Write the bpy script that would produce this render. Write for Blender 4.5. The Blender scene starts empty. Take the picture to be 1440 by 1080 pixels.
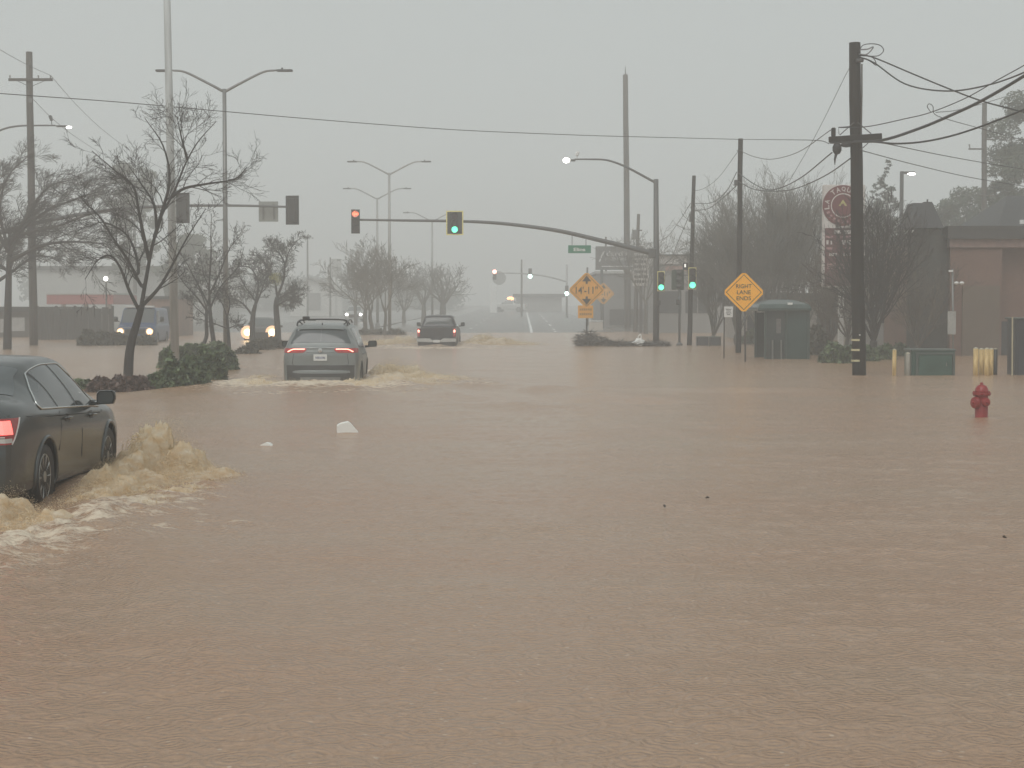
import bpy, math, random
import numpy as np
from mathutils import Vector, Matrix, noise as mnoise
PI = math.pi
R = math.radians
scene = bpy.context.scene
COL = scene.collection

# ------------------------------------------------------------------ camera, sky, sun, exposure
F = 2500.0                      # focal length in pixels of the 1440 px wide photograph
CAMZ = 1.85                     # eye height above the flood water
PITCH = math.atan(110 / F)
YAW = math.atan(15 / F)
cam_d = bpy.data.cameras.new("camera")
cam_d.sensor_width = 36.0
cam_d.lens = F / 1440 * 36.0
cam_d.clip_start = 0.1
cam_d.clip_end = 6000
cam = bpy.data.objects.new("camera", cam_d)
COL.objects.link(cam)
cam.location = (0, 0, CAMZ)
cam.rotation_euler = (PI / 2 - PITCH, 0, YAW)
scene.camera = cam
CAMROT = cam.rotation_euler.to_matrix()

SUN_EL, SUN_AZ = 52, 200
world = bpy.data.worlds.new("World")
scene.world = world
world.use_nodes = True
wt = world.node_tree
wt.nodes.clear()
w_out = wt.nodes.new("ShaderNodeOutputWorld")
w_bg = wt.nodes.new("ShaderNodeBackground")
w_sky = wt.nodes.new("ShaderNodeTexSky")
w_sky.sky_type = 'NISHITA'
w_sky.sun_disc = False
w_sky.sun_elevation = R(SUN_EL)
w_sky.sun_rotation = R(SUN_AZ)
w_hsv = wt.nodes.new("ShaderNodeHueSaturation")
w_hsv.inputs['Saturation'].default_value = 0.10
w_mix = wt.nodes.new("ShaderNodeMixRGB")
w_mix.inputs['Fac'].default_value = 0.80            # the closed cloud deck
w_mix.inputs['Color2'].default_value = (5.20, 5.78, 5.76, 1)
wt.links.new(w_sky.outputs[0], w_hsv.inputs['Color'])
wt.links.new(w_hsv.outputs[0], w_mix.inputs['Color1'])
wt.links.new(w_mix.outputs[0], w_bg.inputs['Color'])
w_bg.inputs['Strength'].default_value = 0.10
wt.links.new(w_bg.outputs[0], w_out.inputs['Surface'])

sun_d = bpy.data.lights.new("sun", 'SUN')
sun_d.energy = 1.5
sun_d.angle = R(40)
sun_d.color = (1.0, 0.98, 0.95)
sun = bpy.data.objects.new("sun", sun_d)
COL.objects.link(sun)
sun.rotation_euler = (R(90 - SUN_EL), 0, R(180 - SUN_AZ))
sun.location = (0, 0, 60)

scene.view_settings.view_transform = 'Standard'
scene.view_settings.look = 'None'
scene.view_settings.exposure = 0.0
scene.view_settings.gamma = 1.0
scene.view_settings.use_curve_mapping = False
scene.cycles.max_bounces = 8
scene.cycles.diffuse_bounces = 4
scene.cycles.glossy_bounces = 2
scene.cycles.transmission_bounces = 4
scene.cycles.transparent_max_bounces = 8
scene.cycles.volume_bounces = 3
scene.cycles.sample_clamp_indirect = 4
scene.cycles.use_denoising = True

# ------------------------------------------------------------------ pixel -> world helpers (photograph pixels, 1440 x 1080)
def ray(px, py):
    d = Vector(((px - 720) / F, (540 - py) / F, -1.0))
    return CAMROT @ d

def at(px, py, Y):
    d = ray(px, py)
    t = Y / d.y
    return Vector((d.x * t, Y, CAMZ + d.z * t))

def gp(px, py, z=0.0):
    d = ray(px, py)
    t = (z - CAMZ) / d.z
    return Vector((d.x * t, d.y * t, z))

def zpx(Y):
    return Y / F                # metres per photo pixel at depth Y

def sstep(a, b, x):
    t = min(1, max(0, (x - a) / (b - a)))
    return t * t * (3 - 2 * t)

BED = -0.40
def G(x, y):                    # terrain height; the water level is 0
    z = BED
    z += 0.44 * sstep(104, 132, y)
    if y > 130: z += 0.0056 * (y - 130) if y < 420 else 0.0056 * 290 + 0.0012 * (y - 420)
    return z

# ------------------------------------------------------------------ materials
MATS = {}
def mat(name, col, rough=0.6, metal=0.0, var=0.12, nscale=6.0, bump=0.0, bscale=40.0, emit=None, estr=0.0,
        alpha=None, trans=0.0, col2=None, spec=None, stretch=None):
    if name in MATS: return MATS[name]
    m = bpy.data.materials.new(name)
    m.use_nodes = True
    nt = m.node_tree
    b = nt.nodes['Principled BSDF']
    b.inputs['Roughness'].default_value = rough
    b.inputs['Metallic'].default_value = metal
    if spec is not None: b.inputs['Specular IOR Level'].default_value = spec
    tc = nt.nodes.new('ShaderNodeTexCoord')
    mp = nt.nodes.new('ShaderNodeMapping')
    if stretch: mp.inputs['Scale'].default_value = stretch
    nt.links.new(tc.outputs['Object'], mp.inputs['Vector'])
    n = nt.nodes.new('ShaderNodeTexNoise')
    n.inputs['Scale'].default_value = nscale
    n.inputs['Detail'].default_value = 5
    nt.links.new(mp.outputs[0], n.inputs['Vector'])
    r = nt.nodes.new('ShaderNodeValToRGB')
    c1 = tuple(max(0, c * (1 - var)) for c in col) + (1,)
    c2 = tuple(min(1, c * (1 + var)) for c in (col2 or col)) + (1,)
    r.color_ramp.elements[0].position = 0.32
    r.color_ramp.elements[1].position = 0.68
    r.color_ramp.elements[0].color = c1
    r.color_ramp.elements[1].color = c2
    nt.links.new(n.outputs['Fac'], r.inputs['Fac'])
    nt.links.new(r.outputs['Color'], b.inputs['Base Color'])
    if bump:
        n2 = nt.nodes.new('ShaderNodeTexNoise')
        n2.inputs['Scale'].default_value = bscale
        n2.inputs['Detail'].default_value = 4
        nt.links.new(mp.outputs[0], n2.inputs['Vector'])
        bp = nt.nodes.new('ShaderNodeBump')
        bp.inputs['Strength'].default_value = bump
        bp.inputs['Distance'].default_value = 0.02
        nt.links.new(n2.outputs['Fac'], bp.inputs['Height'])
        nt.links.new(bp.outputs[0], b.inputs['Normal'])
    if emit:
        b.inputs['Emission Color'].default_value = emit + (1,)
        b.inputs['Emission Strength'].default_value = estr
    if trans: b.inputs['Transmission Weight'].default_value = trans
    if alpha is not None: b.inputs['Alpha'].default_value = alpha
    MATS[name] = m
    return m

def lamp_mat(name, col, strength):
    return mat(name, (0.5, 0.5, 0.5), 0.3, emit=col, estr=strength, var=0.0)

# ------------------------------------------------------------------ mesh builder
class MB:
    def __init__(s):
        s.v = []; s.f = []; s.m = []; s.cur = 0
    def add(s, vs, fs):
        o = len(s.v)
        s.v.extend([tuple(v) for v in vs])
        s.f.extend([tuple(i + o for i in f) for f in fs])
        s.m.extend([s.cur] * len(fs))
        return s
    def box(s, c, d, rot=None, bev=0.0):
        x, y, z = d[0] / 2, d[1] / 2, d[2] / 2
        if bev > 0:
            b = min(bev, x * .45, y * .45, z * .45)
            vs = []; fs = []
            # eight-sided rounded box: 3 verts per corner
            for sx in (-1, 1):
                for sy in (-1, 1):
                    for sz in (-1, 1):
                        vs += [(sx * (x - b), sy * (y - b), sz * z), (sx * (x - b), sy * y, sz * (z - b)), (sx * x, sy * (y - b), sz * (z - b))]
            def i(sx, sy, sz, k): return (((sx + 1) // 2) * 4 + ((sy + 1) // 2) * 2 + (sz + 1) // 2) * 3 + k
            for sz in (-1, 1):
                q = [i(-1, -1, sz, 0), i(1, -1, sz, 0), i(1, 1, sz, 0), i(-1, 1, sz, 0)]
                fs.append(q if sz > 0 else q[::-1])
            for sy in (-1, 1):
                q = [i(-1, sy, -1, 1), i(1, sy, -1, 1), i(1, sy, 1, 1), i(-1, sy, 1, 1)]
                fs.append(q if sy < 0 else q[::-1])
            for sx in (-1, 1):
                q = [i(sx, -1, -1, 2), i(sx, 1, -1, 2), i(sx, 1, 1, 2), i(sx, -1, 1, 2)]
                fs.append(q if sx > 0 else q[::-1])
            for sy in (-1, 1):
                for sz in (-1, 1): fs.append([i(-1, sy, sz, 0), i(1, sy, sz, 0), i(1, sy, sz, 1), i(-1, sy, sz, 1)])
            for sx in (-1, 1):
                for sz in (-1, 1): fs.append([i(sx, -1, sz, 0), i(sx, 1, sz, 0), i(sx, 1, sz, 2), i(sx, -1, sz, 2)])
            for sx in (-1, 1):
                for sy in (-1, 1): fs.append([i(sx, sy, -1, 1), i(sx, sy, 1, 1), i(sx, sy, 1, 2), i(sx, sy, -1, 2)])
            for sx in (-1, 1):
                for sy in (-1, 1):
                    for sz in (-1, 1): fs.append([i(sx, sy, sz, 0), i(sx, sy, sz, 1), i(sx, sy, sz, 2)])
        else:
            vs = [(-x, -y, -z), (x, -y, -z), (x, y, -z), (-x, y, -z), (-x, -y, z), (x, -y, z), (x, y, z), (-x, y, z)]
            fs = [(0, 3, 2, 1), (4, 5, 6, 7), (0, 1, 5, 4), (1, 2, 6, 5), (2, 3, 7, 6), (3, 0, 4, 7)]
        c = Vector(c)
        if rot is not None:
            M = rot if isinstance(rot, Matrix) else Matrix.Rotation(rot, 3, 'Z')
            vs = [M @ Vector(v) + c for v in vs]
        else:
            vs = [Vector(v) + c for v in vs]
        return s.add(vs, fs)
    def tube(s, pts, rad, n=6, caps=True):
        pts = [Vector(p) for p in pts]
        if not hasattr(rad, '__len__'): rad = [rad] * len(pts)
        vs = []; fs = []
        t0 = (pts[1] - pts[0]).normalized()
        ref = Vector((0, 0, 1)) if abs(t0.z) < 0.9 else Vector((1, 0, 0))
        u = t0.cross(ref).normalized()
        for i, p in enumerate(pts):
            if i == 0: t = pts[1] - pts[0]
            elif i == len(pts) - 1: t = pts[-1] - pts[-2]
            else: t = pts[i + 1] - pts[i - 1]
            if t.length < 1e-9: t = t0
            t = t.normalized()
            u = (u - t * u.dot(t))
            if u.length < 1e-6: u = t.orthogonal()
            u.normalize()
            w = t.cross(u)
            for k in range(n):
                a = 2 * PI * k / n
                vs.append(p + (u * math.cos(a) + w * math.sin(a)) * rad[i])
        for i in range(len(pts) - 1):
            for k in range(n):
                k2 = (k + 1) % n
                fs.append((i * n + k, i * n + k2, (i + 1) * n + k2, (i + 1) * n + k))
        if caps:
            fs.append(tuple(range(n))[::-1])
            fs.append(tuple((len(pts) - 1) * n + k for k in range(n)))
        return s.add(vs, fs)
    def lathe(s, prof, c=(0, 0, 0), n=16, axis='Z'):
        vs = []; fs = []
        for (r, z) in prof:
            for k in range(n):
                a = 2 * PI * k / n
                p = (r * math.cos(a), r * math.sin(a), z)
                if axis == 'X': p = (p[2], p[0], p[1])
                elif axis == 'Y': p = (p[0], p[2], p[1])
                vs.append(Vector(p) + Vector(c))
        for i in range(len(prof) - 1):
            for k in range(n):
                k2 = (k + 1) % n
                fs.append((i * n + k, i * n + k2, (i + 1) * n + k2, (i + 1) * n + k))
        fs.append(tuple(range(n))[::-1])
        fs.append(tuple((len(prof) - 1) * n + k for k in range(n)))
        return s.add(vs, fs)
    def prism(s, poly, a, b, plane='XZ'):
        """extrude a 2-D polygon between a and b along the axis that is left over"""
        def p3(p, t):
            if plane == 'XZ': return (p[0], t, p[1])
            if plane == 'XY': return (p[0], p[1], t)
            return (t, p[0], p[1])
        n = len(poly)
        vs = [p3(p, a) for p in poly] + [p3(p, b) for p in poly]
        fs = [tuple(range(n)), tuple(range(n, 2 * n))[::-1]]
        for i in range(n):
            j = (i + 1) % n
            fs.append((i, i + n, j + n, j))
        return s.add(vs, fs)
    def grid(s, P, wrap=False):
        nu = len(P); nv = len(P[0])
        vs = [p for row in P for p in row]
        fs = []
        for i in range(nu - 1):
            for j in range(nv - 1):
                fs.append((i * nv + j, (i + 1) * nv + j, (i + 1) * nv + j + 1, i * nv + j + 1))
        return s.add(vs, fs)
    def sphere(s, c, r, n=8, sc=(1, 1, 1)):
        m = max(3, n // 2 + 1)
        prof = [(r * math.sin(PI * (0.02 + 0.96 * i / m)), -r * math.cos(PI * (0.02 + 0.96 * i / m))) for i in range(m + 1)]
        o = len(s.v)
        s.lathe(prof, (0, 0, 0), n)
        for i in range(o, len(s.v)):
            v = s.v[i]
            s.v[i] = (v[0] * sc[0] + c[0], v[1] * sc[1] + c[1], v[2] * sc[2] + c[2])
        return s
    def disc(s, c, r, n=20, normal='Y'):
        vs = [Vector(c)]
        for k in range(n):
            a = 2 * PI * k / n
            if normal == 'Y': vs.append(Vector(c) + Vector((r * math.cos(a), 0, r * math.sin(a))))
            elif normal == 'X': vs.append(Vector(c) + Vector((0, r * math.cos(a), r * math.sin(a))))
            else: vs.append(Vector(c) + Vector((r * math.cos(a), r * math.sin(a), 0)))
        return s.add(vs, [(0, k + 1, (k + 1) % n + 1) for k in range(n)])
    def text(s, body, c, size, width=None, rot=0.0, ext=0.0, bold=0.0, depth_y=0.0):
        """letters standing in the XZ plane and facing -Y, centred on c"""
        vs, fs = text_geo(body, bold)
        if not vs: return s
        xs = [v[0] for v in vs]; ys = [v[1] for v in vs]
        cx = (min(xs) + max(xs)) / 2; cy = (min(ys) + max(ys)) / 2
        h = max(ys) - min(ys); w = max(xs) - min(xs)
        k = size / h
        kx = k if width is None else width / w
        ca, sa = math.cos(rot), math.sin(rot)
        out = []
        for v in vs:
            x = (v[0] - cx) * kx; z = (v[1] - cy) * k
            out.append((c[0] + x * ca - z * sa, c[1], c[2] + x * sa + z * ca))
        return s.add(out, fs)
    def build(s, name, mats, parent=None, smooth=False, loc=None, rz=None):
        me = bpy.data.meshes.new(name)
        me.from_pydata(s.v, [], s.f)
        if not isinstance(mats, (list, tuple)): mats = [mats]
        for m in mats: me.materials.append(m)
        if len(mats) > 1: me.polygons.foreach_set('material_index', s.m)
        if smooth:
            me.polygons.foreach_set('use_smooth', [True] * len(s.f))
        me.update()
        o = bpy.data.objects.new(name, me)
        COL.objects.link(o)
        if parent is not None: o.parent = parent
        if loc is not None: o.location = loc
        if rz is not None: o.rotation_euler = (0, 0, rz)
        return o

_tc = {}
def text_geo(body, bold=0.0):
    key = (body, bold)
    if key in _tc: return _tc[key]
    cu = bpy.data.curves.new('lettering', 'FONT')
    cu.body = body
    cu.offset = bold
    cu.resolution_u = 3
    o = bpy.data.objects.new('lettering', cu)
    COL.objects.link(o)
    bpy.context.view_layer.update()
    ev = o.evaluated_get(bpy.context.evaluated_depsgraph_get())
    me = ev.to_mesh()
    vs = [tuple(v.co) for v in me.vertices]
    fs = [tuple(p.vertices) for p in me.polygons]
    ev.to_mesh_clear()
    bpy.data.objects.remove(o)
    bpy.data.curves.remove(cu)
    _tc[key] = (vs, fs)
    return _tc[key]

def crom(pts, n=6):
    """Catmull-Rom through points (Vectors or tuples)"""
    P = [Vector(p) for p in pts]
    if len(P) < 3: return P
    P = [P[0] * 2 - P[1]] + P + [P[-1] * 2 - P[-2]]
    out = []
    for i in range(1, len(P) - 2):
        for k in range(n):
            t = k / n
            a, b, c, d = P[i - 1], P[i], P[i + 1], P[i + 2]
            out.append(0.5 * ((2 * b) + (c - a) * t + (2 * a - 5 * b + 4 * c - d) * t * t + (3 * b - a - 3 * c + d) * t ** 3))
    out.append(P[-2])
    return out

# ------------------------------------------------------------------ things
def tag(o, label=None, cat=None, group=None, kind=None):
    if label: o['label'] = label
    if cat: o['category'] = cat
    if group: o['group'] = group
    if kind: o['kind'] = kind
    return o

def thing(name, label, cat, loc=(0, 0, 0), rz=0.0, group=None, kind=None):
    o = bpy.data.objects.new(name, None)
    o.empty_display_size = 0.3
    COL.objects.link(o)
    o.location = loc
    o.rotation_euler = (0, 0, rz)
    return tag(o, label, cat, group, kind)

def children(o): return [c for c in list(COL.objects) if c.parent == o]
def copy_tree(o, parent=None):
    c = o.copy(); COL.objects.link(c)
    if parent is not None: c.parent = parent
    for ch in children(o): copy_tree(ch, c)
    return c

def struct(o):
    o['kind'] = 'structure'
    return o
# ------------------------------------------------------------------ vectorised noise
_rs = np.random.RandomState(7)
_perm = _rs.permutation(4096)
_grad = _rs.uniform(0, 2 * PI, 4096)
def pn(x, y, seed=0):
    x = np.asarray(x, float); y = np.asarray(y, float)
    xi = np.floor(x).astype(int); yi = np.floor(y).astype(int)
    fx = x - xi; fy = y - yi
    def g(ix, iy, dx, dy):
        h = _grad[_perm[(_perm[(ix + seed * 131) & 4095] + iy) & 4095]]
        return np.cos(h) * dx + np.sin(h) * dy
    u = fx * fx * fx * (fx * (fx * 6 - 15) + 10); v = fy * fy * fy * (fy * (fy * 6 - 15) + 10)
    a = g(xi, yi, fx, fy); b = g(xi + 1, yi, fx - 1, fy)
    c = g(xi, yi + 1, fx, fy - 1); d = g(xi + 1, yi + 1, fx - 1, fy - 1)
    return (a * (1 - u) + b * u) * (1 - v) + (c * (1 - u) + d * u) * v
def fbm(x, y, o=4, seed=0, rid=False):
    s = 0; a = 1.0
    for i in range(o):
        n = pn(x * 2 ** i, y * 2 ** i, seed + i)
        s = s + a * (1 - 2.6 * np.abs(n) if rid else n)
        a *= 0.5
    return s

# ------------------------------------------------------------------ ground sheet (river bed street that climbs out of the flood far away)
def build_ground():
    ys = [-30, 0, 60, 100] + list(range(104, 180, 4)) + list(range(180, 420, 15)) + [420, 500, 700, 1000, 1400]
    xs = [-900, -300, -120, -60, -30, -15, 0, 15, 30, 60, 120, 300, 900]
    b = MB()
    b.grid([[(x, y, G(x, y) + (0.0 if y < 104 else 0.05 * math.sin(x * .21 + y * .13))) for x in xs] for y in ys][::-1])
    m = mat('wet_ground', (0.15, 0.14, 0.125), 0.22, var=0.25, nscale=0.35, bump=0.2, bscale=4)
    struct(b.build('ground', m, smooth=True))
    # the two carriageways that emerge beyond the flood
    asp = mat('wet_asphalt', (0.13, 0.128, 0.12), 0.32, var=0.2, nscale=0.6, bump=0.15, bscale=25)
    for nm, x0, x1 in (('road', -8.0, 6.4), ('oncoming_road', -22.0, -11.5)):
        rb = MB()
        yy = [102] + [y for y in ys if y >= 104 and y <= 700]
        rb.grid([[(x, y, G(x, y) + 0.06 + 0.004) for x in (x1, (x0 + x1) / 2, x0)] for y in yy])
        struct(rb.build(nm, asp, smooth=True))
    wl = mat('road_paint_white', (0.75, 0.75, 0.73), 0.4, var=0.1, nscale=3)
    rb = MB()
    for x, segs in ((0.62, ((110, 300),)), (2.3, tuple((y, y + 9) for y in range(124, 300, 22))), (-3.9, tuple((y, y + 4) for y in range(118, 300, 15)))):
        for a, c in segs:
            n = max(2, int((c - a) / 6) + 1)
            rb.grid([[(x + dx, a + (c - a) * i / (n - 1), G(0, a + (c - a) * i / (n - 1)) + 0.075) for dx in (0.09, -0.09)] for i in range(n)])
    struct(rb.build('lane_markings', wl))
build_ground()

# ------------------------------------------------------------------ flood water
SED = dict(x=-5.44, y=15.87)      # rear bumper centre of the near sedan
SUV = dict(x=-4.80, y=42.2)
PKP = dict(x=-3.97, y=82.0)
TRK = dict(x=-18.6, y=89.0)

def seg_mask(x, y, a, b, w0, w1):
    ax, ay = a; bx, by = b
    dx, dy = bx - ax, by - ay
    L2 = dx * dx + dy * dy
    t = np.clip(((x - ax) * dx + (y - ay) * dy) / L2, 0, 1)
    d = np.hypot(x - (ax + t * dx), y - (ay + t * dy))
    w = w0 + (w1 - w0) * t
    return np.exp(-(d / w) ** 2)

def g2(px, py): p = gp(px, py); return (p.x, p.y)

FOAM = [  # (from px, to px, width m, width m, strength)
    ((-60, 800), (60, 765), .75, .5, .72), ((20, 765), (150, 728), .55, .4, 1.0), ((120, 735), (245, 695), .45, .3, .9),
    ((180, 700), (285, 686), .5, .25, .8), ((190, 730), (300, 700), .25, .15, .65), ((60, 775), (215, 742), .35, .3, .55), ((-40, 830), (120, 790), .4, .3, .35),
    ((215, 745), (330, 735), .35, .25, .34), ((250, 715), (330, 745), .2, .2, .34),
    ((330, 542), (400, 541), 1.3, 1.3, 1.2), ((400, 543), (520, 543), 1.2, 1.2, 1.35), ((270, 542), (345, 540), .8, 1.0, .85), ((500, 541), (620, 533), 1.2, .9, 1.3),
    ((520, 524), (620, 532), 1.2, 1.0, 1.0), ((600, 533), (690, 543), .9, .4, .6), ((380, 553), (580, 549), 1.3, 1.0, .50),
    ((255, 548), (330, 528), .8, .8, .42), ((330, 515), (400, 522), 1.4, 1.4, .4),
    ((1370, 588), (1392, 588), .10, .10, .46), ((1199, 530), (1217, 530), .16, .16, .44), ((1282, 529.5), (1344, 529.5), .14, .14, .40),
    ((540, 488), (585, 488), 2, 3, .7), ((585, 490), (650, 490), 2.2, 2.2, .95), ((640, 486), (690, 486), 3, 1.5, .85),
    ((520, 492), (580, 494), 2, 3, .25), ((150, 488), (215, 485), 2, 2, .5), ((335, 484), (385, 480), 3, 3, .45)]
FOAMW = [(g2(*a), g2(*b), w0, w1, s) for a, b, w0, w1, s in FOAM]

def foam_at(x, y):
    f = np.zeros_like(x)
    for a, b, w0, w1, s in FOAMW:
        f = np.maximum(f, s * seg_mask(x, y, a, b, w0, w1))
    return f

def wave_at(x, y):
    near = np.clip(1.4 - y / 60.0, 0.15, 1)
    h = 0.022 * fbm(x * .16, y * .42, 2, 33) + 0.014 * fbm(x * .55, y * .9, 3, 3) + 0.010 * near * fbm(x * 1.7 + 3, y * 2.6, 3, 9)
    h = h + 0.008 * near * fbm(x * 6, y * 7, 2, 21)
    # vee shaped wakes trailing each vehicle back towards the camera
    for v, amp, w in ((SED, .07, 1.0), (SUV, .10, 1.3), (PKP, .11, 1.4)):
        dy = v['y'] + 2.0 - y
        for sgn in (-1, 1):
            d = sgn * (x - v['x']) - 0.95 - 0.34 * dy
            en = np.clip((dy + 3.5) / 3, 0, 1) * np.exp(-np.clip(dy, 0, None) / 9.0)
            h = h + amp * en * (np.exp(-(d / .34) ** 2) - 0.45 * np.exp(-((d + .8) / .45) ** 2) + 0.4 * np.exp(-((d + 1.6) / .4) ** 2))
    # the long low bow wave that rolled off to the right of the SUV
    a, b = g2(690, 541), g2(905, 561)
    h = h + 0.09 * seg_mask(x, y, a, b, .8, .7) * 1.0 - 0.06 * seg_mask(x, y - 0 * x + 1.0, a, b, .9, .8)
    a, b = g2(760, 548), g2(1130, 548)
    h = h + 0.06 * seg_mask(x, y, a, b, .6, .9)
    a, b = g2(560, 566), g2(860, 574)
    h = h + 0.05 * seg_mask(x, y, a, b, .5, .7)
    a, b = g2(420, 640), g2(760, 742)
    h = h + 0.03 * seg_mask(x, y, a, b, .35, .45)
    return h

def build_water():
    y0, y1 = 5.0, 138.0
    nr = 820; nc = 620
    yy = y0 * (y1 / y0) ** (np.arange(nr) / (nr - 1))
    tt = np.linspace(-0.36, 0.36, nc)
    Y, T = np.meshgrid(yy, tt, indexing='ij')
    X = Y * T
    edge = np.clip((0.36 - np.abs(T)) / 0.03, 0, 1) * np.clip((Y - y0) / 0.6, 0, 1) * np.clip((y1 - Y) / 10, 0, 1)
    fm = foam_at(X, Y) * edge
    Z = wave_at(X, Y) * edge
    Z = Z + fm * (0.05 * np.clip(fbm(X * 2.5, Y * 2.0, 4, 40, True), -0.3, 1.5) + 0.01) * np.clip(1.2 - Y / 130, 0.3, 1)
    n0 = nr * nc
    V = np.stack([X, Y, Z], -1).reshape(-1, 3)
    idx = np.arange(n0).reshape(nr, nc)
    Q = np.stack([idx[:-1, :-1], idx[:-1, 1:], idx[1:, 1:], idx[1:, :-1]], -1).reshape(-1, 4)
    # plain sheet round the dense part
    fr = idx[0]; 
    L, Rr, B, Tt = -500.0, 500.0, -28.0, 210.0
    ex = np.array([(L, B, 0), (Rr, B, 0), (Rr, Tt, 0), (L, Tt, 0), (L, y0, 0), (Rr, y0, 0), (L, y1, 0), (Rr, y1, 0)], float)
    V = np.concatenate([V, ex])
    e = n0
    Qx = [(e, e + 1, e + 5, int(idx[0, -1])), (e, int(idx[0, -1]), int(idx[0, 0]), e + 4),
          (e + 4, int(idx[0, 0]), int(idx[-1, 0]), e + 6), (int(idx[0, -1]), e + 5, e + 7, int(idx[-1, -1])),
          (e + 6, int(idx[-1, 0]), int(idx[-1, -1]), e + 3), (int(idx[-1, -1]), e + 7, e + 2, e + 3)]
    Q = np.concatenate([Q, np.array(Qx)])
    me = bpy.data.meshes.new('flood_water')
    me.vertices.add(len(V)); me.vertices.foreach_set('co', V.ravel())
    me.loops.add(Q.size); me.loops.foreach_set('vertex_index', Q.ravel())
    me.polygons.add(len(Q)); me.polygons.foreach_set('loop_start', np.arange(len(Q)) * 4)
    me.update(calc_edges=True)
    me.polygons.foreach_set('use_smooth', [True] * len(Q))
    at_ = me.attributes.new('foam', 'FLOAT', 'POINT')
    at_.data.foreach_set('value', np.concatenate([fm.ravel(), np.zeros(8)]))
    o = bpy.data.objects.new('flood_water', me)
    COL.objects.link(o)
    struct(o)
    m = bpy.data.materials.new('muddy_water')
    m.use_nodes = True
    nt = m.node_tree; N = nt.nodes; Lk = nt.links
    b = N['Principled BSDF']
    tc = N.new('ShaderNodeTexCoord')
    def nz(scale, detail, sx=1, sy=1, rough=0.6):
        mp = N.new('ShaderNodeMapping'); mp.inputs['Scale'].default_value = (sx, sy, 1)
        n = N.new('ShaderNodeTexNoise'); n.inputs['Scale'].default_value = scale; n.inputs['Detail'].default_value = detail
        n.inputs['Roughness'].default_value = rough
        Lk.new(tc.outputs['Object'], mp.inputs['Vector']); Lk.new(mp.outputs[0], n.inputs['Vector'])
        return n.outputs['Fac']
    big = nz(0.30, 5, .45, 1.1)  # broad mud tones; the greyer patches also paint in reflected sky
    rp = N.new('ShaderNodeValToRGB')
    rp.color_ramp.elements[0].position = 0.3; rp.color_ramp.elements[0].color = (0.390, 0.228, 0.130, 1)
    rp.color_ramp.elements[1].position = 0.7; rp.color_ramp.elements[1].color = (0.385, 0.262, 0.168, 1)
    Lk.new(big, rp.inputs['Fac'])
    # rain pitted speckle: ripple light and dark put into the colour
    sp = nz(30, 5, .8, 1.1, .82)
    rs = N.new('ShaderNodeValToRGB')
    rs.color_ramp.elements[0].position = 0.28; rs.color_ramp.elements[0].color = (0.72, 0.71, 0.70, 1)
    rs.color_ramp.elements[1].position = 0.72; rs.color_ramp.elements[1].color = (1.24, 1.25, 1.26, 1)
    Lk.new(sp, rs.inputs['Fac'])
    mul = N.new('ShaderNodeMixRGB'); mul.blend_type = 'MULTIPLY'; mul.inputs['Fac'].default_value = 1
    Lk.new(rp.outputs[0], mul.inputs['Color1']); Lk.new(rs.outputs[0], mul.inputs['Color2'])
    # bubbles and pale flecks knocked up by the rain
    v2 = N.new('ShaderNodeTexVoronoi'); v2.inputs['Scale'].default_value = 12
    Lk.new(tc.outputs['Object'], v2.inputs['Vector'])
    l2 = N.new('ShaderNodeMath'); l2.operation = 'LESS_THAN'; l2.inputs[1].default_value = 0.13
    Lk.new(v2.outputs['Distance'], l2.inputs[0])
    sc_ = N.new('ShaderNodeSeparateColor'); Lk.new(v2.outputs['Color'], sc_.inputs[0])
    gt = N.new('ShaderNodeMath'); gt.operation = 'GREATER_THAN'; gt.inputs[1].default_value = 0.62; Lk.new(sc_.outputs[0], gt.inputs[0])
    m3 = N.new('ShaderNodeMath'); m3.operation = 'MULTIPLY'; Lk.new(l2.outputs[0], m3.inputs[0]); Lk.new(gt.outputs[0], m3.inputs[1])
    m4 = N.new('ShaderNodeMath'); m4.operation = 'MULTIPLY'; m4.inputs[1].default_value = 0.34; Lk.new(m3.outputs[0], m4.inputs[0])
    fl = N.new('ShaderNodeMixRGB'); fl.inputs['Color2'].default_value = (0.72, 0.62, 0.50, 1)
    Lk.new(m4.outputs[0], fl.inputs['Fac']); Lk.new(mul.outputs[0], fl.inputs['Color1'])
    d2 = N.new('ShaderNodeMath'); d2.operation = 'LESS_THAN'; d2.inputs[1].default_value = 0.18; Lk.new(sc_.outputs[1], d2.inputs[0])
    d3 = N.new('ShaderNodeMath'); d3.operation = 'MULTIPLY'; Lk.new(l2.outputs[0], d3.inputs[0]); Lk.new(d2.outputs[0], d3.inputs[1])
    d4 = N.new('ShaderNodeMath'); d4.operation = 'MULTIPLY'; d4.inputs[1].default_value = 0.35; Lk.new(d3.outputs[0], d4.inputs[0])
    dk = N.new('ShaderNodeMixRGB'); dk.inputs['Color2'].default_value = (0.12, 0.08, 0.05, 1)  # dark dots put the darker sides of ripples into the colour
    Lk.new(d4.outputs[0], dk.inputs['Fac']); Lk.new(fl.outputs[0], dk.inputs['Color1'])
    mul = dk
    # foam
    fa = N.new('ShaderNodeAttribute'); fa.attribute_name = 'foam'
    fn = nz(5.5, 8, .7, 1.2, .76)
    ma = N.new('ShaderNodeMath'); ma.operation = 'MULTIPLY_ADD'; ma.inputs[1].default_value = 7.5; ma.inputs[2].default_value = -4.75
    Lk.new(fn, ma.inputs[0])
    ad = N.new('ShaderNodeMath'); ad.operation = 'ADD'
    f2 = N.new('ShaderNodeMath'); f2.operation = 'MULTIPLY'; f2.inputs[1].default_value = 1.65
    Lk.new(fa.outputs['Fac'], f2.inputs[0]); Lk.new(f2.outputs[0], ad.inputs[0]); Lk.new(ma.outputs[0], ad.inputs[1])
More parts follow.
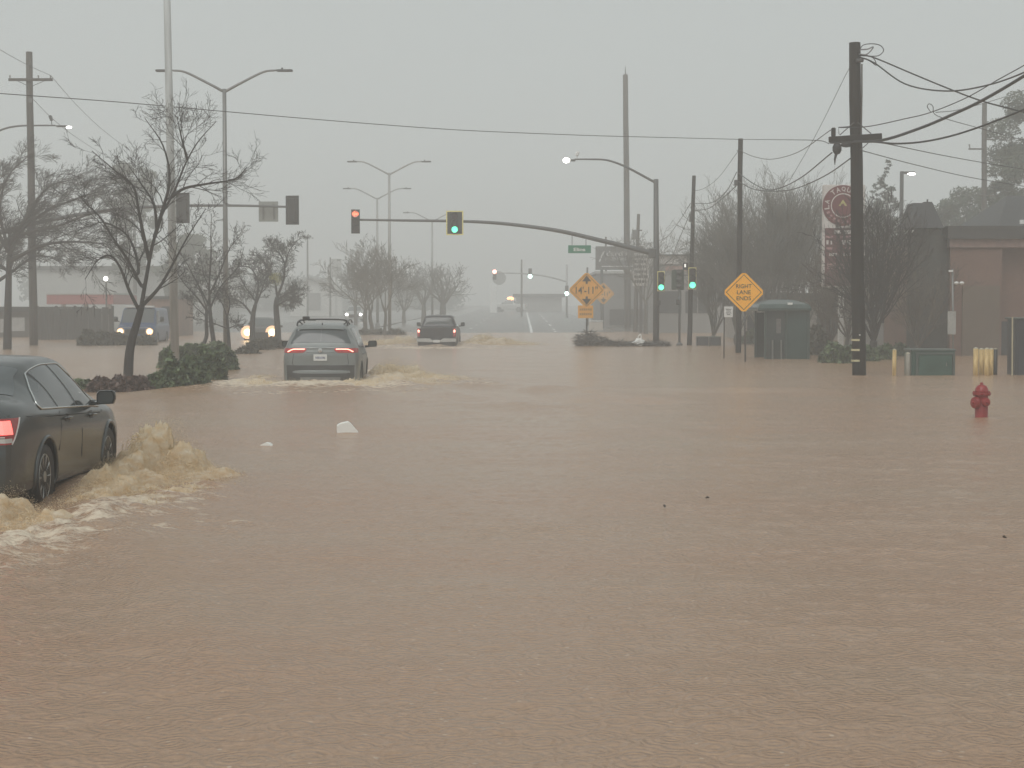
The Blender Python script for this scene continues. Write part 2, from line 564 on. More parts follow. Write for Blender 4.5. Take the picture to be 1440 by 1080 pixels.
    mu = N.new('ShaderNodeMath'); mu.operation = 'MULTIPLY'; mu.use_clamp = True
    Lk.new(ad.outputs[0], mu.inputs[0])
    st = N.new('ShaderNodeMath'); st.operation = 'MULTIPLY'; st.inputs[1].default_value = 3.0; st.use_clamp = True
    Lk.new(fa.outputs['Fac'], st.inputs[0]); Lk.new(st.outputs[0], mu.inputs[1])
    mx = N.new('ShaderNodeMixRGB'); mx.inputs['Color2'].default_value = (0.68, 0.58, 0.45, 1)
    Lk.new(mu.outputs[0], mx.inputs['Fac']); Lk.new(mul.outputs[0], mx.inputs['Color1'])
    Lk.new(mx.outputs[0], b.inputs['Base Color'])
    rg = N.new('ShaderNodeMapRange'); rg.inputs['To Min'].default_value = 0.17; rg.inputs['To Max'].default_value = 0.7
    Lk.new(mu.outputs[0], rg.inputs['Value']); Lk.new(rg.outputs[0], b.inputs['Roughness'])
    b.inputs['IOR'].default_value = 1.42
    b.inputs['Specular IOR Level'].default_value = 0.75
    # rain ripples
    def bump(h, strength, dist, prev=None):
        bp = N.new('ShaderNodeBump'); bp.inputs['Strength'].default_value = strength; bp.inputs['Distance'].default_value = dist
        Lk.new(h, bp.inputs['Height'])
        if prev: Lk.new(prev, bp.inputs['Normal'])
        return bp.outputs[0]
    n1 = bump(nz(2.6, 6, .8, 1.15), 0.42, 0.045)
    n2 = bump(nz(24, 5, .85, 1.1, .82), 0.60, 0.018, n1)
    vo = N.new('ShaderNodeTexVoronoi'); vo.inputs['Scale'].default_value = 6; vo.distance = 'EUCLIDEAN'
    Lk.new(tc.outputs['Object'], vo.inputs['Vector'])
    si = N.new('ShaderNodeMath'); si.operation = 'SINE'
    sm = N.new('ShaderNodeMath'); sm.operation = 'MULTIPLY'; sm.inputs[1].default_value = 26
    Lk.new(vo.outputs['Distance'], sm.inputs[0]); Lk.new(sm.outputs[0], si.inputs[0])
    n3 = bump(si.outputs[0], 0.5, 0.006, n2)
    Lk.new(n3, b.inputs['Normal'])
    me.materials.append(m)
build_water()

# ------------------------------------------------------------------ spray thrown up by the wheels
M_SPRAY = mat('brown_spray', (0.84, 0.60, 0.34), 0.3, var=0.08, nscale=11, bump=1.0, bscale=30, col2=(0.95, 0.89, 0.77), stretch=(.7, 1, 1.4))
_n = M_SPRAY.node_tree
_tr = _n.nodes.new('ShaderNodeBsdfTranslucent'); _tr.inputs['Color'].default_value = (1.0, 0.86, 0.62, 1)
_tp = _n.nodes.new('ShaderNodeBsdfTransparent')
_m1 = _n.nodes.new('ShaderNodeMixShader'); _m1.inputs['Fac'].default_value = 0.5
_m2 = _n.nodes.new('ShaderNodeMixShader'); _m2.inputs['Fac'].default_value = 0.26
_n.links.new(_n.nodes['Principled BSDF'].outputs[0], _m1.inputs[1]); _n.links.new(_tr.outputs[0], _m1.inputs[2])
_n.links.new(_m1.outputs[0], _m2.inputs[1]); _n.links.new(_tp.outputs[0], _m2.inputs[2])
_n.links.new(_m2.outputs[0], _n.nodes['Material Output'].inputs['Surface'])
M_SPRAYW = M_SPRAY.copy(); M_SPRAYW.name = 'pale_aerated_spray'
for _e, _c in zip([n_ for n_ in M_SPRAYW.node_tree.nodes if n_.type == 'VALTORGB'][0].color_ramp.elements, ((.86, .74, .56, 1), (.96, .93, .84, 1))): _e.color = _c
_oct_v = np.array([(1, 0, 0), (-1, 0, 0), (0, 1, 0), (0, -1, 0), (0, 0, 1), (0, 0, -1)], float)
_oct_f = [(0, 2, 4), (2, 1, 4), (1, 3, 4), (3, 0, 4), (2, 0, 5), (1, 2, 5), (3, 1, 5), (0, 3, 5)]
def splash(name, label, humps, bounds, res, nblob, ndrop, seed, base=-0.05, size=1.0, out=(0.5, -0.2), amp=1.0, thr=0.06, group=None, jets=260):
    """humps: (x, y, rx, ry, height); a torn heap of water with clots and droplets flying off it"""
    rs = np.random.RandomState(seed)
    x0, x1, y0, y1 = bounds
    def env(x, y):
        e = np.zeros_like(x)
        for hx, hy, rx, ry, h in humps:
            e = np.maximum(e, h * np.exp(-(((x - hx) / rx) ** 2 + ((y - hy) / ry) ** 2) ** 1.3))
        return e
    nx = int((x1 - x0) / res); ny = int((y1 - y0) / res)
    X, Y = np.meshgrid(np.linspace(x0, x1, nx), np.linspace(y0, y1, ny), indexing='ij')
    k = 1 / size
    wx = X + 0.10 * size * fbm(X * 2.2 * k, Y * 2.2 * k, 2, seed + 3); wy = Y + .10 * size * fbm(X * 2.2 * k, Y * 2.2 * k, 2, seed + 7)
    E = env(wx, wy)
    E = E * (.50 + .80 * np.clip(fbm(X * 3.2 * k, Y * 2.0 * k, 2, seed + 21) * 1.2 + .5, 0, 1.0))
    rid = fbm(X * 2.6 * k, Y * 2.6 * k, 3, seed, True)
    fine = fbm(X * 9 * k, Y * 9 * k, 3, seed + 5, True)
    fin2 = fbm(X * 24 * k, Y * 24 * k, 2, seed + 15, True)
    Z = .90 * E * (0.55 + 0.22 * rid * amp + 0.17 * fine * amp + .05 * fin2) + np.clip(E * 4, 0, 1) * .018 * size * fine
    Xd = X + E * 0.55 * out[0] + 0.10 * np.clip(E * 4, 0, 1) * size * fbm(X * 6 * k, Y * 6 * k + 9, 2, seed + 11)
    Yd = Y + E * 0.55 * out[1]
    V = np.stack([Xd, Yd, Z + base], -1)
    b = MB()
    keep = E > thr
    b.v = [tuple(v) for v in V.reshape(-1, 3)]
    for i in range(nx - 1):
        for j in range(ny - 1):
            if keep[i, j] or keep[i + 1, j + 1]:
                b.f.append((i * ny + j, (i + 1) * ny + j, (i + 1) * ny + j + 1, i * ny + j + 1))
    n_surf = len(b.f)
    b.m = [0] * n_surf
    wts = np.array([h[2] * h[3] * h[4] for h in humps]); wts = wts / wts.sum()
    def clots(n, smin, smax, hi, spread, stretch, tet=False):
        V4 = _oct_v[[0, 2, 4, 1]] if tet else _oct_v
        F4 = np.array([(0, 1, 2), (0, 3, 1), (1, 3, 2), (0, 2, 3)] if tet else _oct_f)
        H = np.array(humps)[rs.choice(len(humps), n, p=wts)]
        px = H[:, 0] + rs.normal(size=n) * H[:, 2] * spread; py = H[:, 1] + rs.normal(size=n) * H[:, 3] * spread
        e = env(px, py)
        up = e * hi * rs.uniform(.25, 1, n) ** .7 + np.abs(rs.normal(size=n)) * 0.022 * size
        px += out[0] * up * .9; py += out[1] * up * .9
        r = np.exp(rs.uniform(math.log(smin), math.log(smax), n)) * size
        d = np.stack([out[0] + rs.normal(size=n) * .5, out[1] + rs.normal(size=n) * .5, rs.uniform(-.3, .9, n)], 1)
        d /= np.linalg.norm(d, axis=1, keepdims=True)
        a = np.cross(d, rs.normal(size=(n, 3))); a /= np.linalg.norm(a, axis=1, keepdims=True)
        c = np.cross(d, a)
        st = rs.uniform(*stretch, n)
        C = np.stack([px, py, base + up + .015], 1)
        VV = C[:, None, :] + (d * (r * st)[:, None])[:, None, :] * V4[None, :, 0:1] + (a * r[:, None])[:, None, :] * V4[None, :, 1:2] + (c * r[:, None])[:, None, :] * V4[None, :, 2:3]
        o = len(b.v)
        FF = (F4[None] + (np.arange(n) * len(V4))[:, None, None] + o).reshape(-1, 3)
        b.v.extend(map(tuple, VV.reshape(-1, 3).tolist())); b.f.extend(map(tuple, FF.tolist())); b.m.extend([0] * len(FF))
    # torn sheets and jets that leave the heap on ballistic arcs
    H_ = np.array(humps)
    for q in range(jets):
        h = H_[rs.choice(len(humps), p=wts)]
        x = h[0] + rs.normal() * h[2] * .55; y = h[1] + rs.normal() * h[3] * .55
        e = float(env(np.array([x]), np.array([y]))[0])
        if e < .05: continue
        z = base + e * rs.uniform(.35, .95)
        vx = out[0] * rs.uniform(.2, 2.2) + rs.normal() * .35; vy = out[1] * rs.uniform(.2, 2.2) + rs.normal() * .35
        vz = rs.uniform(.2, 1.5) * (1.4 * h[4] / size) ** .5
        L = rs.uniform(.10, .26)
        P_ = []
        for i in range(6):
            tt = L * i / 5
            P_.append((x + vx * tt * size * .9, y + vy * tt * size * .9, z + (vz * tt - 4.9 * tt * tt) * size + rs.normal() * .004 * size))
        r = rs.uniform(.004, .010) * size
        b.tube(P_, [r, r * 1.1, r * .9, r * .7, r * .5, r * .2], 5, caps=False)
    clots(nblob * 2, 0.0035, 0.0090, 0.84, 0.70, (1.0, 1.8))
    clots(nblob * 5, 0.0022, 0.0050, 1.0, 0.80, (1.0, 1.8), True)
    clots(int(ndrop * 1.6), 0.0016, 0.0042, 1.4, 1.0, (1, 2.0), True)
    return tag(b.build(name, M_SPRAY if size < 1.2 else M_SPRAYW, smooth=True), label, 'splash', group)

GS = 'splashes thrown up by vehicles'
splash('water_splash', 'brown splash thrown out sideways by the front wheel of the dark sedan',
       [(-4.38, 20.1, .24, .40, .52), (-4.12, 19.9, .30, .5, .46), (-3.86, 19.6, .34, .5, .30), (-4.30, 19.2, .32, .5, .26), (-3.6, 19.2, .5, .5, .14), (-3.9, 18.7, .5, .5, .14), (-4.3, 18.5, .3, .4, .16)],
       (-4.75, -2.6, 17.6, 21.2), 0.018, 2600, 15000, 3, out=(.35, -.1), group=GS)
splash('water_splash', 'brown rolling splash along the side of the dark sedan between its wheels',
       [(-4.22, 17.7, .22, .5, .27), (-4.1, 17.2, .32, .5, .24), (-3.85, 17.1, .38, .5, .18), (-3.55, 17.6, .45, .5, .11), (-4.0, 16.4, .34, .45, .17), (-3.6, 16.6, .4, .4, .10)],
       (-4.6, -2.7, 15.4, 18.9), 0.018, 2300, 11000, 5, out=(.35, -.2), group=GS)
splash('water_splash', 'brown splash boiling up behind the rear bumper of the dark sedan',
       [(-4.42, 15.2, .26, .4, .25), (-4.9, 15.2, .5, .4, .26), (-4.1, 14.9, .30, .4, .15), (-4.5, 14.4, .5, .5, .13), (-5.8, 15.2, .6, .4, .25)],
       (-6.6, -3.6, 13.4, 15.75), 0.018, 1700, 7000, 8, out=(.15, -.3), group=GS)
splash('water_splash', 'tan splash curling off the front right wheel of the grey SUV',
       [(-3.55, 45.2, .45, .9, .44), (-3.0, 44.8, .6, .9, .34), (-2.4, 44.3, .8, .8, .17), (-3.5, 43.6, .5, 1.0, .16), (-1.8, 43.9, .6, .6, .08)],
       (-4.2, -0.9, 42.0, 47.0), 0.035, 1500, 8000, 12, size=1.7, out=(.5, -.2), thr=.03, group=GS)
splash('water_splash', 'low line of foaming water washing behind the rear bumper of the grey SUV',
       [(-5.5, 41.2, .7, .5, .15), (-4.6, 41.0, .8, .5, .13), (-3.7, 41.1, .7, .6, .20), (-3.1, 41.9, .6, .7, .24), (-6.3, 41.4, .7, .5, .17), (-7.2, 41.5, .7, .5, .10), (-6.4, 43.5, .5, 1.0, .2), (-2.4, 42.2, .7, .6, .14)],
       (-8.4, -1.2, 39.6, 45.2), 0.04, 1800, 3000, 14, size=1.4, out=(.2, -.3), thr=.02, group=GS)
splash('water_splash', 'pale spray fanning out to the right of the dark pickup',
       [(-2.1, 85.6, .7, 1.2, .50), (-1.2, 85.0, 1.0, 1.3, .30), (-.3, 84.6, .9, 1.0, .14), (-2.5, 83.4, .5, 1.0, .20)],
       (-3.4, 1.2, 81.0, 88.0), 0.08, 1800, 3000, 17, size=2.6, out=(.6, -.2), thr=.03, group=GS)
splash('water_splash', 'pale spray fanning out to the left of the dark pickup',
       [(-5.6, 85.0, .7, 1.2, .36), (-6.5, 84.6, 1.0, 1.2, .22), (-7.4, 84.4, 1.0, 1.0, .12), (-5.4, 83.0, .5, 1.0, .16)],
       (-8.8, -4.8, 80.6, 88.0), 0.08, 1500, 2400, 19, size=2.6, out=(-.6, -.2), thr=.03, group=GS)

# ------------------------------------------------------------------ floating bits
foamw = mat('white_polystyrene', (0.80, 0.80, 0.76), 0.6, var=0.06, nscale=3)
p = gp(489, 609)
b = MB()
k = p.y / F
o = (0.0, 0.0)
prof = [(-15 * k, 0), (-15 * k, 12 * k), (-10 * k, 15 * k), (1 * k, 17.5 * k), (5 * k, 14 * k), (16 * k, 1 * k), (15 * k, 0)]
b.prism(prof, 0, .20)
bb = b.build('polystyrene_block', foamw, loc=(p.x, p.y, -0.015), rz=.12)
bv = bb.modifiers.new('bevel', 'BEVEL'); bv.width = .014; bv.segments = 3
tag(bb, 'larger white polystyrene block with a sloping side drifting on the brown water', 'polystyrene block')
p = gp(374, 627)
k = p.y / F
b = MB()
b.prism([(-9 * k, 0), (-8 * k, 2.5 * k), (-1 * k, 5.5 * k), (4 * k, 4.5 * k), (8 * k, 1 * k), (9 * k, 0)], 0, .12)
tag(b.build('polystyrene_scrap', foamw, loc=(p.x, p.y, -0.01), rz=-.1), 'small flat scrap of white polystyrene barely above the brown water', 'polystyrene scrap')
wood = mat('wet_wood_chip', (0.05, 0.035, 0.025), 0.5)
for i, (px, py, w, lab) in enumerate(((995, 702, 5, 'tiny dark twig afloat just right of the other twig on open water'), (936, 714, 4, 'tiny dark twig afloat on the open brown water in front of the island'),
                             (1415, 758, 6, 'tiny dark twig afloat near the right edge of the water below the hydrant'))):
    p = gp(px, py); k = p.y / F
    b = MB(); b.tube([(-w * k / 2, 0, .012), (0, .02, .02), (w * k / 2, 0.01, .012)], [.006, .011, .005], 5)
    tag(b.build('twig', wood, loc=p, rz=i * .7), lab, 'twig')
# ------------------------------------------------------------------ vehicles
def interp(tab, y):
    xs = [t[0] for t in tab]; vs = [t[1] for t in tab]
    if y <= xs[0]: return vs[0]
    if y >= xs[-1]: return vs[-1]
    for i in range(len(xs) - 1):
        if y <= xs[i + 1]:
            h = xs[i + 1] - xs[i]; t = (y - xs[i]) / h
            def sl(k):
                if k <= 0 or k >= len(xs) - 1:
                    j = min(max(k, 0), len(xs) - 1)
                    return (vs[1] - vs[0]) / (xs[1] - xs[0]) if j == 0 else (vs[-1] - vs[-2]) / (xs[-1] - xs[-2])
                a = (vs[k] - vs[k - 1]) / (xs[k] - xs[k - 1]); c = (vs[k + 1] - vs[k]) / (xs[k + 1] - xs[k])
                return 0 if a * c <= 0 else 2 * a * c / (a + c)
            m0, m1 = sl(i) * h, sl(i + 1) * h
            t2, t3 = t * t, t * t * t
            return (2 * t3 - 3 * t2 + 1) * vs[i] + (t3 - 2 * t2 + t) * m0 + (-2 * t3 + 3 * t2) * vs[i + 1] + (t3 - t2) * m1
    return vs[-1]

class Body:
    """local frame: +Y is the nose, y = 0 the rear bumper, z = 0 the street, centred on x = 0"""
    def __init__(s, top, belt, width, roofw, z0, L, wheels, rw, bulge=.10, crease=0.0, nbulge=.25):
        s.top, s.belt, s.width, s.roofw, s.z0, s.L = top, belt, width, roofw, z0, L
        s.wheels, s.rw, s.bulge, s.crease, s.nbulge = wheels, rw, bulge, crease, nbulge
        s.cache = {}
    def sec(s, y):
        k = round(y, 4)
        if k in s.cache: return s.cache[k]
        W = interp(s.width, y); zb = interp(s.belt, y); zt = interp(s.top, y)
        zb = min(zb, zt - 0.03)
        g = min(1.0, max(0.0, (zt - zb) / 0.35))
        wr = (W - 0.10) * (1 - g) + interp(s.roofw, y) * g
        wb = W - 0.045
        z0 = s.z0
        d = (zt - zb)
        P = [(W - .10, z0), (W - .02, z0 + .07), (W - .004, z0 + (zb - z0) * .42), (W, z0 + (zb - z0) * .70), (W - .012 - s.crease, zb - .085 * min(1, (zb - z0) / .5)),
             (wb, zb), (wb * .58 + wr * .42 + .012 * g, zb + d * .42), (wr + .02 * g, zt - .085 * g - .02 * (1 - g)), (wr * .86, zt - .022 * g - .010 * (1 - g)), (wr * .45, zt - .004), (0, zt)]
        s.cache[k] = P
        return P
    def S(s, y, v):
        P = s.sec(y)
        i = int(v)
        if i >= 10: return Vector((P[10][0], y, P[10][1]))
        t = v - i
        a = P[i - 1] if i > 0 else (2 * P[0][0] - P[1][0], 2 * P[0][1] - P[1][1])
        b, c = P[i], P[i + 1]
        d = P[i + 2] if i + 2 <= 10 else (-P[9][0], P[9][1])
        f = lambda a, b, c, d: 0.5 * ((2 * b) + (c - a) * t + (2 * a - 5 * b + 4 * c - d) * t * t + (3 * b - a - 3 * c + d) * t ** 3)
        return Vector((f(a[0], b[0], c[0], d[0]), y, f(a[1], b[1], c[1], d[1])))
    def vz(s, y, z, lo=0, hi=7.0):
        for _ in range(22):
            m = (lo + hi) / 2
            if s.S(y, m).z < z: lo = m
            else: hi = m
        return (lo + hi) / 2
    def side(s, y, z, off=0.0, sg=1):
        p = s.S(y, s.vz(y, z))
        return Vector((sg * (p.x + off), y, z))
    def N(s, y, v):
        a = s.S(min(y + .01, s.L), v) - s.S(max(y - .01, 0), v)
        b = s.S(y, min(v + .05, 9.99)) - s.S(y, max(v - .05, 0.0))
        n = a.cross(b)
        n.normalize()
        return n if n.x * 1 + n.z * .2 >= 0 else -n
    def shell(s, mb, ny=110, nv=40, cuts=True):
        vs = list(np.linspace(0, 10, nv + 1))
        ys = list(np.linspace(0, s.L, ny + 1))
        for sg in (-1, 1):
            P = []
            for y in ys:
                row = []
                for v in vs:
                    p = s.S(y, v)
                    row.append([p.x * sg, p.y, p.z])
                P.append(row)
            o = len(mb.v)
            nvv = len(vs)
            if cuts:
                for i, row in enumerate(P):
                    for j, p in enumerate(row):
                        if vs[j] > 4.5: continue
                        for wy in s.wheels:
                            d = math.hypot(p[1] - wy, p[2] - s.rw); ra = s.rw + .055
                            if abs(d - ra) < .024 and d > 1e-6:
                                p[1] = wy + (p[1] - wy) * ra / d; p[2] = s.rw + (p[2] - s.rw) * ra / d
            fs = []
            for i in range(ny):
                for j in range(nv):
                    c = [(P[a][b_][1], P[a][b_][2]) for a, b_ in ((i, j), (i + 1, j), (i + 1, j + 1), (i, j + 1))]
                    my = sum(q[0] for q in c) / 4; mz = sum(q[1] for q in c) / 4
                    if cuts and vs[j] < 4.5 and any(math.hypot(my - wy, mz - s.rw) < s.rw + .05 for wy in s.wheels): continue
                    q = (i * nvv + j, (i + 1) * nvv + j, (i + 1) * nvv + j + 1, i * nvv + j + 1)
                    fs.append(q if sg < 0 else q[::-1])
            mb.add([p for r in P for p in r], fs)
        # underside
        yb = [0, s.L]
        mb.add([(-.7, .05, s.z0 + .01), (.7, .05, s.z0 + .01), (.7, s.L - .05, s.z0 + .01), (-.7, s.L - .05, s.z0 + .01)], [(0, 1, 2, 3)])
    def fx(s, end, z):
        """half width of the end section at height z"""
        y = 0 if end == 'rear' else s.L
        return s.S(y, s.vz(y, z, 0, 9.9)).x
    def face(s, end, sx, z, off=0.0):
        """point on the bumper / tailgate face: sx in -1..1 across, height z"""
        y = 0 if end == 'rear' else s.L
        P0 = s.sec(y)
        zt = P0[10][1]
        hw = s.fx(end, min(z, zt - .004))
        bl = (s.bulge if end == 'rear' else s.nbulge)
        sh = s.bprof(z) if end == 'rear' else s.nprof(z)
        by = bl * (1 - abs(sx) ** 3.2) * sh
        if end == 'rear': return Vector((sx * hw, -by - off, z))
        return Vector((sx * hw, s.L + by + off, z))
    def bprof(s, z): return 1.0
    def nprof(s, z): return 1.0
    def endcap(s, mb, end, nx=28, nz=26):
        y = 0 if end == 'rear' else s.L
        zt = s.sec(y)[10][1]
        zs = [s.z0 + (zt - s.z0) * (1 - (1 - i / nz) ** 1.3) for i in range(nz + 1)]
        G_ = []
        for z in zs:
            G_.append([s.face(end, -1 + 2 * j / nx, min(z, zt - .003)) for j in range(nx + 1)])
        G_.append([Vector((p.x * .2, p.y * .5 + y * .5, zt - .001)) for p in G_[-1]])
        if end != 'rear': G_ = G_[::-1]
        mb.grid(G_[::-1])
    def patch(s, mb, ylo, yhi, vlo, vhi, sg=1, n=14, m=8, off=.005):
        """glass patch on the shell: ylo(v), yhi(v) give its rear and front edges for v between vlo and vhi"""
        rows = []
        for j in range(m + 1):
            t = j / m; row = []
            for i in range(n + 1):
                u = i / n
                # belt / rail limits may vary with y, so solve in two steps
                v = vlo + (vhi - vlo) * t
                y = ylo(t) + (yhi(t) - ylo(t)) * u
                p = s.S(y, v); q = s.N(y, v)
                row.append(Vector(((p.x + q.x * off) * sg, p.y + q.y * off, p.z + q.z * off)))
            rows.append(row)
        mb.grid(rows if sg > 0 else [r[::-1] for r in rows])
    def facepatch(s, mb, end, poly_rows, off=.006, n=10):
        """poly_rows: list of (z, sx0, sx1) from low to high"""
        rows = []
        for z, a, c in poly_rows:
            rows.append([s.face(end, a + (c - a) * i / n, z, off) for i in range(n + 1)])
        mb.grid(rows[::-1] if end == 'rear' else rows)

M_TYRE = mat('tyre_rubber', (0.018, 0.018, 0.018), 0.6, var=.2, nscale=20)
M_LINER = mat('arch_liner', (0.008, 0.008, 0.008), 0.8)
M_RIM = mat('alloy_rim', (0.42, 0.42, 0.41), 0.35, 0.85, var=.15, nscale=9)
M_GLASS = mat('tinted_car_glass', (0.085, 0.095, 0.097), 0.06, var=.05)
M_GLASSG = mat('tinted_car_glass_pale', (0.055, 0.062, 0.062), 0.10, var=.12, nscale=2)
M_TRIM = mat('black_trim', (0.012, 0.012, 0.012), 0.35, var=.1)
M_CHROME = mat('bright_trim', (0.62, 0.63, 0.62), 0.18, 0.95, var=.05)
M_PLATE = mat('number_plate_white', (0.62, 0.62, 0.60), 0.45, var=.06)
M_REDLENS = mat('red_lens', (0.36, 0.045, 0.045), 0.18, var=.25, nscale=15)
M_CLEARLENS = mat('clear_lens', (0.55, 0.53, 0.50), 0.15, var=.1)
M_TAIL = lamp_mat('tail_lamp_lit', (1.0, 0.05, 0.03), 2.3)
M_TAILW = lamp_mat('tail_lamp_core', (1.0, 0.30, 0.22), 3.4)
M_HEADW = lamp_mat('head_lamp_warm', (1.0, 0.74, 0.36), 5.5)
M_HALO = lamp_mat('head_lamp_halo', (1.0, 0.52, 0.22), 1.25)  # weak orange glow standing in for the halo round the lamps
M_HEADC = lamp_mat('head_lamp_cool', (1.0, 0.98, 0.92), 12.0)

def wheel(parent, x, y, r, sg, w=.21, spokes=10, rimr=None, rimm=None):
    rimr = rimr or r * .66
    t = MB()
    prof = [(rimr, -w / 2 + .02), (r * .9, -w / 2), (r * .985, -w / 2 + .03), (r, 0), (r * .985, w / 2 - .03), (r * .9, w / 2), (rimr, w / 2 - .02)]
    t.lathe(prof, (0, 0, 0), 32, 'X')
    o = t.build('wheel', M_TYRE, parent, smooth=True, loc=(x, y, r))
    m = MB()
    f = sg * (w / 2 - .02)
    m.lathe([(rimr * .93, f - sg * .10), (rimr * .96, f), (rimr * 1.0, f + sg * .004), (rimr * 1.02, f)], (0, 0, 0), 32, 'X')
    for k in range(spokes):
        a = 2 * PI * k / spokes
        c, s_ = math.cos(a), math.sin(a)
        hub = Vector((f - sg * .02, c * rimr * .2, s_ * rimr * .2)); tip = Vector((f - sg * .005, c * rimr * .95, s_ * rimr * .95))
        m.tube([hub, tip], [rimr * .085, rimr * .06], 5)
    m.lathe([(rimr * .01, f - sg * .03), (rimr * .26, f - sg * .03), (rimr * .24, f + sg * .005), (rimr * .05, f + sg * .01)], (0, 0, 0), 14, 'X')
    m.build('rim', rimm or M_RIM, o, smooth=False)
    d = MB()
    d.lathe([(.01, 0), (rimr * .93, 0), (rimr * .93, sg * .002), (.01, sg * .004)], (f - sg * .09, 0, 0), 20, 'X')
    d.build('brake_disc', M_LINER, o)
    return o

def arches(B, parent, m_lip):
    for sg in (-1, 1):
        for wy in B.wheels:
            ra = B.rw + .055
            W = B.side(wy, .62, 0).x
            lin = MB()
            n = 24
            vs = []; fs = []
            for xx in (W - .02, W - .34):
                vs += [Vector((sg * xx, wy + ra * math.cos(a), B.rw + ra * math.sin(a))) for a in np.linspace(-.5, PI + .5, n)]
            vs.append(Vector((sg * (W - .34), wy, B.rw)))
            for k in range(n - 1):
                fs.append((k, k + 1, n + k + 1, n + k)); fs.append((n + k, n + k + 1, 2 * n))
            lin.add(vs, fs)
            lin.build('wheel_arch_liner', M_LINER, parent)
            lip = MB()
            pts = []
            for a in np.linspace(-.42, PI + .42, 26):
                y = wy + ra * math.cos(a); z = max(B.z0 + .02, B.rw + ra * math.sin(a))
                pts.append(B.side(y, z, .0, sg))
            lip.tube(pts, .019, 6)
            lip.build('wheel_arch_lip', m_lip, parent, smooth=True)

def mirror(parent, x, y, z, sg, m, w=.21, h=.14, name='wing_mirror'):
    b = MB()
    cx = x + sg * (w / 2 + .05)
    prof = [(-.5, -.42), (-.3, -.5), (.4, -.46), (.5, -.1), (.46, .36), (.34, .5), (-.36, .48), (-.5, .25)]
    ring = []
    for k, (yy, sc) in enumerate(((-.05, .92), (-.03, 1.0), (.04, .92), (.10, .60), (.13, .25))):
        ring.append([Vector((cx + sg * px * w * sc, y + yy, z + pz * h * sc)) for px, pz in prof])
    n = len(prof)
    o0 = len(b.v)
    vs = [p for r_ in ring for p in r_]
    fs = []
    for i in range(len(ring) - 1):
        for k in range(n):
            fs.append((i * n + k, i * n + (k + 1) % n, (i + 1) * n + (k + 1) % n, (i + 1) * n + k))
    fs.append(tuple(range(n))); fs.append(tuple((len(ring) - 1) * n + k for k in range(n)))
    b.add(vs, fs)
    b.tube([(x - sg * .03, y + .03, z - h * .42), (cx - sg * w * .25, y + .02, z - h * .34)], [.035, .028], 6)
    o = b.build(name, m, parent, smooth=True)
    g = MB()
    g.prism([(cx + sg * px * w * .8, z + pz * h * .8) for px, pz in prof], y - .056, y - .052)
    g.build('mirror_glass', M_GLASSG, o)
    return o

def seam(B, mb, pts, sg=1, r=.004, off=.001):
    mb.tube([B.side(y, z, off, sg) for y, z in pts], r, 4)

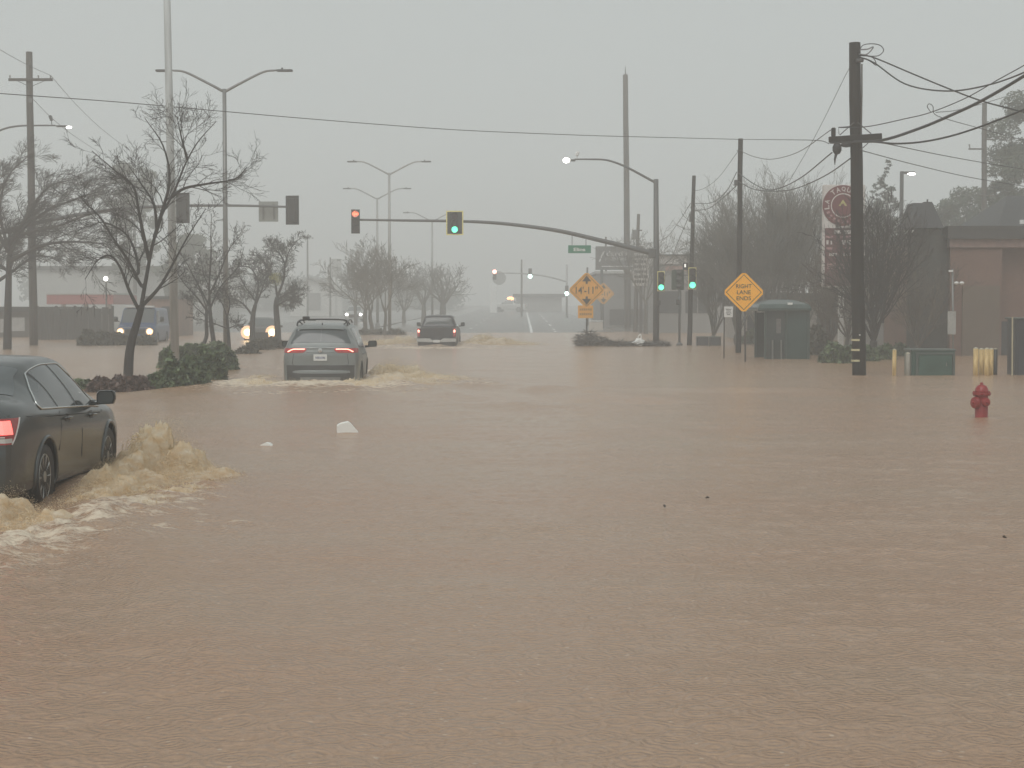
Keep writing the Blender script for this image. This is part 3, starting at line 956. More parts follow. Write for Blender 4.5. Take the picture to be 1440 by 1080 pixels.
# ---- near sedan --------------------------------------------------------------------------------
def make_sedan():
    paint = mat('dark_grey_paint', (0.095, 0.102, 0.102), 0.18, 0.6, var=.10, nscale=3, spec=.8)
    B = Body(top=[(0, .98), (.05, 1.045), (.25, 1.10), (.62, 1.125), (.85, 1.19), (1.15, 1.335), (1.5, 1.435), (1.95, 1.475), (2.4, 1.476), (2.8, 1.43), (3.15, 1.28), (3.55, 1.06), (3.75, .995), (4.2, .93), (4.6, .84), (4.8, .74)],
             belt=[(0, .94), (.5, .985), (1.2, .965), (2.2, .935), (3.4, .895), (4.1, .84), (4.8, .70)],
             width=[(0, .80), (.12, .845), (.4, .89), (1.0, .918), (2.5, .923), (3.8, .915), (4.4, .87), (4.8, .76)],
             roofw=[(0, .60), (1.0, .60), (2.2, .60), (3.3, .63), (4.8, .6)],
             z0=.20, L=4.8, wheels=(1.03, 3.83), rw=.33, bulge=.11, crease=.006)
    B.bprof = lambda z: (1.15 if z < .62 else 1.0 - .5 * (z - .62) / .4)
    B.nprof = lambda z: .9
    t = thing('sedan', 'dark grey sedan with chrome window surround ploughing brown water at the left edge', 'car', (SED['x'], SED['y'], -0.10))
    t.rotation_euler = (R(-.7), 0, R(1.0))
    b = MB(); B.shell(b, 150, 44); B.endcap(b, 'rear'); B.endcap(b, 'front')
    b.build('body', paint, t, smooth=True)
    arches(B, t, paint)
    for sg in (-1, 1):
        for wy in B.wheels: wheel(t, sg * (.918 - .115), wy, .33, sg)
    # glass
    VB, VT = 5.12, 6.90
    yq = lambda t_: .98 + .34 * t_ ** 1.4 - .16 * math.sin(PI * t_) * (1 - t_)
    yA = lambda t_: 3.42 - .86 * t_ ** .92
    def bar(f0, f1, t_): return f0 + (f1 - f0) * t_
    for sg in (-1, 1):
        for nm, a, c in (('quarter_window', yq, lambda t_: bar(1.60, 1.20 + .14, t_) - .02), ('rear_door_window', lambda t_: bar(1.65, 1.38, t_), lambda t_: bar(2.38, 2.06, t_)),
                         ('front_door_window', lambda t_: bar(2.47, 2.14, t_), yA)):
            m = MB(); B.patch(m, a, c, VB, VT, sg, 16, 10, .004)
            m.build(nm, M_GLASS, t, smooth=True)
        # dark frame behind the panes and the bright surround
        m = MB(); B.patch(m, lambda q: yq(q) - .02, lambda q: yA(q) + .02, VB - .03, VT + .03, sg, 40, 12, .0015)
        m.build('window_frame', M_TRIM, t, smooth=True)
        loop = []
        for k in range(31):                                   # along the belt, nose to tail
            y = yA(0) + (yq(0) - yA(0)) * k / 30
            loop.append((y, VB - .05))
        for k in range(1, 12): loop.append((yq(k / 12) - .012, VB + (VT - VB) * k / 12))
        for k in range(31): loop.append((yq(1) + (yA(1) - yq(1)) * k / 30, VT + .05))
        for k in range(1, 13): loop.append((yA(1 - k / 12) + .012, VT + (VB - VT) * k / 12))
        pts = []
        for y, v in loop:
            p = B.S(y, v); q = B.N(y, v)
            pts.append(Vector(((p.x + q.x * .006) * sg, p.y, p.z + q.z * .006)))
        m = MB(); m.tube(pts[:44], .010, 6); m.tube(pts[43:76], .008, 6); m.tube(pts[75:], .005, 6)
        m.build('chrome_window_trim', M_CHROME, t, smooth=True)
        m = MB()
        for sm, rr_ in (([(2.44, .95), (2.45, .70), (2.44, .45), (2.40, .24)], .004), ([(3.50, .86), (3.52, .6), (3.45, .30)], .004), ([(1.62, .93), (1.60, .78), (1.48, .55)], .004),
                        ([(.10, .955), (.5, .93), (1.2, .90), (1.7, .885), (2.4, .868), (3.4, .835)], .005), ([(1.5, .235), (3.3, .235)], .006)):
            m = MB(); seam(B, m, sm, sg, rr_); m.build('panel_gap', M_LINER, t)
        for yh in (1.86, 2.95):
            m = MB()
            zc = .855 if yh < 2 else .835
            m.tube(crom([B.side(yh - .11, zc, .002, sg), B.side(yh - .09, zc + .003, .035, sg), B.side(yh + .09, zc - .002, .035, sg), B.side(yh + .11, zc - .004, .002, sg)], 4), .013, 6)
            h = m.build('door_handle', paint, t, smooth=True)
            m = MB(); m.grid([[B.side(yh - .09 + .18 * i / 6, zc - .04 + .08 * j / 3, .0025, sg) for i in range(7)] for j in (range(4) if sg > 0 else range(3, -1, -1))])
            m.build('handle_recess', M_TRIM, h, smooth=True)
        mm = mirror(t, sg * .88, 3.12, 1.01, sg, paint, .205, .155)
        # tail lamp wraps the corner
        m = MB()
        zz = [.70, .735, .79, .85, .90, .935]
        rows = []
        for z in zz:
            row = [B.face('rear', sg * (.50 + .5 * i / 8), z, .008) for i in range(9)]
            ext = .06 + .20 * (z - .70) / .235
            row += [B.side(ext * i / 6 + .004, z, .008, sg) for i in range(1, 7)]
            rows.append(row)
        m.grid(rows if sg < 0 else [r_[::-1] for r_ in rows])
        tl = m.build('tail_lamp', M_REDLENS, t, smooth=True)
        m = MB()
        rows = [[B.face('rear', sg * (.80 + .20 * i / 5), z, .013) for i in range(6)] + [B.side(.03 * i, z, .013, sg) for i in (1, 2, 3)] for z in (.79, .82, .87, .915)]
        m.grid(rows if sg < 0 else [r_[::-1] for r_ in rows]); m.build('lit_bulb', M_TAIL, tl)
        m = MB(); m.tube([B.side(.065 + .20 * (z - .70) / .235, z, .012, sg) for z in zz], .008, 5)
        m.tube([B.face('rear', sg * (.6 + .4 * i / 6), .765, .012) for i in range(7)], .006, 4)
        m.build('lens_edge', M_CLEARLENS, tl)
        m = MB(); rows = [[B.face('rear', sg * (.60 + .40 * i / 5), z, .0105) for i in range(6)] + [B.side(.025 * i, z, .0105, sg) for i in (1, 2, 3)] for z in (.715, .755)]
        m.grid(rows if sg < 0 else [r_[::-1] for r_ in rows]); m.build('clear_lens', M_CLEARLENS, tl)
    m = MB(); B.patch(m, lambda q: .70 + .0 * q, lambda q: 1.30, 7.55, 9.99, 1, 14, 8, .004); B.patch(m, lambda q: .70, lambda q: 1.30, 7.55, 9.99, -1, 14, 8, .004)
    m.build('rear_window', M_GLASS, t, smooth=True)
    m = MB(); B.patch(m, lambda q: 2.88, lambda q: 3.66, 7.6, 9.99, 1, 12, 8, .004); B.patch(m, lambda q: 2.88, lambda q: 3.66, 7.6, 9.99, -1, 12, 8, .004)
    m.build('windscreen', M_GLASS, t, smooth=True)
    m = MB(); m.tube([B.face('rear', -1 + .14 * i, .60, .006) for i in range(1, 14)], .008, 5); m.build('bumper_crease', M_TRIM, t)
    m = MB(); m.tube([B.face('rear', -1 + .14 * i, .40, .008) for i in range(1, 14)], .012, 5); m.build('bumper_trim', M_CHROME, t)
    m = MB(); m.tube([B.face('rear', -.55 + .1 * i, .95, .004) for i in range(12)], .006, 4); m.build('boot_lid_gap', M_TRIM, t)
    m = MB(); m.box((0, -.135, .76), (.31, .012, .16), bev=.01); m.build('number_plate', M_PLATE, t)
    m = MB(); m.box((0.1, 1.18, 1.40), (.30, .03, .02)); m.build('high_brake_lamp', M_REDLENS, t)
    return t
make_sedan()

# ---- grey SUV --------------------------------------------------------------------------------
def make_suv():
    paint = mat('silver_grey_paint', (0.215, 0.228, 0.223), 0.28, 0.3, var=.06, nscale=3)
    clad = mat('grey_plastic_cladding', (0.050, 0.050, 0.048), 0.65, var=.1)
    B = Body(top=[(0, 1.14), (.05, 1.20), (.14, 1.33), (.28, 1.52), (.36, 1.615), (.5, 1.645), (1.2, 1.68), (2.2, 1.69), (2.7, 1.66), (3.1, 1.50), (3.6, 1.18), (3.75, 1.12), (4.2, 1.06), (4.5, .92), (4.58, .82)],
             belt=[(0, 1.08), (.3, 1.12), (1.2, 1.09), (3.2, 1.04), (4.0, .98), (4.58, .8)],
             width=[(0, .83), (.1, .875), (.3, .905), (1.0, .925), (2.5, .925), (3.8, .92), (4.3, .86), (4.58, .72)],
             roofw=[(0, .70), (.35, .62), (1.0, .64), (2.2, .65), (3.3, .70), (4.6, .65)],
             z0=.22, L=4.58, wheels=(.95, 3.64), rw=.355, bulge=.13, crease=.01)
    def bp(z):
        if z < .55: return 1.25
        if z < .66: return 1.25 - .35 * (z - .55) / .11
        if z < .95: return .9
        return .9 - .5 * min(1, (z - .95) / .22)
    B.bprof = bp
    t = thing('suv', 'silver grey SUV with roof rails seen from behind in a churning wake', 'car', (SUV['x'], SUV['y'], -0.26), rz=R(2.2))
    b = MB(); B.shell(b, 110, 40); B.endcap(b, 'rear'); B.endcap(b, 'front')
    b.build('body', paint, t, smooth=True)
    arches(B, t, clad)
    for sg in (-1, 1):
        for wy in B.wheels: wheel(t, sg * (.925 - .12), wy, .355, sg, .22, 5)
    # lower bumper in dark cladding
    m = MB(); B.facepatch(m, 'rear', [(z, -.97, .97) for z in (.225, .35, .48, .60, .70)], .004, 20)
    m.build('bumper_cladding', clad, t, smooth=True)
    m = MB(); B.facepatch(m, 'rear', [(.28, -.55, .55), (.36, -.58, .58), (.42, -.58, .58)], .010, 12); m.build('bumper_insert', mat('silver_bumper_trim', (.22, .22, .21), .4, .4), t, smooth=True)
    # rear glass
    for nm, a, c, v0 in (('rear_window', .075, .325, 7.35),):
        m = MB()
        for sg in (1, -1): B.patch(m, lambda q: a, lambda q: c, v0, 9.99, sg, 10, 10, .006)
        m.build(nm, M_GLASS, t, smooth=True)
    for sg in (-1, 1):
        for nm, a, c in (('quarter_window', lambda q: .62 + .08 * q, lambda q: 1.02 - .03 * q), ('rear_door_window', lambda q: 1.09 - .02 * q, lambda q: 1.98 - .08 * q), ('front_door_window', lambda q: 2.06 - .08 * q, lambda q: 3.25 - .62 * q)):
            m = MB(); B.patch(m, a, c, 5.12, 6.85, sg, 10, 8, .005); m.build(nm, M_GLASS, t, smooth=True)
        m = MB(); B.patch(m, lambda q: .58 + .08 * q, lambda q: 3.28 - .62 * q, 5.06, 6.9, sg, 24, 8, .002); m.build('window_frame', M_TRIM, t, smooth=True)
        for sm in ([(2.02, 1.03), (2.03, .7), (2.0, .4)], [(1.05, 1.05), (1.03, .85), (1.2, .62)], [(3.2, 1.0), (3.2, .5)]):
            m = MB(); seam(B, m, sm, sg); m.build('panel_gap', M_LINER, t)
        m = MB(); rows = [[B.side(1.35 + 1.9 * i / 12, z, .010, sg) for i in range(13)] for z in (.24, .33, .40)]; m.grid(rows if sg > 0 else rows[::-1]); m.build('side_cladding', clad, t, smooth=True)
        for yh in (1.55, 2.5):
            m = MB(); m.tube([B.side(yh - .1, .93, .002, sg), B.side(yh - .07, .93, .035, sg), B.side(yh + .07, .93, .035, sg), B.side(yh + .1, .93, .002, sg)], .014, 6); m.build('door_handle', paint, t, smooth=True)
        mirror(t, sg * .93, 3.02, 1.145, sg, M_TRIM, .23, .17)
        # rail
        m = MB(); pts = [(.60, 1.64), (.68, 1.70), (.9, 1.735), (1.6, 1.765), (2.2, 1.755), (2.6, 1.69)]
        m.tube(crom([(sg * .60, y, z) for y, z in pts], 4), .019, 6); m.build('roof_rail', M_TRIM, t, smooth=True)
        # slim tail lamp reaching inwards
        m = MB()
        rows = []
        for k, z in enumerate((.995, 1.02, 1.05, 1.08, 1.105)):
            inner = (.52, .46, .42, .42, .44)[k]
            row = [B.face('rear', sg * (inner + (1 - inner) * i / 10), z, .010) for i in range(11)] + [B.side(.05 * i + .004, z, .010, sg) for i in range(1, 5 + (k > 1))]
            if len(row) < 16: row += [row[-1]] * (16 - len(row))
            rows.append(row)
        m.grid(rows if sg < 0 else [r_[::-1] for r_ in rows])
        tl = m.build('tail_lamp', M_REDLENS, t, smooth=True)
        m = MB(); pts = [B.face('rear', sg * q, z, .020) for q, z in ((.47, 1.082), (.6, 1.082), (.80, 1.080), (.875, 1.062), (.93, 1.035), (.965, 1.02))]
        m.tube(crom(pts, 4), .014, 6); m.build('light_bar', M_TAILW, tl, smooth=True)
    # cross rails with the dark lump on the left one
    m = MB()
    for y in (1.0,):
        m.tube(crom([(-.64, y, 1.62), (-.62, y, 1.70), (-.50, y, 1.765), (-.1, y, 1.78), (.35, y, 1.775), (.54, y, 1.75), (.64, y, 1.66)], 5), .022, 6)
    m.tube([(.60, 1.0, 1.74), (.47, .95, 1.64)], .016, 5); m.tube([(-.60, 1.0, 1.74), (-.50, .95, 1.66)], .016, 5)
    m.build('cross_bar', M_TRIM, t, smooth=True)
    m = MB(); m.box((-.42, .98, 1.815), (.17, .12, .075), bev=.02); m.box((-.28, .98, 1.77), (.2, .08, .04), bev=.01); m.build('rack_clamp', M_TRIM, t)
    m = MB(); m.tube([(0, .62, 1.63), (0, .55, 1.70)], [.02, .008], 5); m.build('roof_aerial', M_TRIM, t)
    m = MB(); m.grid([[B.S(.38 - .04 * j, 8.0 + 1.99 * i / 8) * 1.0 + Vector((0, -.02 * j, .012)) for i in range(9)] for j in range(3)]); 
    m.grid([[Vector((-1, 1, 1)) * 0 + Vector((-(B.S(.38 - .04 * j, 8.0 + 1.99 * i / 8)).x, (B.S(.38 - .04 * j, 8.0)).y - .02 * j, (B.S(.38 - .04 * j, 8.0 + 1.99 * i / 8)).z + .012)) for i in range(9)] for j in range(3)])
    m.build('roof_spoiler', paint, t, smooth=True)
    m = MB(); m.tube([B.face('rear', -.42 + .084 * i, 1.10, .012) for i in range(11)], .012, 6); m.tube([B.face('rear', -.42 + .084 * i, 1.00, .006) for i in range(11)], .006, 4)
    m.build('tailgate_trim', mat('satin_trim', (.22, .225, .22), .35, .6), t, smooth=True)
    m = MB(); m.lathe([(.01, 0), (.055, 0), (.055, -.01), (.01, -.012)], (0, -.125, 1.055), 16, 'Y'); m.build('tailgate_badge', M_CHROME, t)
    m = MB(); m.box((0, -.132, .885), (.32, .010, .155), bev=.008)
    pl = m.build('number_plate', M_PLATE, t)
    m = MB(); m.box((0, -.1385, .880), (.24, .002, .05)); m.build('worn_characters', mat('plate_ink', (.30, .31, .36), .5, var=.6, nscale=30), pl)
    m = MB(); seamp = [B.face('rear', sx, z, .003) for sx, z in ((-.78, .97), (-.80, .75), (-.74, .665), (0, .655), (.74, .665), (.80, .75), (.78, .97))]; m.tube(seamp, .005, 4); m.build('tailgate_gap', M_LINER, t)
    return t
make_suv()

# ---- compact pickup --------------------------------------------------------------------------
def pickup_parts(t, paint, L=5.0, lights='rear', W=.88, lit_front=None, deck=.98):
    """double-cab pickup: box bed from y=0 to 1.75, cab from 1.85, nose at L"""
    B = Body(top=[(0, 1.22), (.3, 1.22), (1.60, 1.22), (1.70, 1.24), (1.78, 1.50), (1.86, 1.70), (1.98, 1.77), (2.5, 1.80), (3.0, 1.78), (3.3, 1.70), (3.75, 1.38), (3.9, 1.30), (4.5, 1.24), (4.85, 1.12), (L, .96)],
             belt=[(0, 1.19), (1.7, 1.19), (2.4, 1.22), (3.7, 1.20), (4.4, 1.14), (L, .92)],
             width=[(0, W - .03), (.1, W), (1.7, W), (4.4, W), (4.85, W - .05), (L, W - .14)],
             roofw=[(0, .7), (1.75, .64), (2.6, .64), (3.5, .68), (L, .6)],
             z0=.36, L=L, wheels=(1.0, 4.05), rw=.37, bulge=.02, crease=0)
    B.nbulge = .1
    b = MB(); B.shell(b, 100, 36); B.endcap(b, 'rear'); B.endcap(b, 'front')
    b.build('body', paint, t, smooth=True)
    arches(B, t, paint)
    for sg in (-1, 1):
        for wy in B.wheels: wheel(t, sg * (W - .12), wy, .37, sg, .24, 6)
        for nm, a, c in (('rear_door_window', lambda q: 1.98 + .02 * q, lambda q: 2.55), ('front_door_window', lambda q: 2.62, lambda q: 3.62 - .50 * q)):
            m = MB(); B.patch(m, a, c, 5.15, 6.8, sg, 8, 6, .005); m.build(nm, M_GLASS, t, smooth=True)
        m = MB(); B.patch(m, lambda q: 1.95, lambda q: 3.66 - .5 * q, 5.08, 6.86, sg, 20, 6, .002); m.build('window_frame', M_TRIM, t, smooth=True)
        for sm in ([(2.58, 1.15), (2.58, .42)], [(1.88, 1.15), (1.88, .42)], [(3.66, 1.1), (3.66, .45)]):
            m = MB(); seam(B, m, sm, sg, .007); m.build('panel_gap', M_LINER, t)
        mirror(t, sg * (W + .01), 3.45, 1.34, sg, M_TRIM, .20, .20)
        m = MB(); m.box((sg * (W - .075), -.022, 1.00), (.13, .03, .38), bev=.01)
        tl = m.build('tail_lamp', M_REDLENS, t)
        m = MB(); m.sphere((sg * (W - .075), -.036, 1.06), .055, 10, (1, .4, 1.3)); m.build('lit_bulb', M_TAILW if lights == 'rear' else M_REDLENS, tl, smooth=True)
        m = MB(); m.box((sg * (W - .24), L + .02, .98), (.32, .10, .17), bev=.02)
        hl = m.build('headlight', M_CLEARLENS, t)
        if lit_front:
            m = MB(); m.sphere((sg * (W - .24), L + .075, .98), .085, 12, (1.1, .4, .9)); m.build('lit_bulb', lit_front, hl, smooth=True)
    m = MB()
    for sg in (1, -1): B.patch(m, lambda q: 1.745, lambda q: 1.84, 7.4, 9.99, sg, 8, 8, .006)
    m.build('rear_window', M_GLASS, t, smooth=True)
    m = MB()
    for sg in (1, -1): B.patch(m, lambda q: 3.34, lambda q: 3.78, 7.5, 9.99, sg, 8, 8, .006)
    m.build('windscreen', M_GLASS, t, smooth=True)
    # tailgate and bumper
    m = MB(); m.box((0, -.022, .98), (2 * W - .34, .02, .44), bev=.01); m.build('tailgate', paint, t)
    m = MB()
    m.prism([(-W, .58), (-W, .73), (-.30, .73), (-.22, .66), (.22, .66), (.30, .73), (W, .73), (W, .58), (.28, .56), (-.28, .56)], -.17, -.03)
    m.build('rear_bumper', M_CHROME, t)
    m = MB(); m.box((0, -.174, .60), (.30, .008, .12)); m.build('number_plate', M_PLATE, t)
    m = MB(); m.box((0, L + .09, .52), (2 * W - .1, .16, .22), bev=.04); m.build('front_bumper', M_TRIM if lit_front else M_CHROME, t)
    m = MB(); m.box((0, L + .06, .86), (.95, .05, .26), bev=.02)
    for k in range(4): m.box((0, L + .09, .77 + .06 * k), (.9, .02, .018))
    m.build('grille', M_TRIM, t)
    # bed opening
    m = MB(); m.box((0, .88, 1.224), (2 * W - .34, 1.42, .012)); m.build('bed_cover', M_TRIM, t)
    return B

t = thing('pickup_truck', 'dark pickup truck seen from behind with glowing tail lamps and chrome bumper', 'pickup truck', (PKP['x'], PKP['y'], -0.38), rz=R(-.6))
pickup_parts(t, mat('dark_pickup_paint', (0.035, 0.035, 0.042), 0.30, 0.25, var=.08), W=.90)

# white and pale patrol pickup far up the street, broadside with a beacon
yb = 268.0
pw = at(718, 438, yb)
t = thing('patrol_truck', 'pale truck parked across the far street with an orange beacon on its roof', 'truck', (pw.x + 2.4, yb, G(0, yb) + 0.10), rz=R(78))
pickup_parts(t, mat('pale_truck_paint', (0.55, 0.55, 0.53), 0.35, var=.05), lights='off', W=.95)
m = MB(); m.box((0, 2.6, 1.80), (1.2, .3, .12), bev=.03); bc = m.build('light_bar', M_TRIM, t)
m = MB(); m.sphere((.55, 2.6, 2.02), .42, 14, (.7, 1.3, .75)); m.build('lit_beacon', lamp_mat('beacon_orange', (1.0, 0.36, 0.14), 6), bc, smooth=True)

# blue vehicle with warm headlights beyond the hedge on the left: a cab-over style van front
def make_blue_truck():
    paint = mat('blue_van_paint', (0.035, 0.07, 0.16), 0.3, .2, var=.08)
    silver = mat('silver_van_paint', (0.30, 0.30, 0.29), 0.35, .3)
    B = Body(top=[(0, 1.95), (.1, 2.02), (3.8, 2.05), (4.2, 2.0), (4.55, 1.72), (4.95, 1.26), (5.05, 1.2), (5.5, 1.12), (5.7, .96)],
             belt=[(0, 1.2), (4.6, 1.18), (5.2, 1.08), (5.7, .92)],
             width=[(0, .95), (.1, .98), (5.2, .98), (5.55, .92), (5.7, .82)],
             roofw=[(0, .82), (4.4, .80), (5.7, .75)], z0=.34, L=5.7, wheels=(1.2, 4.75), rw=.38, bulge=.03)
    B.nbulge = .14
    t = thing('van', 'blue van with warm glowing headlights coming past the low hedge on the left', 'van', (TRK['x'] - 1.2, TRK['y'] + 5.7, -0.28), rz=PI + R(4))
    b = MB(); B.shell(b, 90, 34); B.endcap(b, 'rear'); B.endcap(b, 'front'); b.build('body', paint, t, smooth=True)
    arches(B, t, paint)
    for sg in (-1, 1):
        for wy in B.wheels: wheel(t, sg * .86, wy, .38, sg, .24, 6)
        m = MB(); B.patch(m, lambda q: 3.3, lambda q: 4.75 - .55 * q, 5.15, 6.7, sg, 8, 6, .005); m.build('door_window', M_GLASS, t, smooth=True)
        mirror(t, sg * 1.0, 4.5, 1.45, sg, M_TRIM, .22, .28)
        m = MB(); m.box((sg * .70, 5.80, .84), (.36, .12, .22), bev=.03); h = m.build('headlight', M_CLEARLENS, t)
        m = MB(); m.sphere((sg * .72, 5.87, .84), .12, 12, (1.1, .45, 1.0)); m.build('lit_bulb', M_HEADW, h, smooth=True)
        m = MB(); m.lathe([(.02, 0), (.17, 0), (.18, .02), (.12, .03)], (sg * .72, 5.85, .84), 20, 'Y'); m.build('halo_disc', M_HALO, h)  # added glowing disc, imitates the halo round the bulb
    m = MB()
    for sg in (1, -1): B.patch(m, lambda q: 4.28, lambda q: 4.92, 7.4, 9.99, sg, 8, 8, .006)
    m.build('windscreen', M_GLASS, t, smooth=True)
    m = MB(); m.box((0, 4.12, 2.08), (1.45, .35, .10), bev=.03); m.build('roof_rack', M_PLATE, t)
    m = MB(); m.box((0, 5.86, .50), (1.8, .12, .24), bev=.04); m.build('front_bumper', silver, t)
    m = MB(); m.box((0, 5.85, .84), (.96, .05, .24), bev=.02)
    g = m.build('grille', M_TRIM, t)
    m = MB(); m.box((0, 5.80, 1.03), (1.5, .10, .04), bev=.01); m.build('bonnet_trim', silver, t)
make_blue_truck()

# oncoming car with big warm lamps behind the leaning median trees
def make_oncoming(name, label, px, Y, paint, lamp, rl, rz=PI, zoff=-.28):
    B = Body(top=[(0, 1.0), (.3, 1.06), (.8, 1.3), (1.3, 1.44), (2.2, 1.50), (2.7, 1.44), (3.1, 1.26), (3.55, 1.02), (4.2, .92), (4.5, .82), (4.7, .70)],
             belt=[(0, .95), (2.2, .95), (3.6, .9), (4.7, .66)], width=[(0, .84), (.2, .90), (4.2, .9), (4.5, .84), (4.7, .74)],
             roofw=[(0, .6), (4.7, .6)], z0=.22, L=4.7, wheels=(1.0, 3.75), rw=.33, bulge=.05)
    B.nbulge = .16
    p = at(px, 476, Y)
    t = thing(name, label, 'car', (p.x, Y + 4.7, zoff if Y < 130 else G(0, Y) + .08), rz=rz)
    b = MB(); B.shell(b, 80, 30); B.endcap(b, 'rear'); B.endcap(b, 'front'); b.build('body', paint, t, smooth=True)
    arches(B, t, paint)
    for sg in (-1, 1):
        for wy in B.wheels: wheel(t, sg * .79, wy, .33, sg, .2, 6)
        m = MB(); B.patch(m, lambda q: 1.0 + .3 * q, lambda q: 3.4 - .75 * q, 5.15, 6.8, sg, 8, 6, .005); m.build('side_window', M_GLASS, t, smooth=True)
        mirror(t, sg * .9, 3.2, 1.0, sg, paint, .2, .13)
        m = MB(); m.box((sg * .64, 4.80, .70), (.30, .10, .14), bev=.03); h = m.build('headlight', M_CLEARLENS, t)
        m = MB(); m.sphere((sg * .66, 4.87, .70), rl, 12, (1.05, .45, 1)); m.build('lit_bulb', lamp, h, smooth=True)
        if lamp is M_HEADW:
            m = MB(); m.lathe([(.02, 0), (rl * 1.85, 0), (rl * 1.9, .02), (rl * 1.1, .03)], (sg * .66, 4.85, .70), 20, 'Y'); m.build('halo_disc', M_HALO, h)  # oversized glowing disc added as the lamp's halo
    m = MB()
    for sg in (1, -1): B.patch(m, lambda q: 2.76, lambda q: 3.48, 7.4, 9.99, sg, 8, 8, .006)
    m.build('windscreen', M_GLASS, t, smooth=True)
    m = MB(); m.box((0, 4.88, .55), (.9, .05, .30), bev=.02); m.build('grille', M_TRIM, t)
make_oncoming('oncoming_car', 'dark car with large amber glowing headlights just behind the leaning median trees', 355, 96.0,
              mat('dark_oncoming_paint', (0.06, 0.055, 0.05), .3, .2), M_HEADW, .19, PI + R(5))
make_oncoming('oncoming_car', 'distant car showing two small white headlights in the haze left of the median', 494, 168.0,
              mat('pale_oncoming_paint', (0.35, 0.35, 0.34), .3, .2), M_HEADC, .125, PI + R(3), zoff=-.02)
# ------------------------------------------------------------------ street furniture
M_STEEL = mat('galvanised_steel', (0.20, 0.20, 0.195), 0.45, 0.5, var=.12, nscale=4, stretch=(1, 1, .2))
M_STEELD = mat('dull_galvanised_steel', (0.10, 0.10, 0.10), 0.5, 0.3, var=.12, nscale=4, stretch=(1, 1, .2))
M_CONC = mat('pale_concrete_pole', (0.42, 0.43, 0.42), 0.6, var=.22, nscale=2.2, stretch=(3, 3, .25), bump=.2)
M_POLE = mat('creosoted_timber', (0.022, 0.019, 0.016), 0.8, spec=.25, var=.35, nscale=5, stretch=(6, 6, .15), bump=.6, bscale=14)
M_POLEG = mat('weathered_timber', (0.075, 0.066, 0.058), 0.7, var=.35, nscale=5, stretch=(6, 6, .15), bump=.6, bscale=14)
M_WIRE = mat('black_cable', (0.022, 0.022, 0.022), 0.5)
M_INS = mat('grey_insulator', (0.16, 0.16, 0.16), 0.3)
M_SIG = mat('signal_black', (0.018, 0.018, 0.017), 0.5, var=.2)
M_SIGG = mat('signal_dark_green', (0.02, 0.04, 0.025), 0.5, var=.2)
M_RETRO = mat('yellow_retro_border', (0.85, 0.76, 0.30), 0.5, var=.08)
M_GREENL = lamp_mat('green_signal_lit', (0.12, 1.0, 0.58), 2.0)
M_REDL = lamp_mat('red_arrow_lit', (1.0, 0.16, 0.06), 2.4)
M_LENSOFF = mat('unlit_lens', (0.03, 0.02, 0.018), 0.25)
M_LENSR = mat('unlit_red_lens', (0.05, 0.015, 0.012), 0.25)
M_LAMP = lamp_mat('street_lamp_lit', (1.0, 0.97, 0.90), 7.0)
M_LUM = mat('luminaire_grey', (0.10, 0.10, 0.10), 0.4, .3)
M_ORANGE = mat('orange_yellow_sheeting', (1.0, 0.46, 0.018), 0.5, var=.03)
M_ORANGE2 = mat('faded_orange_sheeting', (0.75, 0.36, 0.05), 0.5, var=.08)
M_INK = mat('sign_black', (0.03, 0.022, 0.015), 0.5)
M_WHITE = mat('white_sheeting', (0.70, 0.70, 0.68), 0.5, var=.05)
M_GREENS = mat('green_sheeting', (0.02, 0.20, 0.12), 0.5, var=.06)

def rel(p, o): return Vector(p) - Vector(o)

M_POLEHAZE = mat('haze_paled_pole', (0.34, 0.34, 0.33), 0.45, 0.3, var=.1, nscale=4, stretch=(1, 1, .2))  # for far poles only: extra haze put into a paler colour
# ---- double-arm median lights ------------------------------------------------------------------
def double_light(px, Y, toppx, label, reach=2.15, tone=None, lean=0.0):
    z0 = min(-0.35, 0) if Y < 118 else G(0, Y)
    base = at(px, 480, Y); base.z = z0
    top = at(px - lean, toppx, Y)
    H = top.z - z0
    t = thing('street_light', label, 'street light', base, group='double armed street lights along the median')
    m = MB(); m.lathe([(.19, 0), (.19, .35), (.13, .40)], n=12); m.build('pole_base', M_STEEL, t)
    m = MB(); m.tube([(0, 0, .38), (0, 0, H * .5), (0, 0, H)], [.115, .095, .075], 12); m.build('pole', M_POLEHAZE if Y > 100 else M_STEEL, t, smooth=True)
    for sg in (-1, 1):
        m = MB()
        pts = crom([(0, 0, H - .12), (sg * reach * .35, 0, H + .28), (sg * reach * .72, 0, H + .66), (sg * (reach - .1), 0, H + .72)], 6)
        m.tube(pts, [.055 - .018 * i / (len(pts) - 1) for i in range(len(pts))], 8)
        m.build('arm', M_POLEHAZE if Y > 100 else M_STEEL, t, smooth=True)
        m = MB(); m.box((sg * (reach + .22), 0, H + .71), (.62, .24, .085), bev=.03)
        lu = m.build('luminaire', M_LUM, t)
        m = MB(); m.lathe([(.035, 0), (.04, .05), (.02, .08)], (sg * (reach + .12), 0, H + .75), 8); m.build('photocell', M_LUM, lu)
    return t
double_light(318, 70, 125, 'tall double armed street light in the median beside the hedge, nearest of its kind')
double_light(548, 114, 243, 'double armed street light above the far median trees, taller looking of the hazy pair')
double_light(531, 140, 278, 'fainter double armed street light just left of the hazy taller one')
double_light(608, 164, 310, 'thin pale double armed street light behind the pickup and its far trees')

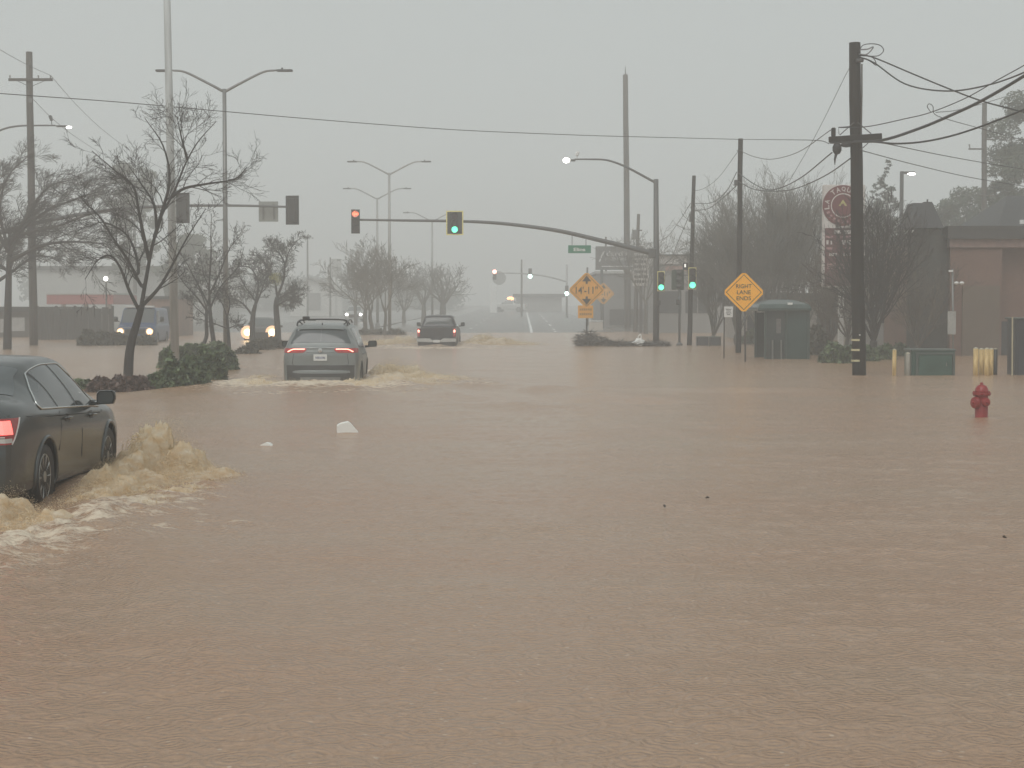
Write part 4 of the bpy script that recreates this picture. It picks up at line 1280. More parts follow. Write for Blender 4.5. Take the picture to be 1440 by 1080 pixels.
# concrete post, cut by the top of the picture
p = gp(247, 527)
t = thing('concrete_pole', 'pale round concrete pole rising out of the hedge past the top of the photo', 'pole', (p.x, p.y, -.4))
m = MB()
tp = at(233.5, -60, p.y)
m.tube([(0, 0, 0), ((tp.x - p.x) * .5, 0, 5.6), (tp.x - p.x, 0, tp.z + .4)], [.115, .105, .09], 14); m.build('shaft', M_CONC, t, smooth=True)
m = MB()
for z in (6.62,): m.tube([(-.35, -.03, z), (.05, -.09, z)], .012, 5)
m.build('bracket', M_STEEL, t)

# ---- signal heads ---------------------------------------------------------------------------
def signal_head(parent, c, lit=None, facing=1, plate='wide', border=True, h=1.05, arrow=False, case=None, yaw=0.0):
    """three-section head; facing=1 shows its lamps to -Y (the camera side)"""
    w = h * .33
    f = -1 if facing > 0 else 1
    o = MB(); o.box((0, 0, 0), (w, .22, h), bev=.03)
    for k in (-1, 0, 1): o.box((0, f * .115, k * h / 3), (w * .94, .02, h / 3 * .94), bev=.008)
    ob = o.build('signal_head', case or M_SIG, parent, loc=c, rz=yaw)
    if lit and arrow:
        m = MB(); m.lathe([(.01, f * .135), (h * .15, f * .132)], (0, 0, h / 3), 20, 'Y'); m.build('glowing_lens', lamp_mat('red_glow_lens', (1.0, .16, .05), .55), ob)
    bw, bh = (w + .50, h + .20) if plate == 'broad' else (w + .26, h + .26) if plate == 'wide' else (w + .06, h + .08)
    if plate:
        m = MB(); m.box((0, f * .02, 0), (bw, .012, bh), bev=.004); m.build('backplate', M_SIG, ob)
    if border:
        bt = .055
        m = MB()
        y = f * .030
        xo, zo, xi, zi = bw / 2, bh / 2, bw / 2 - bt, bh / 2 - bt
        vs = [(-xo, y, -zo), (xo, y, -zo), (xo, y, zo), (-xo, y, zo), (-xi, y, -zi), (xi, y, -zi), (xi, y, zi), (-xi, y, zi)]
        m.add(vs, [(0, 1, 5, 4), (1, 2, 6, 5), (2, 3, 7, 6), (3, 0, 4, 7)]); m.build('reflective_border', M_RETRO, ob)
    for k, nm in ((1, 'red'), (0, 'amber'), (-1, 'green')):
        r = h * .155
        on = (lit == nm)
        m = MB(); m.lathe([(.005, f * .150), (r * .7, f * .142), (r, f * .128)], (0, 0, k * h / 3), 20, 'Y') if not (on and arrow) else m.add(
            [(-r, f * .16, k * h / 3), (-r * .1, f * .16, k * h / 3 + r * .8), (-r * .1, f * .16, k * h / 3 + r * .32), (r * .95, f * .16, k * h / 3 + r * .32), (r * .95, f * .16, k * h / 3 - r * .32), (-r * .1, f * .16, k * h / 3 - r * .32), (-r * .1, f * .16, k * h / 3 - r * .8)],
            [(0, 6, 1), (2, 5, 4, 3)])
        m.build('lens', (M_GREENL if nm == 'green' else M_REDL) if on else (M_LENSR if nm == 'red' else M_LENSOFF), ob, smooth=False)
        if facing > 0:
            m = MB(); rr = r * 1.08
            m.grid([[Vector((rr * math.cos(a), f * (.125 + dd * (1 if a > -.2 and a < PI + .2 else .3)), k * h / 3 + rr * math.sin(a))) for a in np.linspace(-.55, PI + .55, 14)] for dd in (0, .22)])
            m.build('visor', M_SIG, ob, smooth=True)
    return ob

def mast_curve(t, name, pts, r0, r1, m_):
    m = MB(); P = crom(pts, 8)
    m.tube(P, [r0 + (r1 - r0) * i / (len(P) - 1) for i in range(len(P))], 10)
    return m.build(name, m_, t, smooth=True)

# right-hand signal mast that reaches over the street
YS = 84.0
b0 = at(922.5, 486, YS); b0.z = -.40
t = thing('traffic_signal_mast', 'grey signal mast reaching out over the street with green light, red arrow and street sign', 'traffic signal', b0)
P = lambda px, py, dy=0: rel(at(px, py, YS + dy), b0)
m = MB(); m.tube([(0, 0, 0), (0, 0, 4), P(922.5, 252)], [.155, .14, .115], 14); m.build('pole', M_STEELD, t, smooth=True)
m = MB(); m.lathe([(.26, 0), (.26, .5), (.17, .58)], n=12); m.build('pole_base', M_STEELD, t)
mast_curve(t, 'mast_arm', [P(921, 357), P(880, 346.5), P(840, 337), P(790, 325.5), P(740, 318), P(690, 313), P(640, 311), P(570, 310), P(502, 309)], .125, .05, M_STEELD)
m = MB(); m.box(P(917, 356), (.34, .40, .44), bev=.04); m.build('arm_flange', M_STEELD, t)
mast_curve(t, 'luminaire_arm', [P(922, 257), P(900, 245), P(880, 234.5), P(862, 227.5), P(848, 224.5), P(828, 224), P(808, 224)], .06, .035, M_STEELD)
m = MB(); c = P(801, 225.5); m.box(c, (.55, .26, .09), bev=.03); lu = m.build('luminaire', M_LUM, t)
m = MB(); m.sphere(P(796.5, 225.5, -.15), .17, 12, (1, .6, .75)); m.build('lit_lamp', M_LAMP, lu, smooth=True)
m = MB(); m.box(P(812, 216), (.16, .22, .22), rot=Matrix.Rotation(.4, 3, 'Y'), bev=.03); m.tube([P(811, 224), P(812, 218)], .02, 5); m.build('camera', M_WHITE, t)
signal_head(t, P(500, 311.5, -.2), 'red', plate='narrow', border=False, arrow=True)
hd = signal_head(t, P(639.5, 313.5, -.2), 'green', plate='broad', h=.94)
signal_head(t, P(929.5, 395.5, -.35), 'green', plate='narrow', h=.86)
m = MB(); m.box(P(815, 350.5, -.1), (1.07, .03, .37), bev=.01)
sn = m.build('street_name_sign', M_GREENS, t)
m = MB(); c = P(815, 350.8, -.1); m.text('Elina', (c.x, c.y - .018, c.z), .16, .56, bold=.03); m.build('sign_lettering', M_WHITE, sn)
for q in (804.5, 824):
    m = MB(); m.tube([P(q, 329.5 + (q - 804) * .24, -.1), P(q, 346, -.1)], .014, 5); m.build('hanger', M_STEELD, t)
m = MB(); m.box(P(927, 426, -.25), (.13, .16, .22), bev=.02); m.build('push_button_box', M_SIG, t)

# left-hand mast: backs of the heads, reaching in from beyond the left edge
bl = at(-34, 486, YS); bl.z = -.40
t = thing('traffic_signal_mast', 'signal mast reaching in from the left edge with the dark backs of two signal heads', 'traffic signal', bl)
P = lambda px, py, dy=0: rel(at(px, py, YS + dy), bl)
m = MB(); m.tube([(0, 0, 0), (0, 0, 4), P(-34, 196)], [.155, .14, .115], 14); m.build('pole', M_STEELD, t, smooth=True)
mast_curve(t, 'mast_arm', [P(-33, 336), P(0, 327), P(50, 314), P(110, 302), P(170, 294), P(230, 290), P(320, 289), P(412, 291)], .125, .05, M_STEELD)
mast_curve(t, 'luminaire_arm', [P(-34, 205), P(-15, 191), P(5, 181.5), P(25, 177.3), P(50, 176.5), P(78, 176.5)], .055, .035, M_STEELD)
m = MB(); m.box(P(87, 177.5), (.5, .24, .07), bev=.02); lu = m.build('luminaire', M_LUM, t)
m = MB(); m.sphere(P(97, 179, -.1), .10, 10, (1.4, .6, .6)); m.build('lit_lamp', M_LAMP, lu, smooth=True)
m = MB(); m.box(P(71.5, 166), (.13, .2, .26), rot=Matrix.Rotation(-.3, 3, 'Y'), bev=.03); m.tube([P(73, 176), P(72, 169)], .02, 5); m.build('camera', M_LUM, t)
signal_head(t, P(411, 295.5, -.3), None, facing=-1, plate='wide', border=False, h=1.10)
signal_head(t, P(257, 292.5, -.3), None, facing=-1, plate='wide', border=False, h=1.16)
m = MB(); m.box(P(377.5, 297.5, .25), (.92, .02, .95), bev=.01)
sb = m.build('lane_sign_back', mat('sign_back_aluminium', (.30, .31, .29), .5, .4, var=.08), t)
m = MB(); m.box(P(370, 297.5, .2), (.07, .03, .7)); m.build('sign_brace', M_STEEL, sb)
m = MB(); m.box(P(385, 297.5, .2), (.07, .03, .7)); m.build('sign_brace', M_STEEL, sb)

# pedestal post with a side-on head, a front head and a walk signal
bp = at(955.5, 483, 83.0); bp.z = -.40
t = thing('signal_pedestal', 'thin signal pedestal between the mast pole and timber pole with a glowing green head', 'traffic signal', bp)
P = lambda px, py, dy=0: rel(at(px, py, 83.0 + dy), bp)
m = MB(); m.tube([(0, 0, 0), P(955.5, 384)], .055, 10); m.build('post', M_STEELD, t, smooth=True)
m = MB(); m.lathe([(.16, 0), (.15, .45), (.06, .55)], n=10); m.build('post_base', M_STEELD, t)
signal_head(t, P(948, 393.5), None, plate=None, border=False, h=.92, case=M_SIGG, yaw=R(80))
signal_head(t, P(957.5, 393.5, .1), None, plate=None, border=False, h=.95, case=M_SIGG, yaw=R(-75))
signal_head(t, P(973.5, 391.5, -.2), 'green', plate='narrow', h=.94)
m = MB(); m.tube([P(955.5, 387), P(972, 387)], .025, 6); m.build('bracket', M_STEELD, t)
m = MB(); m.box(P(964, 374.5, -.1), (.24, .16, .34), bev=.02); wk = m.build('walk_signal', M_SIG, t)
m = MB(); m.box(P(963.5, 373.5, -.19), (.07, .01, .15)); m.build('lit_symbol', lamp_mat('walk_symbol_lit', (1, .95, .85), 1.2), wk)
m = MB(); m.box(P(953, 425, -.08), (.16, .12, .26), bev=.03); m.build('push_button_box', M_SIG, t)

# far junction: three lit signals on a thin mast in the haze
YF = 205.0
bf = at(797, 440, YF); bf.z = G(0, YF)
t = thing('traffic_signal_mast', 'faint far signal mast in the haze with small red and green lights', 'traffic signal', bf)
P = lambda px, py, dy=0: rel(at(px, py, YF + dy), bf)
m = MB(); m.tube([(0, 0, 0), P(797, 372)], [.13, .10], 8); m.build('pole', M_POLEHAZE, t, smooth=True)
mast_curve(t, 'mast_arm', [P(797, 396), P(770, 389), P(745, 385.5), P(715, 384), P(692, 384)], .10, .05, M_POLEHAZE)
hA = signal_head(t, P(695.5, 386.5, -.2), 'red', plate='narrow', border=False)
hB = signal_head(t, P(745.5, 384.5, -.2), 'green', plate='narrow', border=False)
hC = signal_head(t, P(797, 408.5, -.3), 'green', plate='narrow', border=False)
for h_, c, k in ((hA, M_REDL, 1), (hB, M_GREENL, -1), (hC, M_GREENL, -1)):
    m = MB(); m.sphere((0, -.24, k * .35), .25, 10, (1, .3, 1)); m.build('lit_lens', lamp_mat('far_red_lit', (1, .35, .28), 6) if c is M_REDL else lamp_mat('far_green_lit', (.62, 1.0, .85), 6), h_, smooth=True)

# ---- timber utility poles ---------------------------------------------------------------------
def timber_pole(px_b, py_b, Y, px_t, py_t, r0, r1, label, m_=None, z0=-.4, group=None):
    b_ = at(px_b, py_b, Y); b_.z = z0
    t = thing('utility_pole', label, 'utility pole', b_, group=group)
    tp = rel(at(px_t, py_t, Y), b_)
    m = MB(); n = 6
    m.tube([tp * (i / n) + Vector((math.sin(i * 2.1) * .012, 0, 0)) for i in range(n + 1)], [r0 + (r1 - r0) * i / n for i in range(n + 1)], 14)
    m.build('shaft', m_ or M_POLE, t, smooth=True)
    return t, (lambda px, py, dy=0: rel(at(px, py, Y + dy), b_))
Y1 = 47.7
t, P = timber_pole(1208.5, 527, Y1, 1202, 60, .185, .15, 'big dark timber utility pole with yellow bands at its foot and a crossarm', group=None)
m = MB(); c0 = P(1165.5, 196.5, -.2); c1 = P(1240, 191.5, -.2); d = c1 - c0
m.box((c0 + c1) / 2, (d.length, .10, .155), rot=Matrix.Rotation(-math.atan2(d.z, d.x), 3, 'Y'), bev=.01); m.build('crossarm', M_POLE, t)
m = MB(); m.tube([P(1201, 172, -.2), P(1181, 190, -.25)], .014, 5); m.build('arm_brace', M_STEELD, t)
m = MB(); m.tube([P(1206, 172, -.2), P(1225, 188, -.25)], .014, 5); m.build('arm_brace', M_STEELD, t)
m = MB(); m.tube([P(1210, 211, -.2), P(1221, 201, -.25)], .012, 5); m.build('arm_brace', M_STEELD, t)
m = MB(); m.box(P(1172, 186, -.2), (.11, .11, .24), bev=.02); m.tube([P(1180, 189, -.2), P(1179, 179, -.2), P(1206, 177, -.2)], .01, 5); m.build('pin_insulator', M_POLE, t)
m = MB(); m.sphere(P(1177, 209, -.2), .15, 9, (.85, .8, 1.1)); m.tube([P(1177, 212, -.2), P(1174, 224, -.2), P(1174, 232, -.2)], [.05, .03, .008], 6); m.build('splice_bundle', M_WIRE, t, smooth=True)
m = MB(); m.sphere(P(1190, 204, -.2), .09, 8, (1.8, .8, .7)); m.build('splice_case', M_WIRE, t, smooth=True)
m = MB(); m.tube(crom([P(1208, 74, -.2), P(1213, 64, -.2), P(1226, 61.5, -.2), P(1238, 64, -.2), P(1242.5, 71, -.2), P(1236, 78, -.2), P(1224, 79, -.2), P(1212, 78, -.2)], 6), .013, 6); m.build('jumper_loop', M_WIRE, t)
m = MB(); m.tube(crom([P(1209, 70, -.2), P(1220, 69, -.2), P(1228, 66, -.2), P(1223, 73, -.2), P(1217, 77, -.2), P(1208, 76, -.2)], 5), .02, 6); m.build('dead_end_clamp', M_INS, t)
m = MB(); m.tube(crom([P(1206, 84, -.2), P(1216, 83, -.2), P(1225, 87, -.2), P(1232, 92, -.2), P(1231, 86, -.2), P(1227, 80, -.2)], 5), .012, 6); m.build('service_drip_loop', M_WIRE, t)
m = MB(); m.box(P(1209, 85, -.19), (.20, .12, .09), bev=.02); m.build('clevis', M_STEELD, t)
m = MB(); m.tube([P(1212, 90, -.19), P(1212, 130, -.19), P(1211, 190, -.19)], .022, 6); m.build('riser_conduit', M_POLEG, t)
for q in (478, 492, 507):
    m = MB()
    zz = P(1206, q).z; ang = np.linspace(PI * 1.02, PI * 1.52, 8)
    cx = P(1206.5, q).x
    m.grid([[Vector((cx + .186 * math.cos(a), .186 * math.sin(a), zz + dz)) for a in ang] for dz in (.026, -.026)])
    m.build('reflective_band', mat('pale_yellow_band', (.55, .50, .30), .5), t)
m = MB(); m.box(P(1209, 471, -.19), (.035, .02, .035)); m.build('number_tag', M_WHITE, t)

t, P = timber_pole(1038, 497, 70, 1041.5, 195, .115, .095, 'slim dark timber utility pole right behind the RIGHT LANE ENDS sign')
m = MB(); m.box(P(1035, 257, -.1), (.14, .16, .22), bev=.02); m.build('cable_clamp', M_STEELD, t)
m = MB(); m.tube([P(1036, 212, -.12), P(1044, 212, -.12)], .02, 6); m.build('bolt', M_STEELD, t)
t, P = timber_pole(969, 486, 83.5, 976, 247, .12, .085, 'slim leaning timber utility pole right behind the green light on the pedestal')
m = MB(); m.tube([P(971, 300, -.1), P(970, 312, -.1)], .05, 6); m.build('cable_clamp', M_STEELD, t)
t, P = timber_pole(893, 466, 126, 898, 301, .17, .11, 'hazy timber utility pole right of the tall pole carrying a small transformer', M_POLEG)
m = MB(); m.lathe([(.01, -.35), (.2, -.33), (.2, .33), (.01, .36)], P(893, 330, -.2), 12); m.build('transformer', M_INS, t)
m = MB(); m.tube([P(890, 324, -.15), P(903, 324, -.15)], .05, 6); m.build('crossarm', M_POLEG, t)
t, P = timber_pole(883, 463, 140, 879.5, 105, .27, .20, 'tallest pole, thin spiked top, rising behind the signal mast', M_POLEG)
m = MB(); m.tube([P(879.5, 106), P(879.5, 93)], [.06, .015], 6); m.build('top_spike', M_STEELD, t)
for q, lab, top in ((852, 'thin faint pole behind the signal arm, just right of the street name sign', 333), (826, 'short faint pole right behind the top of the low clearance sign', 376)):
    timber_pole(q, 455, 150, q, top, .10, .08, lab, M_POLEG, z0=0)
t, P = timber_pole(47.5, 486, 84, 41, 73, .20, .15, 'grey timber utility pole with a crossarm at the far left', M_POLEG)
m = MB(); c0 = P(12, 111.5, -.2); c1 = P(74, 112.5, -.2)
m.box((c0 + c1) / 2, ((c1 - c0).length, .10, .13), bev=.01); m.build('crossarm', M_POLEG, t)
for q in (14, 54, 71):
    m = MB(); m.tube([P(q, 110, -.2), P(q, 106, -.2)], [.025, .04], 6); m.build('pin_insulator', M_INS, t)
m = MB(); m.tube([P(25, 114, -.22), P(40, 121, -.22)], .016, 5); m.build('arm_brace', M_STEELD, t)
m = MB(); m.tube([P(62, 114, -.22), P(45, 121, -.22)], .016, 5); m.build('arm_brace', M_STEELD, t)
m = MB(); m.box(P(42.5, 141, -.19), (.16, .02, .2)); m.build('number_tag', M_INS, t)
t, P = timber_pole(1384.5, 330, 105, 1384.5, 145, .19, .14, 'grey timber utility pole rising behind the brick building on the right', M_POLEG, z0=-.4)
m = MB(); m.tube([P(1362, 209.5, -.2), P(1384, 209.5, -.2)], .05, 6); m.build('crossarm', M_POLEG, t)
m = MB(); m.tube([P(1364, 209, -.2), P(1363, 203, -.2)], [.03, .05], 6); m.build('pin_insulator', M_INS, t)
m = MB(); m.tube([P(1385, 196, -.2), P(1397, 196, -.2)], .04, 6); m.build('short_arm', M_POLEG, t)
m = MB(); m.tube([P(1376, 275, -.2), P(1398, 275, -.2)], .045, 6); m.build('short_arm', M_POLEG, t)

# ---- overhead wires ----------------------------------------------------------------------------
def wire(label, pts, Ya, Yb, r=.012, group='overhead wires'):
    x0, x1 = pts[0][0], pts[-1][0]
    W = [at(px, py, Ya + (Yb - Ya) * (px - x0) / (x1 - x0)) for px, py in pts]
    o = W[0].copy()
    m = MB(); m.tube([p - o for p in crom(W, 7)], r, 5)
    return tag(m.build('overhead_wire', M_WIRE, smooth=True, loc=o), label, 'wire', group)
wire('longest single wire sloping right across the sky from the left edge to the slim pole', [(-260, 112), (0, 131.5), (160, 143), (318, 157), (470, 170), (640, 182.5), (800, 189.5), (880, 192), (1041, 196)], 45, 70, .013)
wire('short wire carrying on from the slim pole top to the crossarm of the big pole', [(1041, 196), (1100, 196.5), (1150, 197.5), (1166, 202)], 70, 47.6, .012)
wire('upper cable sagging from the big pole top to the right edge', [(1208, 80), (1229, 88), (1273, 118), (1329, 128), (1384, 121), (1440, 102), (1520, 62)], 47.6, 37, .020)
wire('cable dropping from the big pole top and crossing down to the right edge', [(1210, 78), (1229, 81), (1284, 104), (1340, 127), (1384, 143), (1440, 158), (1520, 182)], 47.6, 42, .020)
wire('thin cable rising from the crossarm of the big pole to the top right corner', [(1180, 179.5), (1220, 178), (1273, 167), (1309, 158), (1358, 138), (1402, 113), (1440, 92), (1520, 46)], 47.5, 38, .013)
wire('thickest cable rising from the right end of the crossarm to the right edge', [(1200, 199), (1242, 197), (1295, 180), (1340, 161), (1382, 141), (1440, 107), (1520, 56)], 47.5, 38, .040)
wire('lowest heavy cable sagging from below the crossarm to the right edge', [(1168, 201), (1200, 200), (1229, 199.5), (1262, 202), (1307, 198), (1362, 184), (1440, 154), (1520, 116)], 47.5, 39, .025)
wire('middle thin wire falling from below the crossarm to the right behind the roofs', [(1229, 199), (1251, 203), (1318, 217), (1384, 229), (1440, 238), (1520, 250)], 47.5, 70, .014)
wire('lowest thin wire falling from the big pole to the right above the tower roof', [(1209, 211), (1284, 231), (1362, 249), (1440, 262), (1520, 274)], 47.5, 70, .013)
wire('thin looped wire hooked on the rising cable and falling to the right edge', [(1309, 158), (1304, 150), (1307, 146), (1312, 150), (1314, 160), (1330, 167), (1384, 182), (1440, 197), (1520, 214)], 44, 60, .010)
wire('faint wire rising through the far right pole top', [(1316, 158), (1345, 155), (1384, 145), (1440, 127), (1520, 96)], 60, 90, .014)
wire('thin guy wire running down left from the big pole top', [(1197, 91), (1186, 112), (1160, 165), (1140, 203), (1110, 255)], 47.6, 62, .008)
wire('wire sagging from the crossarm insulator of the big pole to the slim pole', [(1044, 213.6), (1062, 220.7), (1086, 223.8), (1123, 213.6), (1168, 183)], 70, 47.5, .012)
wire('upper heavy cable sagging from the splice bundle to the slim pole', [(1038, 243), (1062, 259.5), (1086, 267), (1123, 252), (1170, 214.6)], 70, 47.5, .018)
wire('lower heavy cable sagging from the big pole to the slim pole', [(1038, 255), (1062, 266.6), (1098, 268.6), (1127, 262.5), (1164, 245), (1197, 222)], 70, 47.6, .018)
wire('upper cable sagging between the slim pole and the leaning pole', [(976, 286), (1000.7, 285), (1021, 269.6), (1036, 242)], 83.5, 70, .016)
wire('lower cable sagging between the slim pole and the leaning pole', [(976, 296), (996.7, 293), (1017, 278), (1035, 261.5)], 83.5, 70, .018)
wire('thin top wire sagging between the slim pole and the leaning pole', [(974, 269), (990.6, 264.6), (1011, 249), (1038, 212.6)], 83.5, 70, .010)
wire('upper cable running on left from the leaning pole into the haze', [(898, 345), (933, 336), (953, 314), (971, 286)], 126, 83.5, .016)
wire('lower cable running on left from the leaning pole into the haze', [(905, 385), (939, 369), (953, 341), (971, 298)], 126, 83.5, .018)
wire('upper faint wire meeting the crossarm of the far left pole from the edge', [(-60, 35), (0, 70), (40, 92), (71, 106)], 66, 84, .012)
wire('faint wire running down right from the far left crossarm toward the trees', [(71, 106), (110, 150), (150, 187), (200, 222), (260, 252)], 84, 140, .013)
wire('lower faint wire running down right from the far left pole past the lamp', [(47, 140), (75, 168), (110, 195), (160, 225), (230, 256)], 84, 140, .013)

# ---- signs ------------------------------------------------------------------------------------
def diamond(mb, c, r, th=.01, rc=.1):
    pts = []
    for k in range(4):
        a = PI / 2 * k
        for da in (-.12, 0.0, .12):
            rr = r * (1 - rc * .35) if da == 0 else r * .965
            pts.append((c[0] + rr * math.cos(a + da * (1 - rc)), c[2] + rr * math.sin(a + da * (1 - rc))))
    mb.prism(pts[::-1], c[1], c[1] + th)
def diamond_border(mb, c, r, w):
    def ring(q): return [(c[0] + q * math.cos(PI / 2 * k), c[1], c[2] + q * math.sin(PI / 2 * k)) for k in range(4)]
    mb.add(ring(r) + ring(r - w), [(k, k + 4, (k + 1) % 4 + 4, (k + 1) % 4) for k in range(4)])
b_ = at(1048.5, 508, 59.3); b_.z = -.4
t = thing('warning_sign', 'bright orange diamond sign reading RIGHT LANE ENDS on a thin post', 'road sign', b_)
P = lambda px, py, dy=0: rel(at(px, py, 59.3 + dy), b_)
m = MB(); m.tube([(0, 0, 0), P(1046.5, 390)], .030, 8); m.build('post', M_STEELD, t, smooth=True)
c = P(1046, 411, -.05)
m = MB(); diamond(m, c, .66, .012); pn_ = m.build('sign_panel', M_ORANGE, t)
m = MB(); diamond_border(m, (c.x, c.y - .004, c.z), .595, .028); m.build('sign_border', M_INK, pn_)
m = MB()
for k, w_ in enumerate(('RIGHT', 'LANE', 'ENDS')):
    m.text(w_, (c.x, c.y - .005, c.z + .20 - .20 * k), .135, (.52, .46, .48)[k], bold=.012)
m.build('sign_lettering', M_INK, pn_)
b_ = at(1018, 503, 63); b_.z = -.4
t = thing('notice_sign', 'small white rectangular sign on a thin dark post left of the orange diamond', 'road sign', b_)
P = lambda px, py, dy=0: rel(at(px, py, 63 + dy), b_)
m = MB(); m.tube([(0, 0, 0), P(1018.5, 430)], .022, 8); m.build('post', M_INK, t, smooth=True)
m = MB(); m.box(P(1024.5, 438.5, -.03), (.31, .01, .38), bev=.004); pn_ = m.build('sign_panel', M_WHITE, t)
m = MB(); c = P(1024.5, 438.5, -.04)
for dz, w_ in ((.09, .2), (.03, .16), (-.04, .2), (-.1, .12)): m.box((c.x, c.y, c.z + dz), (w_, .003, .022))
m.build('sign_print', M_INK, pn_)

# low clearance signs
def clearance(px, py, py_post, Y, r, label, words, plate):
    b_ = at(px, 480, Y); b_.z = -.3 if Y < 110 else 0
    t = thing('clearance_sign', label, 'road sign', b_, group=None)
    P = lambda a, q, dy=0: rel(at(a, q, Y + dy), b_)
    m = MB(); m.tube([(0, 0, 0), P(px, py - 10)], .04, 8); m.build('post', M_STEELD, t, smooth=True)
    c = P(px, py, -.06)
    m = MB(); diamond(m, c, r, .012); pn_ = m.build('sign_panel', M_ORANGE2, t)
    m = MB(); diamond_border(m, (c.x, c.y - .004, c.z), r * .93, r * .035); m.build('sign_border', M_INK, pn_)
    y = c.y - .005
    for s in (1, -1):
        m = MB()
        ap = c.z + s * r * .84; ba = c.z + s * r * .50; st = c.z + s * r * .36
        w_ = r * .26
        vs = [(c.x, y, ap), (c.x - w_, y, ba), (c.x - r * .06, y, ba), (c.x - r * .06, y, st), (c.x + r * .06, y, st), (c.x + r * .06, y, ba), (c.x + w_, y, ba)]
        m.add(vs, [(0, 1, 6), (2, 3, 4, 5)] if s > 0 else [(0, 6, 1), (2, 5, 4, 3)]); m.build('arrow', M_INK, pn_)
    m = MB(); m.text(words, (c.x, y, c.z), r * .42, r * 1.25, bold=.01); m.build('sign_lettering', M_INK, pn_)
    if plate:
        m = MB(); m.box(P(px - 1.5, 438.5, -.05), (.72, .012, .60), bev=.004); pp = m.build('advisory_plate', M_ORANGE2, t)
        m = MB(); c2 = P(px - 1.5, 438.5, -.06)
        for row in (.11, -.11):
            for k in range(6): m.box((c2.x - .25 + .1 * k, c2.y - .001, c2.z + row), (.055, .003, .10))
        m.build('plate_characters', mat('faded_ink', (.22, .12, .05), .6), pp)
clearance(825, 408, 0, 84, .83, "orange low clearance diamond reading 14'-11\" with a plate below it on the debris island", "14'-11\"", True)
clearance(848.5, 413, 0, 136, .82, 'smaller farther orange clearance diamond half hidden behind the larger one', "14'-11\"", False)

# sign seen edge on beside the green cabinet
b_ = at(1341, 522, 51); b_.z = -.4
t = thing('parking_sign', 'pale sign seen edge on, on a grey post behind the green cabinet', 'road sign', b_)
P = lambda px, py, dy=0: rel(at(px, py, 51 + dy), b_)
m = MB(); m.tube([(0, 0, 0), P(1339.5, 378)], .028, 8); m.build('post', M_STEEL, t, smooth=True)
m = MB(); m.box(P(1338.3, 454, -.05), (.012, .42, .66), rot=Matrix.Rotation(.32, 3, 'Z'), bev=.003); m.build('sign_panel', mat('pale_grey_sign', (.42, .42, .40), .4), t)
for a in (1345, 1352.5):
    m = MB(); m.sphere(P(a, 398, -.08), .065, 8, (1.1, 1, .7)); m.build('small_lamp', M_WHITE, t, smooth=True)
m = MB(); m.tube([P(1340, 399.5, -.06), P(1354, 399.5, -.06)], .012, 5); m.build('lamp_bar', M_STEEL, t)
m = MB(); m.box(P(1337, 381, -.05), (.12, .06, .05)); m.build('top_fitting', M_WHITE, t)

# ---- fire hydrant ------------------------------------------------------------------------------
p = gp(1380, 586)
M_HYD = mat('red_hydrant_enamel', (0.26, 0.018, 0.018), 0.30, var=.14, nscale=9, bump=.15, bscale=30)
k = p.y / F
t = thing('fire_hydrant', 'red fire hydrant standing half drowned in the brown water', 'fire hydrant', (p.x, p.y, -.2))
s_ = k
zb = .2
def hz_(py): return zb + (586 - py) * k
m = MB(); m.lathe([(.02, 0), (.125, .0), (.125, .16), (.108, .2), (.110, hz_(560)), (.110, hz_(556.5)), (.118, hz_(555.5))], n=28); m.build('barrel', M_HYD, t, smooth=True)
m = MB(); m.lathe([(.12, hz_(555.5)), (.15, hz_(555)), (.152, hz_(552.5)), (.15, hz_(551.8)), (.11, hz_(551.5))], n=28); fl = m.build('flange', M_HYD, t, smooth=False)
for q in range(8):
    a = 2 * PI * q / 8 + .2
    m = MB(); m.lathe([(.003, hz_(550)), (.012, hz_(550)), (.012, hz_(556.5)), (.003, hz_(556.5))], (.136 * math.cos(a), .136 * math.sin(a), 0), 6); m.build('flange_bolt', M_HYD, fl)
m = MB(); m.lathe([(.118, hz_(551.6)), (.116, hz_(550)), (.104, hz_(546)), (.080, hz_(542.8)), (.046, hz_(541)), (.03, hz_(540.6))], n=28); bn = m.build('bonnet', M_HYD, t, smooth=True)
m = MB(); m.lathe([(.03, hz_(541)), (.028, hz_(539.6)), (.02, hz_(537.6)), (.004, hz_(537.4))], n=6); m.build('operating_nut', M_HYD, bn)
def nozzle(ang, z, r, ln):
    d = Vector((math.cos(ang), math.sin(ang), 0))
    o = MB()
    pr = [(0.0, r * .8), (.085, r * .8), (.10, r * .8), (.105, r * 1.18), (.105 + ln * .3, r * 1.2), (.105 + ln, r * 1.02), (.105 + ln + .008, r * .5), (.105 + ln + .010, .024), (.105 + ln + .04, .020)]
    vs = []; fs = []; n = 18; u = d.cross(Vector((0, 0, 1))); w = Vector((0, 0, 1))
    for dd, rr in pr:
        for q in range(n):
            a = 2 * PI * q / n
            vs.append(d * dd + (u * math.cos(a) + w * math.sin(a)) * rr + Vector((0, 0, z)))
    for i in range(len(pr) - 1):
        for q in range(n): fs.append((i * n + q, i * n + (q + 1) % n, (i + 1) * n + (q + 1) % n, (i + 1) * n + q))
    fs.append(tuple((len(pr) - 1) * n + q for q in range(n)))
    o.add(vs, fs); return o.build('nozzle_cap', M_HYD, t, smooth=False)
nozzle(PI + .42, hz_(566), .088, .055)
nozzle(PI * 1.5 + .35, hz_(565), .066, .05)
nozzle(.9, hz_(565), .066, .05)

